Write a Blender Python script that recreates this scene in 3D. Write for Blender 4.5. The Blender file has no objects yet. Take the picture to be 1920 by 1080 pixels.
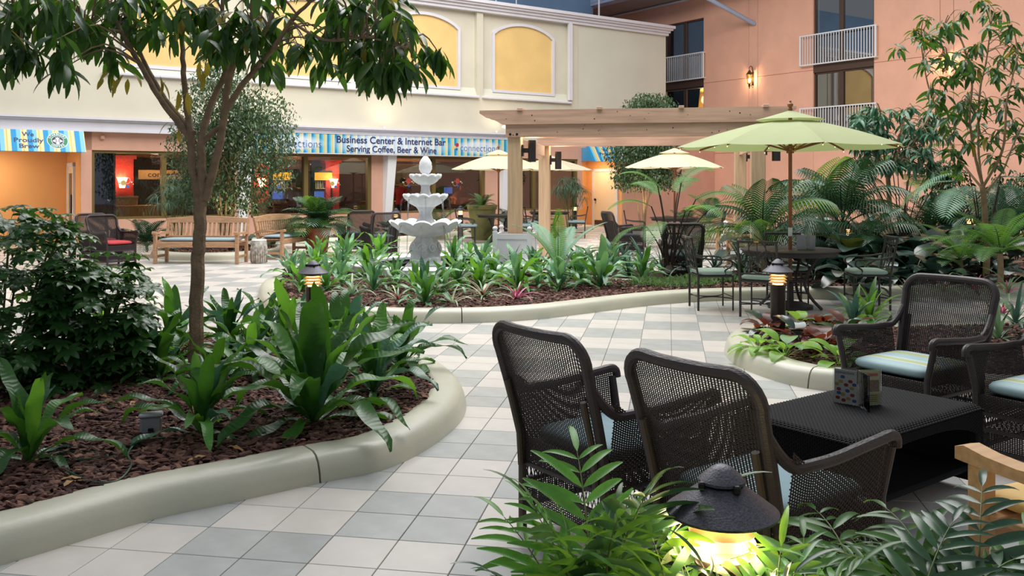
import bpy, math, random
import numpy as np
from mathutils import Vector, Matrix

PI = math.pi
R = math.radians
rng = random.Random(11)
nrng = np.random.default_rng(5)
SC = bpy.context.scene
COL = SC.collection

# ------------------------------------------------------------------ camera, world, main light, exposure
FPX, EYE, HOR = 1700.0, 1.6, 343.0            # focal length in pixels, eye height, horizon row of the 1920x1080 frame
cd = bpy.data.cameras.new('camera')
cam = bpy.data.objects.new('camera', cd)
COL.objects.link(cam)
cam.location = (0, 0, EYE)
cam.rotation_euler = (R(90), 0, 0)
cd.sensor_width = 36
cd.lens = FPX / 1920 * 36
cd.shift_y = -(540 - HOR) / 1920
cd.clip_start = 0.05
SC.camera = cam

w = bpy.data.worlds.new('world')
SC.world = w
w.use_nodes = True
bg = w.node_tree.nodes['Background']
bg.inputs[0].default_value = (0.84, 0.91, 1.0, 1)
bg.inputs[1].default_value = 0.27

def area_light(name, loc, size, power, col, rot=(0, 0, 0), sy=None):
    l = bpy.data.lights.new(name, 'AREA')
    l.shape = 'RECTANGLE'
    l.size = size
    l.size_y = sy or size
    l.energy = power
    l.color = col
    o = bpy.data.objects.new(name, l)
    o.location = loc
    o.rotation_euler = rot
    COL.objects.link(o)
    return o
area_light('atrium_skylight', (0.0, 17.5, 12.5), 17, 3350, (1.0, 0.985, 0.97), (0, 0, R(-35)), 15)
SC.view_settings.view_transform = 'Standard'
SC.view_settings.look = 'None'
SC.view_settings.gamma = 1
SC.view_settings.use_curve_mapping = False
SC.view_settings.exposure = 0.5
SC.cycles.max_bounces = 7
SC.cycles.transparent_max_bounces = 12
SC.cycles.caustics_reflective = False
SC.cycles.caustics_refractive = False
SC.cycles.sample_clamp_indirect = 4

# ------------------------------------------------------------------ frames of reference
PH = R(35)                                     # the building stands 35 degrees off the view axis
FV = Vector((math.cos(PH), math.sin(PH), 0))   # s runs along the shop front
TV = Vector((-math.sin(PH), math.cos(PH), 0))  # t runs into the shop front
RZB = PH
def ST(s, t, z=0): return FV * s + TV * t + Vector((0, 0, z))
def G(px, py, z=0):
    y = (EYE - z) * FPX / (py - HOR)
    return Vector(((px - 960) / FPX * y, y, z))
def D(px, y, z=0): return Vector(((px - 960) / FPX * y, y, z))
def onT(px, t, py=None):
    k = (px - 960) / FPX
    y = t / (math.cos(PH) - math.sin(PH) * k)
    s = (math.cos(PH) * k + math.sin(PH)) * y
    return (s, EYE + (HOR - py) / FPX * y) if py is not None else s
def face(fx, fy): return math.atan2(-fx, fy)   # z rotation that turns local +Y into (fx, fy)

# ------------------------------------------------------------------ helpers
def srgb(c):
    if isinstance(c, str):
        c = c.lstrip('#')
        c = [int(c[i:i + 2], 16) / 255 for i in (0, 2, 4)]
    return tuple(x / 12.92 if x <= .04045 else ((x + .055) / 1.055) ** 2.4 for x in c)

def mat(name, col, rough=.5, metal=0, var=0., vs=6., bump=0., bs=60., rv=0., trans=0., emit=0., coat=0., spec=.5, stretch=None, col2=None, detail=4., tcol=None):
    m = bpy.data.materials.new(name)
    m.use_nodes = True
    nt = m.node_tree
    N, L = nt.nodes, nt.links
    b = N['Principled BSDF']
    c = srgb(col)
    b.inputs['Base Color'].default_value = (*c, 1)
    b.inputs['Roughness'].default_value = rough
    b.inputs['Metallic'].default_value = metal
    b.inputs['Specular IOR Level'].default_value = spec
    if coat: b.inputs['Coat Weight'].default_value = coat
    tc = N.new('ShaderNodeTexCoord')
    src = tc.outputs['Object']
    if stretch:
        mp = N.new('ShaderNodeMapping')
        mp.inputs['Scale'].default_value = stretch
        L.new(src, mp.inputs[0])
        src = mp.outputs[0]
    out = None
    if var or col2:
        nz = N.new('ShaderNodeTexNoise')
        nz.inputs['Scale'].default_value = vs
        nz.inputs['Detail'].default_value = detail
        L.new(src, nz.inputs['Vector'])
        rp = N.new('ShaderNodeValToRGB')
        rp.color_ramp.elements[0].position = .32
        rp.color_ramp.elements[1].position = .68
        a = tuple(x * (1 - var) for x in c)
        d = srgb(col2) if col2 else tuple(min(1, x * (1 + var)) for x in c)
        rp.color_ramp.elements[0].color = (*a, 1)
        rp.color_ramp.elements[1].color = (*d, 1)
        L.new(nz.outputs['Fac'], rp.inputs[0])
        out = rp.outputs[0]
    if rv:
        oi = N.new('ShaderNodeObjectInfo')
        hs = N.new('ShaderNodeHueSaturation')
        mr = N.new('ShaderNodeMapRange')
        mr.inputs['To Min'].default_value = 1 - rv
        mr.inputs['To Max'].default_value = 1 + rv
        L.new(oi.outputs['Random'], mr.inputs['Value'])
        L.new(mr.outputs[0], hs.inputs['Value'])
        if out: L.new(out, hs.inputs['Color'])
        else: hs.inputs['Color'].default_value = (*c, 1)
        out = hs.outputs[0]
    if out: L.new(out, b.inputs['Base Color'])
    if bump:
        nb = N.new('ShaderNodeTexNoise')
        nb.inputs['Scale'].default_value = bs
        nb.inputs['Detail'].default_value = 5
        L.new(src, nb.inputs['Vector'])
        bp = N.new('ShaderNodeBump')
        bp.inputs['Strength'].default_value = bump
        bp.inputs['Distance'].default_value = .02
        L.new(nb.outputs['Fac'], bp.inputs['Height'])
        L.new(bp.outputs[0], b.inputs['Normal'])
    if emit:
        b.inputs['Emission Color'].default_value = (*c, 1)
        b.inputs['Emission Strength'].default_value = emit
    if trans:
        tr = N.new('ShaderNodeBsdfTranslucent')
        tr.inputs[0].default_value = (*(srgb(tcol) if tcol else tuple(min(1, x * 1.6) for x in c)), 1)
        mx = N.new('ShaderNodeMixShader')
        mx.inputs[0].default_value = trans
        L.new(b.outputs[0], mx.inputs[1])
        L.new(tr.outputs[0], mx.inputs[2])
        L.new(mx.outputs[0], N['Material Output'].inputs[0])
    return m

def glass(name, tint, refl, rough=.0):
    m = bpy.data.materials.new(name)
    m.use_nodes = True
    N, L = m.node_tree.nodes, m.node_tree.links
    N.remove(N['Principled BSDF'])
    t = N.new('ShaderNodeBsdfTransparent'); t.inputs[0].default_value = (*tint, 1)
    g = N.new('ShaderNodeBsdfGlossy'); g.inputs['Roughness'].default_value = rough
    lw = N.new('ShaderNodeFresnel'); lw.inputs[0].default_value = 1.45
    ma = N.new('ShaderNodeMath'); ma.operation = 'ADD'; ma.use_clamp = True; ma.inputs[1].default_value = refl
    mx = N.new('ShaderNodeMixShader')
    L.new(lw.outputs[0], ma.inputs[0]); L.new(ma.outputs[0], mx.inputs[0])
    L.new(t.outputs[0], mx.inputs[1]); L.new(g.outputs[0], mx.inputs[2])
    L.new(mx.outputs[0], N['Material Output'].inputs[0])
    return m

def stripes(name, period, stops, axis=0, rough=.6, soft=False, emit=0.):
    """cloth or print with parallel bands: stops = [(position 0..1, colour)]"""
    m = bpy.data.materials.new(name)
    m.use_nodes = True
    N, L = m.node_tree.nodes, m.node_tree.links
    b = N['Principled BSDF']; b.inputs['Roughness'].default_value = rough
    tc = N.new('ShaderNodeTexCoord'); sp = N.new('ShaderNodeSeparateXYZ')
    L.new(tc.outputs['Object'], sp.inputs[0])
    dv = N.new('ShaderNodeMath'); dv.operation = 'DIVIDE'; dv.inputs[1].default_value = period
    L.new(sp.outputs[axis], dv.inputs[0])
    fr = N.new('ShaderNodeMath'); fr.operation = 'FRACT'
    L.new(dv.outputs[0], fr.inputs[0])
    rp = N.new('ShaderNodeValToRGB')
    cr = rp.color_ramp
    cr.interpolation = 'LINEAR' if soft else 'CONSTANT'
    while len(cr.elements) < len(stops): cr.elements.new(.5)
    for e, (p, c) in zip(cr.elements, stops):
        e.position = p; e.color = (*srgb(c), 1)
    L.new(fr.outputs[0], rp.inputs[0]); L.new(rp.outputs[0], b.inputs['Base Color'])
    if emit:
        L.new(rp.outputs[0], b.inputs['Emission Color']); b.inputs['Emission Strength'].default_value = emit
    return m

class MB:
    def __init__(s): s.v, s.f, s.mi, s.cur = [], [], [], 0
    def add(s, vs, fs, M=None):
        o = len(s.v)
        if M is not None: vs = [M @ Vector(v) for v in vs]
        s.v += [tuple(v) for v in vs]
        s.f += [tuple(i + o for i in f) for f in fs]
        s.mi += [s.cur] * len(fs)
        return s
    def box(s, x0, x1, y0, y1, z0, z1, M=None):
        return s.add([(x0, y0, z0), (x1, y0, z0), (x1, y1, z0), (x0, y1, z0), (x0, y0, z1), (x1, y0, z1), (x1, y1, z1), (x0, y1, z1)],
                     [(3, 2, 1, 0), (4, 5, 6, 7), (0, 1, 5, 4), (1, 2, 6, 5), (2, 3, 7, 6), (3, 0, 4, 7)], M)
    def cbox(s, c, d, ch=.005, M=None):
        vs, fs = [], []
        hx, hy, hz = d[0] / 2, d[1] / 2, d[2] / 2
        ch = min(ch, hx * .9, hy * .9, hz * .9)
        idx = {}
        for sx in (-1, 1):
            for sy in (-1, 1):
                for sz in (-1, 1):
                    for a in range(3):
                        p = [sx * hx, sy * hy, sz * hz]
                        for b in range(3):
                            if b != a: p[b] -= (sx, sy, sz)[b] * ch
                        idx[sx, sy, sz, a] = len(vs)
                        vs.append((c[0] + p[0], c[1] + p[1], c[2] + p[2]))
        for a in range(3):
            b, e = (a + 1) % 3, (a + 2) % 3
            for sg in (-1, 1):
                q = []
                for (u, v) in ((-1, -1), (1, -1), (1, 1), (-1, 1)):
                    k = [0, 0, 0]; k[a], k[b], k[e] = sg, u, v
                    q.append(idx[k[0], k[1], k[2], a])
                fs.append(tuple(q) if sg > 0 else tuple(q[::-1]))
            for u in (-1, 1):
                for v in (-1, 1):
                    k0 = [0, 0, 0]; k1 = [0, 0, 0]
                    k0[a], k0[b], k0[e] = -1, u, v
                    k1[a], k1[b], k1[e] = 1, u, v
                    q = [idx[(*k0, b)], idx[(*k1, b)], idx[(*k1, e)], idx[(*k0, e)]]
                    fs.append(tuple(q) if u * v < 0 else tuple(q[::-1]))
        for sx in (-1, 1):
            for sy in (-1, 1):
                for sz in (-1, 1):
                    q = [idx[sx, sy, sz, a] for a in range(3)]
                    fs.append(tuple(q) if sx * sy * sz > 0 else tuple(q[::-1]))
        return s.add(vs, fs, M)
    def bar(s, p0, p1, w, h, up=(0, 0, 1), ch=.003):
        p0, p1 = Vector(p0), Vector(p1)
        d = p1 - p0
        x = d.normalized()
        y = Vector(up).cross(x)
        if y.length < 1e-4: y = Vector((0, 1, 0)).cross(x)
        y.normalize()
        z = x.cross(y)
        M = Matrix((x, y, z)).transposed().to_4x4()
        M.translation = (p0 + p1) / 2
        return s.cbox((0, 0, 0), (d.length, w, h), ch, M)
    def tube(s, pts, r, n=8, cap=True, closed=False):
        P = [Vector(p) for p in pts]
        m = len(P)
        rs = r if isinstance(r, (list, tuple)) else [r] * m
        vs, fs = [], []
        ref = None
        for i in range(m):
            if closed: t = P[(i + 1) % m] - P[i - 1]
            else: t = P[min(i + 1, m - 1)] - P[max(i - 1, 0)]
            t.normalize()
            if ref is None:
                ref = Vector((0, 0, 1)) if abs(t.z) < .9 else Vector((1, 0, 0))
            a = (ref - t * ref.dot(t)).normalized()
            ref = a
            b = t.cross(a)
            for k in range(n):
                an = 2 * PI * k / n
                vs.append(P[i] + (a * math.cos(an) + b * math.sin(an)) * rs[i])
        for i in range(m if closed else m - 1):
            j = (i + 1) % m
            for k in range(n):
                l = (k + 1) % n
                fs.append((i * n + k, i * n + l, j * n + l, j * n + k))
        if cap and not closed:
            fs.append(tuple(range(n - 1, -1, -1)))
            fs.append(tuple((m - 1) * n + k for k in range(n)))
        return s.add(vs, fs)
    def lathe(s, prof, n=24, M=None, rad=None):
        vs, fs = [], []
        for j, (r, z) in enumerate(prof):
            for k in range(n):
                an = 2 * PI * k / n
                q = rad(j, an, r, z) if rad else (r, z)
                vs.append((q[0] * math.cos(an), q[0] * math.sin(an), q[1]))
        m = len(prof)
        for j in range(m - 1):
            for k in range(n):
                l = (k + 1) % n
                fs.append((j * n + k, j * n + l, (j + 1) * n + l, (j + 1) * n + k))
        if prof[0][0] > 1e-5: fs.append(tuple(range(n - 1, -1, -1)))
        if prof[-1][0] > 1e-5: fs.append(tuple((m - 1) * n + k for k in range(n)))
        return s.add(vs, fs, M)
    def prism(s, poly, z0, z1, M=None):
        n = len(poly)
        vs = [(x, y, z0) for x, y in poly] + [(x, y, z1) for x, y in poly]
        fs = [tuple(range(n - 1, -1, -1)), tuple(range(n, 2 * n))]
        fs += [(i, (i + 1) % n, n + (i + 1) % n, n + i) for i in range(n)]
        return s.add(vs, fs, M)
    def grid(s, fn, nu, nv):
        vs = [fn(i / nu, j / nv) for j in range(nv + 1) for i in range(nu + 1)]
        fs = [(j * (nu + 1) + i, j * (nu + 1) + i + 1, (j + 1) * (nu + 1) + i + 1, (j + 1) * (nu + 1) + i) for j in range(nv) for i in range(nu)]
        return s.add(vs, fs)
    def mesh(s, name, mats, smooth=.6):
        me = bpy.data.meshes.new(name)
        me.from_pydata(s.v, [], s.f)
        for m in (mats if isinstance(mats, (list, tuple)) else [mats]): me.materials.append(m)
        if any(s.mi): me.polygons.foreach_set('material_index', s.mi)
        if smooth:
            me.shade_smooth()
            me.set_sharp_from_angle(angle=smooth)
        me.update()
        return me

def np_mesh(name, V, F, mats, mi=None, smooth=True):
    """V (n,3) array, F (m,k) array of equal polygons"""
    me = bpy.data.meshes.new(name)
    V = np.ascontiguousarray(V, dtype=np.float32)
    F = np.ascontiguousarray(F, dtype=np.int32)
    me.vertices.add(len(V)); me.vertices.foreach_set('co', V.ravel())
    k = F.shape[1]
    me.loops.add(F.size); me.loops.foreach_set('vertex_index', F.ravel())
    me.polygons.add(len(F))
    me.polygons.foreach_set('loop_start', np.arange(0, F.size, k, dtype=np.int32))
    for m in (mats if isinstance(mats, (list, tuple)) else [mats]): me.materials.append(m)
    if mi is not None: me.polygons.foreach_set('material_index', np.ascontiguousarray(mi, dtype=np.int32))
    me.update(calc_edges=True)
    me.validate()
    if smooth: me.shade_smooth()
    return me

def many(name, tv, tf, pos, rots, scl, mats, mi=None):
    """join len(pos) copies of a template (tv verts, tf quads) into one mesh; rots (n,3,3)"""
    tv = np.asarray(tv, float); tf = np.asarray(tf, int)
    n = len(pos)
    V = np.einsum('nij,vj->nvi', rots, tv) * np.asarray(scl).reshape(n, 1, -1) + np.asarray(pos)[:, None, :]
    F = tf[None] + (np.arange(n) * len(tv))[:, None, None]
    if mi is not None: mi = np.repeat(mi, len(tf))
    return np_mesh(name, V.reshape(-1, 3), F.reshape(-1, tf.shape[1]), mats, mi)

def eul(a, b, c):
    """rotation matrices (n,3,3) for euler XYZ arrays"""
    ca, sa, cb, sb, cc, sc_ = np.cos(a), np.sin(a), np.cos(b), np.sin(b), np.cos(c), np.sin(c)
    o, z = np.ones_like(ca), np.zeros_like(ca)
    X = np.stack([o, z, z, z, ca, -sa, z, sa, ca], -1).reshape(-1, 3, 3)
    Y = np.stack([cb, z, sb, z, o, z, -sb, z, cb], -1).reshape(-1, 3, 3)
    Z = np.stack([cc, -sc_, z, sc_, cc, z, z, z, o], -1).reshape(-1, 3, 3)
    return Z @ Y @ X

def put(name, me, parent=None, loc=(0, 0, 0), rot=(0, 0, 0), scale=1, kind=None):
    o = bpy.data.objects.new(name, me)
    COL.objects.link(o)
    o.location = loc
    o.rotation_euler = rot
    o.scale = (scale,) * 3 if isinstance(scale, (int, float)) else scale
    if parent is not None: o.parent = parent
    if kind: o['kind'] = kind
    return o

def tag(o, label, cat, group=None, kind=None):
    o['label'] = label; o['category'] = cat
    if group: o['group'] = group
    if kind: o['kind'] = kind
    return o

def thing(name, label, cat, loc=(0, 0, 0), rz=0, group=None, scale=1, rot=None):
    o = bpy.data.objects.new(name, None)
    COL.objects.link(o)
    o.location = loc
    o.rotation_euler = rot or (0, 0, rz)
    o.scale = (scale,) * 3 if isinstance(scale, (int, float)) else scale
    o.empty_display_size = .1
    return tag(o, label, cat, group)

KIDS = {}
def dup(root, label, loc, rz=0, group=None, scale=None, skip=(), swap=None):
    """copy of a thing with copies of its parts and their sub-parts"""
    r = root.copy(); COL.objects.link(r)
    r.location = loc; r.rotation_euler = (0, 0, rz)
    r['label'] = label
    if group: r['group'] = group
    if scale: r.scale = (scale,) * 3 if isinstance(scale, (int, float)) else scale
    for ch in root.children:
        st = ch.name.split('.')[0]
        if st in skip: continue
        c = ch.copy(); COL.objects.link(c); c.parent = r
        if swap and st in swap: c.data = swap[st]
        for g in ch.children:
            d = g.copy(); COL.objects.link(d); d.parent = c
            st2 = g.name.split('.')[0]
            if swap and st2 in swap: d.data = swap[st2]
    return r

def struct(name, me, parent=None, loc=(0, 0, 0), rot=(0, 0, 0), label=None):
    o = put(name, me, parent, loc, rot)
    if parent is None: o['kind'] = 'structure'
    if label: o['label'] = label
    return o

def spline(pts, n=8, closed=True):
    P = [Vector(p) for p in pts]
    m = len(P)
    out = []
    for i in range(m if closed else m - 1):
        p0, p1, p2, p3 = (P[(i - 1) % m] if closed or i > 0 else P[i], P[i], P[(i + 1) % m], P[(i + 2) % m] if closed or i + 2 < m else P[(i + 1) % m])
        for k in range(n):
            t = k / n
            out.append(.5 * ((2 * p1) + (p2 - p0) * t + (2 * p0 - 5 * p1 + 4 * p2 - p3) * t * t + (3 * p1 - p0 - 3 * p2 + p3) * t ** 3))
    if not closed: out.append(P[-1])
    return out

def text(name, body, size, mt, parent, loc, rot, ext=.004, off=0., align='CENTER', sx=1., space=1.):
    c = bpy.data.curves.new(name, 'FONT')
    c.body = body; c.size = size; c.extrude = ext; c.offset = off
    c.align_x = align; c.align_y = 'CENTER'; c.space_character = space
    c.materials.append(mt)
    tmp = bpy.data.objects.new(name, c); COL.objects.link(tmp)
    bpy.context.view_layer.update()
    me = bpy.data.meshes.new_from_object(tmp.evaluated_get(bpy.context.evaluated_depsgraph_get()))
    bpy.data.objects.remove(tmp)
    return put(name, me, parent, loc, rot, (sx, 1, 1))

def point_light(name, loc, power, col, size=.05, parent=None):
    l = bpy.data.lights.new(name, 'POINT')
    l.energy = power; l.color = col; l.shadow_soft_size = size
    o = bpy.data.objects.new(name, l)
    COL.objects.link(o)
    o.location = loc
    if parent is not None: o.parent = parent
    return o
def spot_light(name, loc, target, power, col, angle=90, blend=.8, size=.1):
    l = bpy.data.lights.new(name, 'SPOT')
    l.energy = power; l.color = col; l.spot_size = R(angle); l.spot_blend = blend; l.shadow_soft_size = size
    o = bpy.data.objects.new(name, l)
    COL.objects.link(o)
    o.location = loc
    o.rotation_euler = (Vector(target) - Vector(loc)).to_track_quat('-Z', 'Y').to_euler()
    return o

# ------------------------------------------------------------------ materials
M = {}
M['cream_wall'] = mat('cream_paint', '#cbc5b2', .8, var=.04, vs=1.2, bump=.08, bs=90)
M['cream_flat'] = mat('pale_panel_paint', '#cbc9b9', .8, var=.03, vs=1.)
M['white_trim'] = mat('white_trim_paint', '#d2d0d6', .6, var=.03, vs=3)
M['yellow'] = mat('yellow_panel', '#dfbc7a', .75, var=.06, vs=1.5)
M['pink_stucco'] = mat('salmon_stucco', '#d0a08a', .85, var=.05, vs=2, bump=.35, bs=70)
M['orange_stucco'] = mat('apricot_stucco', '#e8b096', .85, var=.05, vs=1.5, bump=.5, bs=45)
M['orange_paint'] = mat('orange_paint', '#dca368', .7, var=.03, vs=1)
M['olive'] = mat('olive_frame', '#6b5a2c', .45)
M['bronze'] = mat('bronze_frame', '#4a3428', .5)
M['tile_cream'] = mat('cream_tile', '#d0cac3', .3, var=.05, vs=5, rv=.03, bump=.03, bs=30, spec=.4)
M['tile_grey'] = mat('grey_tile', '#aeb0ad', .3, var=.08, vs=7, rv=.05, bump=.03, bs=30, spec=.4)
M['grout'] = mat('grout', '#a29e98', .9)
M['concrete'] = mat('painted_concrete', '#c3c1ae', .34, var=.05, vs=3, bump=.06, bs=25)
M['soil'] = mat('bark_soil', '#3a231c', .95, var=.4, vs=30, bump=1., bs=60)
M['chip'] = mat('bark_chip', '#66443a', .85, var=.35, vs=18, bump=.4, bs=120)
M['chip2'] = mat('dark_bark_chip', '#42261f', .85, var=.3, vs=18, bump=.4, bs=120)
M['chip3'] = mat('pale_bark_chip', '#86604f', .85, var=.3, vs=18)
M['wicker'] = mat('dark_wicker', '#2a211f', .5, var=.2, vs=40)
M['wicker_tube'] = mat('dark_wicker_wrap', '#322929', .45, var=.12, vs=20, bump=.22, bs=50, stretch=(1, 1, 6))
M['wicker_black'] = mat('black_wicker', '#0b0b0f', .75, var=.2, vs=60, spec=.25)
M['cane_leg'] = mat('olive_brown_leg', '#40352a', .5)
M['teak'] = mat('teak', '#b98f6c', .5, var=.18, vs=5, stretch=(1, 8, 8), bump=.1, bs=30)
M['teak_light'] = mat('light_teak', '#cda477', .45, var=.14, vs=5, stretch=(1, 8, 8), bump=.1, bs=30)
M['cedar'] = mat('cedar', '#cda78f', .65, var=.16, vs=3, stretch=(.5, 7, 7), bump=.12, bs=20)
M['cedar_post'] = mat('pine_post', '#d3b28e', .65, var=.12, vs=3, stretch=(7, 7, .5), bump=.12, bs=20)
M['knot'] = mat('wood_knot', '#4a2c20', .7)
M['black_iron'] = mat('dark_iron', '#3b3634', .5, metal=.3)
M['bollard'] = mat('bronze_bollard', '#3a2f2b', .38, metal=.4, var=.1, vs=20)
M['cap'] = mat('speckled_bollard_cap', '#4e4d55', .42, metal=.5, var=.35, vs=160, detail=6, bump=.15, bs=200)
M['lamp'] = mat('lamp_glow', '#ffdc9a', .5, emit=5.5)
M['lamp_hot'] = mat('lamp_shade_glow', '#ffc08a', .5, emit=9.)
M['white_paint'] = mat('white_paint', '#e4e4e6', .45)
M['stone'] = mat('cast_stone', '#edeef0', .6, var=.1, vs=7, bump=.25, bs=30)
M['stone_grey'] = mat('shaded_cast_stone', '#dcdee0', .6, var=.16, vs=9, bump=.3, bs=30)  # darker copy of the cast stone, shade put into its colour
M['water'] = glass('water', (.93, .96, .97), .05)
M['umb_green'] = mat('sage_canvas', '#bcc496', .8, var=.03, vs=3, trans=.35, tcol='#98a468')
M['umb_cream'] = mat('cream_canvas', '#e2d9bd', .8, var=.02, vs=3, trans=.4, tcol='#e2d6a8')
M['umb_wood'] = mat('umbrella_wood', '#8a5530', .5, var=.15, vs=8, stretch=(1, 1, .2))
M['mint'] = mat('mint_cushion', '#9fb5a8', .85, var=.04, vs=12)
M['blue_cush'] = mat('blue_grey_cushion', '#869ba2', .85, var=.05, vs=12)
M['teal_cush'] = mat('grey_teal_cushion', '#8aa5ad', .85, var=.05, vs=12)
M['red_cush'] = mat('red_cushion', '#b23b3f', .85, var=.05, vs=12)
M['cream_cush'] = mat('cream_cushion', '#d8b878', .8, var=.04, vs=10)
M['green_cush'] = mat('sage_cushion', '#a8b183', .85, var=.05, vs=12)
M['stripe_cush'] = stripes('striped_cushion', .52, [(0, '#a3bfc2'), (.10, '#e6ece8'), (.115, '#7fb6d0'), (.14, '#e6ece8'), (.155, '#b4bb84'), (.3, '#e6ece8'), (.315, '#a3bfc2'), (.66, '#e6ece8'), (.675, '#7fb6d0'), (.7, '#e6ece8'), (.715, '#b4bb84'), (.86, '#a3bfc2')], axis=1)
M['terracotta'] = mat('glazed_terracotta', '#9c4f33', .3, var=.15, vs=6)
M['bark'] = mat('tree_bark', '#8c745c', .8, var=.25, vs=14, bump=.5, bs=60)
M['bark_pale'] = mat('pale_bark', '#92785a', .8, var=.2, vs=14, bump=.4, bs=60)
M['glass'] = glass('cafe_glass', (.86, .87, .88), .05)
M['glass_dark'] = glass('tinted_window', (.35, .36, .38), .32)
M['acrylic'] = glass('clear_acrylic', (.95, .97, .97), .02)
# foliage
def leafmat(n, c, t=.3, rough=.32, rv=.18, var=.12, tc=None, spec=.5): return mat(n, c, rough, var=var, vs=9, rv=rv, trans=t, tcol=tc, spec=spec)
M['fern'] = leafmat('birdnest_leaf', '#33602b', .24, .3, tc='#5f9a28')
M['fern_light'] = leafmat('young_birdnest_leaf', '#4f8a38', .32, .34, tc='#86c438')
M['fern_mint'] = leafmat('highlit_birdnest_leaf', '#6d9e74', .22, .3, tc='#8cc070')  # mint tone puts the bluish highlights of glossy leaves into the colour
M['fern_blue'] = leafmat('bluish_birdnest_leaf', '#4a7558', .16, .28)
M['schef'] = leafmat('schefflera_leaf', '#3a6432', .25, .3, tc='#55852c')
M['tree_leaf'] = leafmat('tree_leaf', '#33552a', .28, .3, tc='#5f8f2a')
M['tree_yellow'] = leafmat('yellowing_leaf', '#9a8a35', .35, .4, tc='#b8a83c')
M['ficus'] = leafmat('ficus_leaf', '#4a6444', .18, .42, var=.3, tc='#5d8038')
M['palm'] = leafmat('palm_leaf', '#2d4f35', .12, .28, tc='#466e34')
M['palm_light'] = leafmat('bamboo_palm_leaf', '#3d6734', .3, .33, tc='#82b236')
M['fern_frond'] = leafmat('fern_frond', '#5a8a4c', .35, .45, tc='#86bb4c')
M['cycad'] = leafmat('pale_frond', '#7da88c', .25, .45, tc='#9cc07a')
M['cycad_dark'] = leafmat('mid_green_frond', '#4c7a30', .35, .4, tc='#7cb02c')
M['dracaena'] = leafmat('dracaena_leaf', '#4f7466', .12, .3)
M['broad'] = leafmat('philodendron_leaf', '#243a30', .1, .22, rv=.3, spec=.8)
M['broad_warm'] = leafmat('backlit_philodendron_leaf', '#35431f', .2, .3, tc='#565e24')  # warm copy of the leaf, light through the blade put into the colour
M['red_leaf'] = leafmat('burgundy_leaf', '#5a2f28', .3, .32, rv=.35, tc='#8c4526')
M['lime_leaf'] = leafmat('lime_leaf', '#7cae3e', .4, .34, tc='#a9d64a')
M['brom_green'] = leafmat('bromeliad_leaf', '#6c8f64', .2, .35)
M['brom_pink'] = leafmat('bromeliad_pink', '#b0587c', .2, .35, rv=.25)
M['brom_white'] = leafmat('bromeliad_pale', '#bcc3a4', .2, .35)
M['brom_red'] = leafmat('bromeliad_centre', '#b02c48', .15, .35)
M['brom_flower'] = leafmat('bromeliad_flower', '#c8626a', .25, .4)
M['moss'] = leafmat('groundcover', '#5d7a45', .3, .6)
M['papyrus'] = leafmat('papyrus', '#5d7a62', .2, .5)
M['stem'] = mat('plant_stem', '#5a6a34', .5, var=.2, vs=20)
M['stem_dark'] = mat('dark_stem', '#2f2118', .6)
for k_ in ('fern', 'fern_light', 'fern_blue', 'fern_mint'):   # side veins pressed into the blades
    nt_ = M[k_].node_tree
    tc_ = nt_.nodes['Texture Coordinate']
    wv_ = nt_.nodes.new('ShaderNodeTexWave'); wv_.bands_direction = 'X'; wv_.inputs['Scale'].default_value = 11; wv_.inputs['Distortion'].default_value = 1.2
    bp_ = nt_.nodes.new('ShaderNodeBump'); bp_.inputs['Strength'].default_value = .12; bp_.inputs['Distance'].default_value = .012
    nt_.links.new(tc_.outputs['Object'], wv_.inputs['Vector'])
    nt_.links.new(wv_.outputs['Fac'], bp_.inputs['Height'])
    nt_.links.new(bp_.outputs[0], nt_.nodes['Principled BSDF'].inputs['Normal'])

# ================================================================== THE SETTING
BR = (0, 0, RZB)                                # building meshes are modelled in (s, t, z)

# ---- floor: tiles in two-by-two checks, laid diagonally to the building
TS = .305
TA = R(-9.8)
tu = Vector((math.cos(TA), math.sin(TA), 0)); tv_ = Vector((-math.sin(TA), math.cos(TA), 0))
A0 = G(782.2, 966.6)
floor = struct('floor', MB().box(-40, 40, -12, 48, -.12, -.012).mesh('floor', M['grout']))
def tile_mesh(name, m):
    g = .0022
    b = MB()
    a, c = g, TS - g
    b.add([(a, a, -.011), (c, a, -.011), (c, c, -.011), (a, c, -.011), (a, a, -.002), (c, a, -.002), (c, c, -.002), (a, c, -.002),
           (a + .002, a + .002, 0), (c - .002, a + .002, 0), (c - .002, c - .002, 0), (a + .002, c - .002, 0)],
          [(0, 1, 5, 4), (1, 2, 6, 5), (2, 3, 7, 6), (3, 0, 4, 7), (4, 5, 9, 8), (5, 6, 10, 9), (6, 7, 11, 10), (7, 4, 8, 11), (8, 9, 10, 11)])
    return b.mesh(name, m, 0)
tm = [tile_mesh('cream_tile', M['tile_cream']), tile_mesh('grey_tile', M['tile_grey'])]
cand = []
for i in range(-90, 110):
    for j in range(-40, 130):
        p = A0 + tu * ((i + .5) * TS) + tv_ * ((j + .5) * TS)
        if p.y < 1.2 or p.y > 38: continue
        px = 960 + FPX * p.x / p.y
        if px < -160 or px > 2080: continue
        s, t = FV.dot(p), TV.dot(p)
        if s > 26.9 or t > 26.6 or (t > 24.5 and 4.2 < s < 20.1): continue
        dark = ((i + 1) // 2 + (j + 1) // 2) % 2 == 0
        cand.append((p.y, i, j, dark, p))
cand.sort(key=lambda c: c[0])
def tile_hidden(p):                              # under the planting beds: nothing of these shows
    if p.y < 2.55 and -.3 < p.x < 2.2: return True
    if 4.75 + .45 * (p.x + 1.1) < p.y < 9.0 and p.x < -.75 and p.x > -5.2 and p.y > 4.3 + 0.6 * (p.x + 1.4): return True
    return False
near, rest = [], []
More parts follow.
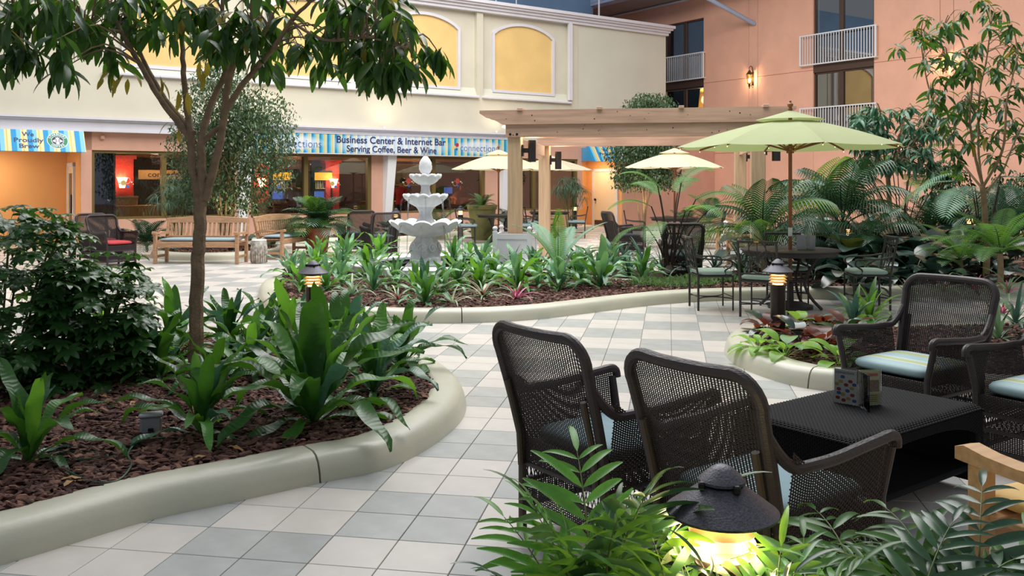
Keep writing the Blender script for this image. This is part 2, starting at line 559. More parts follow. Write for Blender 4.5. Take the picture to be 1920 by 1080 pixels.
for c in cand:
    vis = c[0] > 3.0 and -40 < 960 + FPX * c[4].x / c[0] < 1960 and not tile_hidden(c[4])
    (near if vis and len(near) < 300 else rest).append(c)
for c in near:
    o = put('tile', tm[1 if c[3] else 0], floor, A0 + tu * (c[1] * TS) + tv_ * (c[2] * TS), (0, 0, TA))
n = len(rest)
tv0 = np.array([v.co[:] for v in tm[0].vertices]); tf0 = np.array([p.vertices[:] for p in tm[0].polygons])
pos = np.array([(A0 + tu * (c[1] * TS) + tv_ * (c[2] * TS))[:] for c in rest])
me = many('tile_field', tv0, tf0, pos, eul(np.zeros(n), np.zeros(n), np.full(n, TA)), np.ones((n, 1)), [M['tile_cream'], M['tile_grey']], np.array([int(c[3]) for c in rest]))
me.shade_flat()
put('tile_field', me, floor, kind='stuff')

# ---- shop front wall (wall_back), local x = s, y = t
FT = 24.5
b = MB()
b.box(4.13, 4.38, FT, FT + .3, 0, 2.95)
b.box(4.13, 20.15, FT, FT + .3, 2.42, 2.95)
b.box(4.38, 19.95, FT, FT + .3, 0, .68)
for a, c in ((7.95, 8.4), (12.05, 12.75), (16.1, 17.0), (19.95, 20.15)): b.box(a, c, FT, FT + .3, .68, 2.42)
b.box(20.15, 22.0, FT, FT + .3, 2.42, 2.95)
b.box(22.0, 26.85, FT, FT + .3, 0, 2.95)
wall_back = struct('wall_back', b.mesh('wall_back', M['pink_stucco'], 0), rot=BR)
b = MB()                                         # orange niches behind the two awnings
b.box(-6, 4.13, FT + 2, FT + 2.2, 0, 2.95).box(4.13, 4.3, FT + .3, FT + 2.2, 0, 2.95).box(-6, 4.13, FT + .2, FT + 2.2, 2.55, 2.7)
b.box(20.15, 22.0, FT + 2, FT + 2.2, 0, 2.95).box(22.0, 22.15, FT + .3, FT + 2.2, 0, 2.95).box(20.0, 20.15, FT + .3, FT + 2.2, 0, 2.95).box(20.15, 22.0, FT + .2, FT + 2, 2.55, 2.7)
struct('niche_wall', b.mesh('niche_wall', M['orange_paint'], 0), wall_back)
b = MB()                                         # orange return face at the front corner
b.box(4.125, 4.132, FT + .02, FT + .3, 0, 2.6).box(21.995, 21.999, FT + .02, FT + .3, 0, 2.6)
struct('niche_edge', b.mesh('niche_edge', M['orange_paint'], 0), wall_back)
b = MB()                                         # cream upper storey with four sunk bays
BAYS = [16.02 - 3.78 * i for i in range(4)]
b.box(-8, 19.95, FT, FT + .4, 2.95, 4.38)
b.box(-8, BAYS[3], FT, FT + .4, 4.38, 7.1).box(19.56, 19.95, FT, FT + .4, 4.38, 7.1)
for i in range(3): b.box(BAYS[i + 1] + 3.54, BAYS[i], FT, FT + .4, 4.38, 7.1)
for x in BAYS: b.box(x, x + 3.54, FT + .14, FT + .4, 4.38, 7.1)
struct('upper_wall', b.mesh('upper_wall', M['cream_wall'], 0), wall_back)
struct('upper_wall_panel', MB().box(19.965, 24.2, FT + .02, FT + .9, 2.95, 7.1).mesh('upper_panel', M['cream_flat'], 0), wall_back)
for x in BAYS:
    b = MB()
    b.add([(x, FT, 4.38), (x + 3.54, FT, 4.38), (x + 3.54, FT + .14, 4.66), (x, FT + .14, 4.66)], [(0, 1, 2, 3)])
    struct('sloped_sill', b.mesh('sloped_sill', M['cream_flat'], 0), wall_back)
    struct('sill_moulding', MB().cbox((x + 1.77, FT - .04, 4.36), (3.66, .12, .07), .012).mesh('sill_moulding', M['white_trim'], 0), wall_back)
    y0, y1 = x + .5, x + 2.87                    # arched yellow panel
    def arch(e):
        pts = [(y0 - e, 4.65 - e), (y1 + e, 4.65 - e), (y1 + e, 6.46 + e * .6)]
        for k in range(1, 16):
            a = k / 16
            pts.append((y1 + e + (y0 - y1 - 2 * e) * a, 6.46 + e * .6 + (.36 + e * .4) * (1 - (2 * a - 1) ** 2) ** .8))
        pts.append((y0 - e, 6.46 + e * .6))
        return pts
    inn, outr = arch(0), arch(.09)
    v = [(p[0], FT + .12, p[1]) for p in inn]
    struct('arched_panel', MB().add(v, [tuple(range(len(v)))]).mesh('arched_panel', M['yellow'], 0), wall_back)
    b = MB(); q = len(inn)
    vs = [(p[0], FT + .12, p[1]) for p in inn] + [(p[0], FT + .06, p[1]) for p in inn] + [(p[0], FT + .06, p[1]) for p in outr] + [(p[0], FT + .14, p[1]) for p in outr]
    fs = [(k * q + i, k * q + (i + 1) % q, (k + 1) * q + (i + 1) % q, (k + 1) * q + i) for k in range(3) for i in range(q)]
    struct('panel_frame', b.add(vs, fs).mesh('panel_frame', M['white_trim'], .5), wall_back)
b = MB()
for y, z0, z1 in ((.07, 7.1, 7.2), (.12, 7.2, 7.29), (.19, 7.29, 7.36), (.25, 7.36, 7.46)): b.box(-8, 24.2 + y, FT - y, FT + .9, z0, z1)
for x in (19.5,): b.box(x, x + .14, FT - .1, FT, 4.45, 7.1)
struct('coping', b.mesh('coping', M['white_trim'], 0), wall_back)
b = MB()
for y, z0, z1 in ((.2, 2.87, 2.93), (.16, 2.93, 3.13), (.22, 3.13, 3.17), (.27, 3.17, 3.22)): b.box(-8, 16.95, FT - y, FT, z0, z1)
struct('trim_1', b.mesh('cornice', M['white_trim'], 0), rot=BR)
for k, x in enumerate((8.02, 12.42, 16.62)):     # white fins that flare towards the top
    b = MB()
    b.add([(x, FT, 0), (x + .22, FT, 0), (x + .22, FT - .06, 0), (x, FT - .06, 0), (x + .02, FT, 2.9), (x + .4, FT, 2.9), (x + .4, FT - .24, 2.9), (x + .1, FT - .24, 2.9)],
          [(3, 2, 1, 0), (4, 5, 6, 7), (0, 4, 7, 3), (1, 2, 6, 5), (2, 3, 7, 6)])
    struct('trim_%d' % (k + 2), b.mesh('fin', M['white_paint'], 0), rot=BR)

# ---- cafe windows
WINS = [(4.38, 7.95, 6.12), (8.4, 12.05, 10.02), (12.75, 16.1, 14.22), (17.0, 19.95, 18.1)]
for k, (a, c, mm) in enumerate(WINS):
    fr = MB()
    y0, y1 = FT + .04, FT + .2
    fr.box(a, c, y0, y1, 2.35, 2.42).box(a, c, y0, y1, .68, .74).box(a, a + .07, y0, y1, .74, 2.35).box(c - .1, c, y0, y1, .74, 2.35)
    wd = struct('window_%d' % (k + 1), fr.mesh('window_frame', M['olive'], 0), rot=BR)
    put('mullion', MB().cbox((mm, FT + .12, 1.545), (.13, .16, 1.61), .008).mesh('mullion', M['olive'], 0), wd)
    for p, q in ((a + .07, mm - .065), (mm + .065, c - .1)):
        put('pane', MB().box(p, q, FT + .13, FT + .136, .74, 2.35).mesh('pane', M['glass'], 0), wd)

# ---- cafe room behind the glass
M['cafe_dark'] = mat('dark_cafe_wall', '#4c3b38', .8, var=.1, vs=1)
M['cafe_floor'] = mat('cafe_floor', '#57453a', .5, var=.1, vs=2)
M['cafe_beam'] = mat('cafe_bulkhead', '#8a5a28', .7)
M['cafe_red'] = mat('red_pilaster_paint', '#b5362c', .6)
M['navy'] = mat('navy_curtain', '#22284a', .7, var=.3, vs=20)
b = MB()
b.box(4.4, 20.0, 29.6, 29.8, 0, 2.9).box(4.25, 4.4, FT + .3, 29.8, 0, 2.9).box(20.0, 20.15, FT + .3, 29.8, 0, 2.9)
struct('wall_cafe', b.mesh('wall_cafe', M['cafe_dark'], 0), rot=BR)
struct('ceiling_cafe', MB().box(4.3, 20.1, FT + .25, 29.8, 2.6, 2.75).mesh('ceiling_cafe', M['cafe_dark'], 0), rot=BR)
struct('floor_cafe', MB().box(4.3, 20.1, FT + .25, 29.8, -.02, .01).mesh('floor_cafe', M['cafe_floor'], 0), rot=BR)
struct('trim_5', MB().box(4.4, 20, 28.3, 28.5, 2.36, 2.58).mesh('bulkhead', M['cafe_beam'], 0), rot=BR)

# ---- right-hand hotel wall (wall_right), plane s = 26.85
RS = 26.85
b = MB().box(RS + .03, RS + .3, -12, 17.6, 0, 9.3).box(RS + .03, RS + .3, 19.95, 25.1, 0, 9.3).box(RS + .03, RS + .3, 27.3, 31.5, 0, 9.3)
for a, c in ((17.6, 19.95), (25.1, 27.3)): b.box(RS + .03, RS + .3, a, c, 0, 3.0).box(RS + .03, RS + .3, a, c, 8.15, 9.3)
wall_right = struct('wall_right', b.mesh('wall_right', M['orange_stucco'], 0), rot=BR)
cuts = [(-12, 10.0), (10.0, 14.9), (14.9, 15.33), (15.33, 17.6), (17.6, 19.95), (19.95, 22.4), (22.4, 22.82), (22.82, 25.1), (25.1, 27.3), (27.3, 31.5)]
for a, c in cuts:
    op = a in (17.6, 25.1)
    for z0, z1 in (((0, 3.0), (8.15, 9.3)) if op else ((0, 2.75), (2.75, 5.55), (5.55, 9.3))):
        put('wall_panel', MB().cbox((RS + .015, (a + c) / 2, (z0 + z1) / 2), (.04, c - a - (0 if op else .012), z1 - z0 - .012), .006).mesh('wall_panel', M['orange_stucco'], 0), wall_right)
M['room_yellow'] = mat('yellow_corridor_paint', '#c9a02c', .8)
M['room_dark'] = mat('dark_room', '#5a4234', .85)
M['curtain'] = mat('grey_curtain', '#565a66', .9, var=.3, vs=14, stretch=(1, 4, .1))
wn = 5
for (a, c) in ((17.6, 19.95), (25.1, 27.3)):
    mid = a + (c - a) * (.54 if a < 20 else .48)
    for z0, z1, up in ((3.0, 5.45, 0), (5.75, 8.15, 1)):
        fr = MB()
        x0, x1 = RS + .06, RS + .16
        fr.box(x0, x1, a, c, z0, z0 + .06).box(x0, x1, a, c, z1 - .06, z1).box(x0, x1, a, a + .06, z0, z1).box(x0, x1, c - .06, c, z0, z1)
        wd = struct('window_%d' % wn, fr.mesh('window_frame', M['bronze'], 0), rot=BR)
        put('mullion', MB().cbox((RS + .1, mid, (z0 + z1) / 2), (.1, .17, z1 - z0 - .12), .008).mesh('mullion', M['bronze'], 0), wd)
        for p, q in ((a + .06, mid - .085), (mid + .085, c - .06)):
            put('pane', MB().box(RS + .11, RS + .117, p, q, z0 + .06, z1 - .06).mesh('pane', M['glass_dark'] if up or a < 20 else M['glass'], 0), wd)
        rm = MB()
        x0, x1 = RS + .2, RS + 2.6
        rm.box(x1, x1 + .1, a, c, z0, z1).box(x0, x1, a - .1, a, z0, z1).box(x0, x1, c, c + .1, z0, z1).box(x0, x1, a, c, z0 - .1, z0).box(x0, x1, a, c, z1, z1 + .1)
        struct('wall_room_%d' % wn, rm.mesh('room', M['room_yellow'] if not up and a > 20 else M['room_dark'], 0), rot=BR)
        if up:
            cu = MB().grid(lambda u, v: (RS + .3 + .03 * math.sin(u * 60), (a + .05 if a > 20 else mid + .1) + u * .85, z0 + .05 + v * (z1 - z0 - .1)), 60, 1)
            tag(put('curtain', cu.mesh('curtain', M['curtain']), None, rot=BR), 'grey curtain drawn behind the upper hotel window ' + ('over the green parasol' if a < 20 else 'above the corner of the cream wall'), 'curtain')
        if not up and a > 20: point_light('corridor_light', ST(RS + 1.3, (a + c) / 2, z1 - .4), 150, (1, .85, .6), .2)
        wn += 1
    struct('trim_%d' % (6 if a < 20 else 7), MB().box(RS + .0, RS + .3, a, c, 5.45, 5.75).mesh('floor_slab_edge', M['bronze'], 0), rot=BR)

def balcony(label, y0, y1, z0, z1):
    t = thing('balcony_railing', label, 'railing', (0, 0, 0), RZB, 'white balcony railings')
    x = RS - .13
    put('top_rail', MB().cbox((x, (y0 + y1) / 2, z1), (.05, y1 - y0, .045), .006).mesh('top_rail', M['white_paint'], 0), t)
    put('bottom_rail', MB().cbox((x, (y0 + y1) / 2, z0), (.05, y1 - y0, .045), .006).mesh('bottom_rail', M['white_paint'], 0), t)
    b = MB()
    n = int((y1 - y0) / .105)
    for k in range(1, n): b.box(x - .012, x + .012, y0 + (y1 - y0) * k / n - .012, y0 + (y1 - y0) * k / n + .012, z0 + .02, z1 - .02)
    put('balusters', b.mesh('balusters', M['white_paint'], 0), t, kind='stuff')
    for y in (y0, y1):
        put('end_post', MB().cbox((x, y, (z0 + z1) / 2), (.06, .06, z1 - z0 + .04), .006).mesh('end_post', M['white_paint'], 0), t)
        b = MB().box(x, RS + .01, y - .02, y + .02, z1 - .02, z1 + .02).box(x, RS + .01, y - .02, y + .02, z0 - .02, z0 + .02)
        put('wall_bracket', b.mesh('wall_bracket', M['white_paint'], 0), t)
balcony('white balcony railing of the upper window above the green parasol', 17.45, 20.4, 5.73, 6.76)
balcony('white balcony railing just behind the top of the green parasol', 17.45, 20.4, 3.2, 4.21)
balcony('white balcony railing beside the right end of the cream wall', 25.0, 27.4, 5.76, 6.77)

# ---- roof corner, far end wall, strut
struct('wall_end', MB().box(8, 26.85, 31.5, 31.7, 0, 9.3).mesh('wall_end', M['orange_stucco'], 0), rot=BR)
M['soffit'] = mat('grey_soffit', '#9a9190', .8, var=.03)
M['slate'] = mat('blue_grey_cladding', '#6f8fb0', .6, var=.1, vs=.6)
M['steel'] = mat('pale_blue_steel', '#a9b4cc', .4, var=.05)
struct('ceiling', MB().box(24.95, 26.85, 20, 31.5, 9.06, 9.3).mesh('soffit', M['soffit'], 0), rot=BR)
struct('trim_8', MB().tube([(RS - .06, 22, 9.0), (RS - .06, 31.4, 9.0)], .05, 8).mesh('soffit_pipe', M['white_trim']), rot=BR)
struct('wall_clerestory', MB().box(4, 24.6, 29.2, 29.4, 2.95, 10.5).mesh('clerestory', M['slate'], 0), rot=BR)
b = MB().box(24.45, 24.95, 24, 31.4, 9.0, 9.12).box(24.45, 24.55, 24, 31.4, 9.1, 9.8)
for k in range(6): b.bar((24.6, 25 + k, 9.1), (24.6, 25.8 + k, 9.8), .09, .09)
tag(put('roof_truss', b.mesh('roof_truss', M['steel'], 0), None, rot=BR), 'pale steel roof truss over the far corner of the cream wall', 'truss')
tag(put('roof_strut', MB().tube([(RS, 22.54, 7.54), (24.4, 23.27, 8.6)], .085, 12).mesh('roof_strut', M['steel']), None, rot=BR), 'pale blue steel strut slanting from the apricot wall to the roof', 'strut')
for px, t in ((930, 26.5), (968, 26.5), (1123, 27.5)):
    s = onT(px, t)
    tag(put('hanger_rod', MB().tube([(s, t, 7.0), (s, t, 10.5)], .02 if px < 1000 else .035, 6).mesh('hanger_rod', M['white_paint']), None, rot=BR),
        {930: 'left thin white hanger rod rising behind the cream wall top', 968: 'middle thin white hanger rod rising behind the cream wall top', 1123: 'thick white hanger rod in front of the grey soffit'}[px], 'rod')

# ---- doors in the niches
M['door_white'] = mat('cream_door_paint', '#e0cdb0', .5)
M['brass'] = mat('brass', '#b08d4a', .35, metal=.9)
M['dark_metal'] = mat('dark_metal', '#2b2624', .4, metal=.6)
def niche_door(nm, x, y0, y1, glassy):
    fr = MB().box(x - .06, x, y0, y0 + .1, 0, 2.12).box(x - .06, x, y1 - .1, y1, 0, 2.12).box(x - .06, x, y0, y1, 2.02, 2.12)
    d = struct(nm, fr.mesh('door_frame', M['white_trim'], 0), rot=BR)
    lf = MB()
    if glassy: lf.box(x - .04, x, y0 + .1, y0 + .2, .02, 2.02).box(x - .04, x, y1 - .2, y1 - .1, .02, 2.02).box(x - .04, x, y0 + .2, y1 - .2, 1.85, 2.02).box(x - .04, x, y0 + .2, y1 - .2, .02, .2)
    else: lf.box(x - .04, x, y0 + .1, y1 - .1, .02, 2.02)
    put('door_leaf', lf.mesh('door_leaf', M['door_white'], 0), d)
    if glassy: put('pane', MB().box(x - .025, x - .015, y0 + .2, y1 - .2, .2, 1.85).mesh('pane', M['glass_dark'], 0), d)
    if not glassy:
        put('kick_plate', MB().box(x - .046, x - .04, y0 + .12, y1 - .12, .05, .22).mesh('kick_plate', M['bronze'], 0), d)
        put('door_knob', MB().tube([(x - .04, y1 - .2, .98), (x - .1, y1 - .2, .98)], [.02, .05], 10).mesh('door_knob', M['dark_metal']), d)
    else:
        put('door_handle', MB().tube([(x - .07, y0 + .16, .8), (x - .07, y0 + .16, 1.3)], .02, 8).mesh('door_handle', M['dark_metal']), d)
niche_door('door_1', 4.13, FT + .75, FT + 1.7, True)
niche_door('door_2', 22.0, FT + .2, FT + 1.6, False)

# ---- signs
def sign_mat():
    m = stripes('striped_sign', .235, [(0, '#1488b8'), (.3, '#5cb0cf'), (.55, '#cfc78f'), (.66, '#b3a868'), (.72, '#cfc78f'), (.86, '#b9cfc0')], axis=0, rough=.4)
    N, L = m.node_tree.nodes, m.node_tree.links
    b = N['Principled BSDF']; src = b.inputs['Base Color'].links[0].from_socket
    tc = N['Texture Coordinate']
    for cx, rx, rz in ((0, 2.1, .4), (3.08, .95, .24), (-3.08, .95, .24)):   # pale wash printed behind the lettering
        mp = N.new('ShaderNodeMapping'); mp.vector_type = 'TEXTURE'
        mp.inputs['Location'].default_value = (cx, 0, 0); mp.inputs['Scale'].default_value = (rx, 30, rz)
        gr = N.new('ShaderNodeTexGradient'); gr.gradient_type = 'SPHERICAL'
        ml = N.new('ShaderNodeMath'); ml.operation = 'MULTIPLY'; ml.inputs[1].default_value = 2.4; ml.use_clamp = True
        m2 = N.new('ShaderNodeMath'); m2.operation = 'MULTIPLY'; m2.inputs[1].default_value = .66
        mx = N.new('ShaderNodeMix'); mx.data_type = 'RGBA'; mx.inputs['B'].default_value = (.80, .82, .88, 1)
        L.new(tc.outputs['Object'], mp.inputs[0]); L.new(mp.outputs[0], gr.inputs[0]); L.new(gr.outputs['Fac'], ml.inputs[0]); L.new(ml.outputs[0], m2.inputs[0])
        L.new(m2.outputs[0], mx.inputs['Factor']); L.new(src, mx.inputs['A'])
        src = mx.outputs['Result']
    L.new(src, b.inputs['Base Color'])
    return m
M['sign'] = sign_mat()
M['navy_ink'] = mat('navy_lettering', '#1c2d63', .5)
M['blue_ink'] = mat('blue_lettering', '#3b63a8', .5)
def fit(o, width):
    bpy.context.view_layer.update()
    d = o.dimensions.x / o.scale.x
    o.scale.x = width / d
sg = thing('shop_sign', 'long blue and yellow striped sign over the café windows', 'sign', ST(12.6, FT - .3, 2.725), RZB)
put('board', MB().cbox((0, 0, 0), (8.3, .1, .55), .01).mesh('board', M['sign'], 0), sg)
put('edge_strip', MB().box(-4.15, 4.15, -.06, .05, -.3, -.275).box(-4.15, 4.15, -.06, .05, .275, .29).mesh('edge_strip', M['white_trim'], 0), sg)
put('wall_mount', MB().box(-4, -3.7, .05, .3, -.1, .1).box(3.7, 4, .05, .3, -.1, .1).box(-.2, .2, .05, .3, -.1, .1).mesh('wall_mount', M['white_trim'], 0), sg)
RX = (R(90), 0, 0)
fit(text('headline_lettering', 'Business Center & Internet Bar', .285, M['navy_ink'], sg, (-.02, -.055, .118), RX, off=.0035), 3.62)
fit(text('second_line_lettering', 'Serving Coffee, Beer & Wine', .265, M['navy_ink'], sg, (-.02, -.055, -.14), RX, off=.003), 2.98)
for x in (-3.0, 3.05):
    fit(text('name_lettering', 'connections', .31, M['blue_ink'], sg, (x, -.055, -.03), RX, off=-.006), 1.42)
    for dx, dz, r_, c in ((-.83, .06, .062, '#b51f3c'), (-.92, -.01, .05, '#e2b56a'), (-.84, -.075, .035, '#2a5ca8')):
        m_ = M.setdefault('dot' + c, mat('logo_dot', c, .5))
        put('logo_dot', MB().lathe([(r_, 0), (r_, .004)], 20, Matrix.Translation((x + dx, -.05, dz)) @ Matrix.Rotation(R(90), 4, 'X')).mesh('logo_dot', m_), sg)

M['awning'] = stripes('striped_awning', .34, [(0, '#0f8fc8'), (.33, '#7cc0da'), (.6, '#e2cf8a'), (.72, '#cfb063'), (.78, '#e2d6a0'), (.95, '#e2cf8a')], axis=0, rough=.6)
M['emblem_green'] = mat('emblem_green', '#1d7a4f', .5)
M['emblem_black'] = mat('emblem_black', '#22222c', .5)
M['print_white'] = mat('print_white', '#dfe2ee', .5)
def awning(label, s0, s1, tx, emb):
    an = thing('awning', label, 'awning', ST(s0, FT - .3, 2.86), RZB)
    W, A = s1 - s0, R(-33)
    Mt = Matrix.Rotation(A, 4, 'X')
    cl = put('canopy', MB().box(0, W, -.008, .008, -.62, 0).mesh('canopy', M['awning'], 0), an, rot=(A, 0, 0))
    b = MB()
    for x in (0, W): b.add([(x, 0, 0), (x, .28, 0), (x, .28, -.5), tuple(Mt @ Vector((x, 0, -.6)))], [(0, 1, 2, 3)])
    put('side_gusset', b.mesh('side_gusset', M['awning'], 0), an)
    put('mount_bar', MB().box(0, W, 0, .3, -.04, .0).mesh('mount_bar', M['white_trim'], 0), an)
    for body, z, sz, wd in (('We', -.14, .17, .25), ('Proudly', -.31, .17, .62), ('Brew', -.48, .17, .42)):
        fit(text('lettering', body, sz, M['navy_ink'], cl, (tx, -.01, z), RX, off=.002), wd)
    if emb is None: return
    e = put('emblem', MB().lathe([(.232, 0), (.232, .004)], 40, Matrix.Translation((emb, -.008, -.3)) @ Matrix.Rotation(R(90), 4, 'X')).mesh('emblem', M['print_white']), an, rot=(A, 0, 0))
    def disc(r0, r1, d):
        b = MB(); n = 40
        vs = [(emb + r * math.cos(2 * PI * k / n), -.012 - d, -.3 + r * math.sin(2 * PI * k / n)) for r in (r0, r1) for k in range(n)]
        return b.add(vs, [(k, (k + 1) % n, n + (k + 1) % n, n + k) for k in range(n)])
    put('green_ring', disc(.138, .218, .001).mesh('green_ring', M['emblem_green'], 0), e)
    put('black_disc', disc(.001, .126, .001).mesh('black_disc', M['emblem_black'], 0), e)
    b = MB()                                     # crowned figure with flowing hair, flat white print
    def poly(pts): b.add([(emb + x * .82, -.016, -.3 + z * .82) for x, z in pts], [tuple(range(len(pts)))])
    poly([(-.045, .06), (.045, .06), (.06, .115), (.025, .09), (0, .13), (-.025, .09), (-.06, .115)])
    poly([(.036 * math.cos(a * PI / 8), .022 + .045 * math.sin(a * PI / 8)) for a in range(16)])
    for sg_ in (-1, 1):
        for q in range(3):
            o_ = .05 + q * .028
            poly([(sg_ * o_, .05 - q * .02), (sg_ * (o_ + .016), .045 - q * .02), (sg_ * (o_ + .03), -.03), (sg_ * (o_ + .012), -.09 + q * .02), (sg_ * o_, -.03)])
    poly([(-.035, -.03), (.035, -.03), (.05, -.13), (.0, -.145), (-.05, -.13)])
    put('crowned_figure', b.mesh('crowned_figure', M['print_white'], 0), e)
    for body, a0, sgn in (('STARBUCKS', 155, -1), ('COFFEE', 228, 1)):
        n = len(body)
        for k, ch in enumerate(body):
            a = R(a0 + sgn * k * (16.2 if sgn < 0 else 17))
            text('ring_letter', ch, .07, M['print_white'], e, (emb + .178 * math.cos(a), -.014, -.3 + .178 * math.sin(a)), (R(90), -(a - R(90)) if sgn < 0 else -(a + R(90)), 0), ext=.001, off=.002)
awning('striped awning with round green and black coffee emblem above the orange niche', 1.2, 4.14, 1.72, 2.34)
awning('striped awning above the orange niche with the cream door, behind the pergola', 20.1, 22.05, .75, 1.5)

# ================================================================== PLANTING BEDS
def inside(poly, x, y):
    c = False; n = len(poly); j = n - 1
    for i in range(n):
        xi, yi = poly[i]; xj, yj = poly[j]
        if (yi > y) != (yj > y) and x < (xj - xi) * (y - yi) / (yj - yi) + xi: c = not c
        j = i
    return c
def inset(poly, d):
    n = len(poly); out = []
    for i in range(n):
        a, c = Vector(poly[i - 1]), Vector(poly[(i + 1) % n])
        t = (c - a).normalized()
        out.append((poly[i][0] - t.y * d, poly[i][1] + t.x * d))
    return out
CURB = [(0, 0), (.012, .06), (.03, .105), (.06, .135), (.10, .15), (.21, .152), (.25, .145), (.265, .12), (.27, .06)]
def bed(label, ctrl, joints=(), chips=0, ymax=99, zs=.12, per=8, cr=.042, curb=True):
    poly = [(p.x, p.y) for p in spline([(x, y, 0) for x, y in ctrl], per)]
    ar = sum(poly[i - 1][0] * poly[i][1] - poly[i][0] * poly[i - 1][1] for i in range(len(poly)))
    if ar < 0: poly = poly[::-1]
    n = len(poly)
    t = thing('planting_bed', label, 'planter')
    mt = poly if not curb else inset(poly, .24)
    if curb:
        rings = [inset(poly, d) for d, z in CURB]
        jn = []
        for jx, jy in joints: jn.append(min(range(n), key=lambda i: (poly[i][0] - jx) ** 2 + (poly[i][1] - jy) ** 2))
        jn = sorted(set(jn)) or [0]
        for q, st in enumerate(jn):
            en = jn[(q + 1) % len(jn)]
            idx = []
            i = st
            while True:
                idx.append(i)
                i = (i + 1) % n
                if i == en: idx.append(i); break
            b = MB(); m = len(CURB)
            vs = []
            for k, i in enumerate(idx):
                for (d, z), rg in zip(CURB, rings):
                    p = Vector((*rg[i], z))
                    if len(jn) > 1 and k in (0, len(idx) - 1):   # a recessed joint between castings
                        o_ = Vector((*rg[idx[1 if k == 0 else -2]], z))
                        p = p + (o_ - p).normalized() * .006
                    vs.append(p)
            fs = [(k * m + j, (k + 1) * m + j, (k + 1) * m + j + 1, k * m + j + 1) for k in range(len(idx) - 1) for j in range(m - 1)]
            fs += [tuple(range(m - 1, -1, -1)), tuple((len(idx) - 1) * m + j for j in range(m))]
            put('curb_segment', b.add(vs, fs).mesh('curb_segment', M['concrete'], .9), t)
    # mounded soil: concentric insets towards the middle
    b = MB()
    cx, cy = sum(p[0] for p in mt) / n, sum(p[1] for p in mt) / n
    K = 7; vs = []
    for k in range(K):
        f = k / K
        for (x, y) in mt: vs.append((x + (cx - x) * f, y + (cy - y) * f, zs - .015 + .03 * f + (.012 * math.sin(x * 9 + k) * math.cos(y * 7) if k else 0)))
    vs.append((cx, cy, zs + .02))
    fs = [(k * n + i, k * n + (i + 1) % n, (k + 1) * n + (i + 1) % n, (k + 1) * n + i) for k in range(K - 1) for i in range(n)]
    fs += [((K - 1) * n + i, (K - 1) * n + (i + 1) % n, K * n) for i in range(n)]
    put('soil', b.add(vs, fs).mesh('soil', M['soil']), t)
    if chips:
        xs = [p[0] for p in mt]; ys = [p[1] for p in mt]
        x0, x1, y0, y1 = min(xs), max(xs), min(ys), min(max(ys), ymax)
        P = []
        while len(P) < chips:
            y = y0 + (y1 - y0) * nrng.random() ** 1.25
            x = x0 + (x1 - x0) * nrng.random()
            if abs(x) < .62 * y + .4 and inside(mt, x, y): P.append((x, y, zs + .012 + .018 * nrng.random()))
        n2 = len(P)
        tvv = [(-.5, -.2, 0), (.5, -.28, 0), (.5, .22, 0), (-.5, .3, 0), (-.38, -.15, .14), (.4, -.2, .12), (.42, .15, .16), (-.35, .2, .12)]
        tff = [(4, 5, 6, 7), (0, 1, 5, 4), (1, 2, 6, 5), (2, 3, 7, 6), (3, 0, 4, 7)]
        L_ = cr * (.55 + 1.0 * nrng.random(n2)); W_ = L_ * (.5 + .6 * nrng.random(n2))
        me = many('mulch', tvv, tff, np.array(P), eul(nrng.normal(0, .3, n2), nrng.normal(0, .3, n2), nrng.random(n2) * 6.3), np.stack([L_, W_, L_ * .9], 1), [M['chip'], M['chip2'], M['chip3']], nrng.choice([0, 0, 0, 1, 1, 2], n2))
        me.shade_flat()
        put('mulch', me, t, kind='stuff')
    return t
LEFT_BED = [(-2.14, 3.79), (-1.74, 4.27), (-1.38, 4.55), (-1.02, 4.83), (-.70, 5.07), (-.47, 5.55), (-.33, 6.2), (-.38, 6.9), (-.66, 7.71), (-1.11, 8.6), (-1.9, 9.3), (-2.9, 9.1), (-3.7, 8.35), (-4.5, 7.9), (-5.6, 7.6), (-6.3, 6), (-5.2, 4.2), (-3.6, 3.3), (-2.6, 3.4)]
bed('kidney shaped mulch bed with the forked tree and ferns, in a low rounded concrete curb', LEFT_BED, [(-1.02, 4.83), (-1.0, 8.4), (-5.2, 4.2)], 15000, cr=.05)
ISLAND = [(-3.41, 12.2), (-3.1, 11.4), (-2.66, 11.0), (-1.72, 10.42), (-.57, 10.34), (.25, 10.6), (.91, 11.1), (1.66, 11.72), (2.27, 12.1), (2.9, 12.3), (3.8, 12.45), (5.0, 12.53), (6.3, 12.8), (7.5, 13.0), (9.5, 13.2), (14, 15), (15, 22), (13.2, 26.0), (11.3, 24.5), (9.5, 21.5), (7.6, 19), (5.9, 16.4), (4.6, 14.4), (3.4, 13.75), (2.4, 13.5), (1.6, 14.0), (1.0, 14.9), (0, 15.3), (-.9, 16.4), (-2.2, 17.0), (-3.4, 15.8), (-3.8, 14)]
bed('long curving bed around the white fountain, running back to the apricot wall', ISLAND, [(-.62, 10.34), (5.0, 12.53), (-3.4, 15.8), (9.5, 21.5)], 26000, ymax=20, cr=.055)
RIGHT_BED = [(2.05, 8.75), (1.96, 8.1), (2.06, 7.5), (2.3, 7.05), (2.75, 6.85), (3.4, 6.72), (4.3, 6.5), (5.5, 6.4), (6.2, 8), (5.6, 9.5), (4.4, 9.5), (3.6, 9.35), (2.9, 9.45), (2.35, 9.3)]
bed('small bed with burgundy plants behind the wicker armchairs on the right', RIGHT_BED, [(2.3, 7.05), (5.6, 9.5)], 5000, cr=.05)
bed('foreground bed of bamboo palms at the bottom right', [(-.35, 1.7), (-.3, 2.35), (.05, 2.7), (.7, 2.82), (1.3, 2.74), (1.75, 2.4), (1.95, 1.9), (1.8, 1.25), (.7, 1.1), (-.1, 1.2)], (), 1500)
FIC = (-6.45, 20.4)
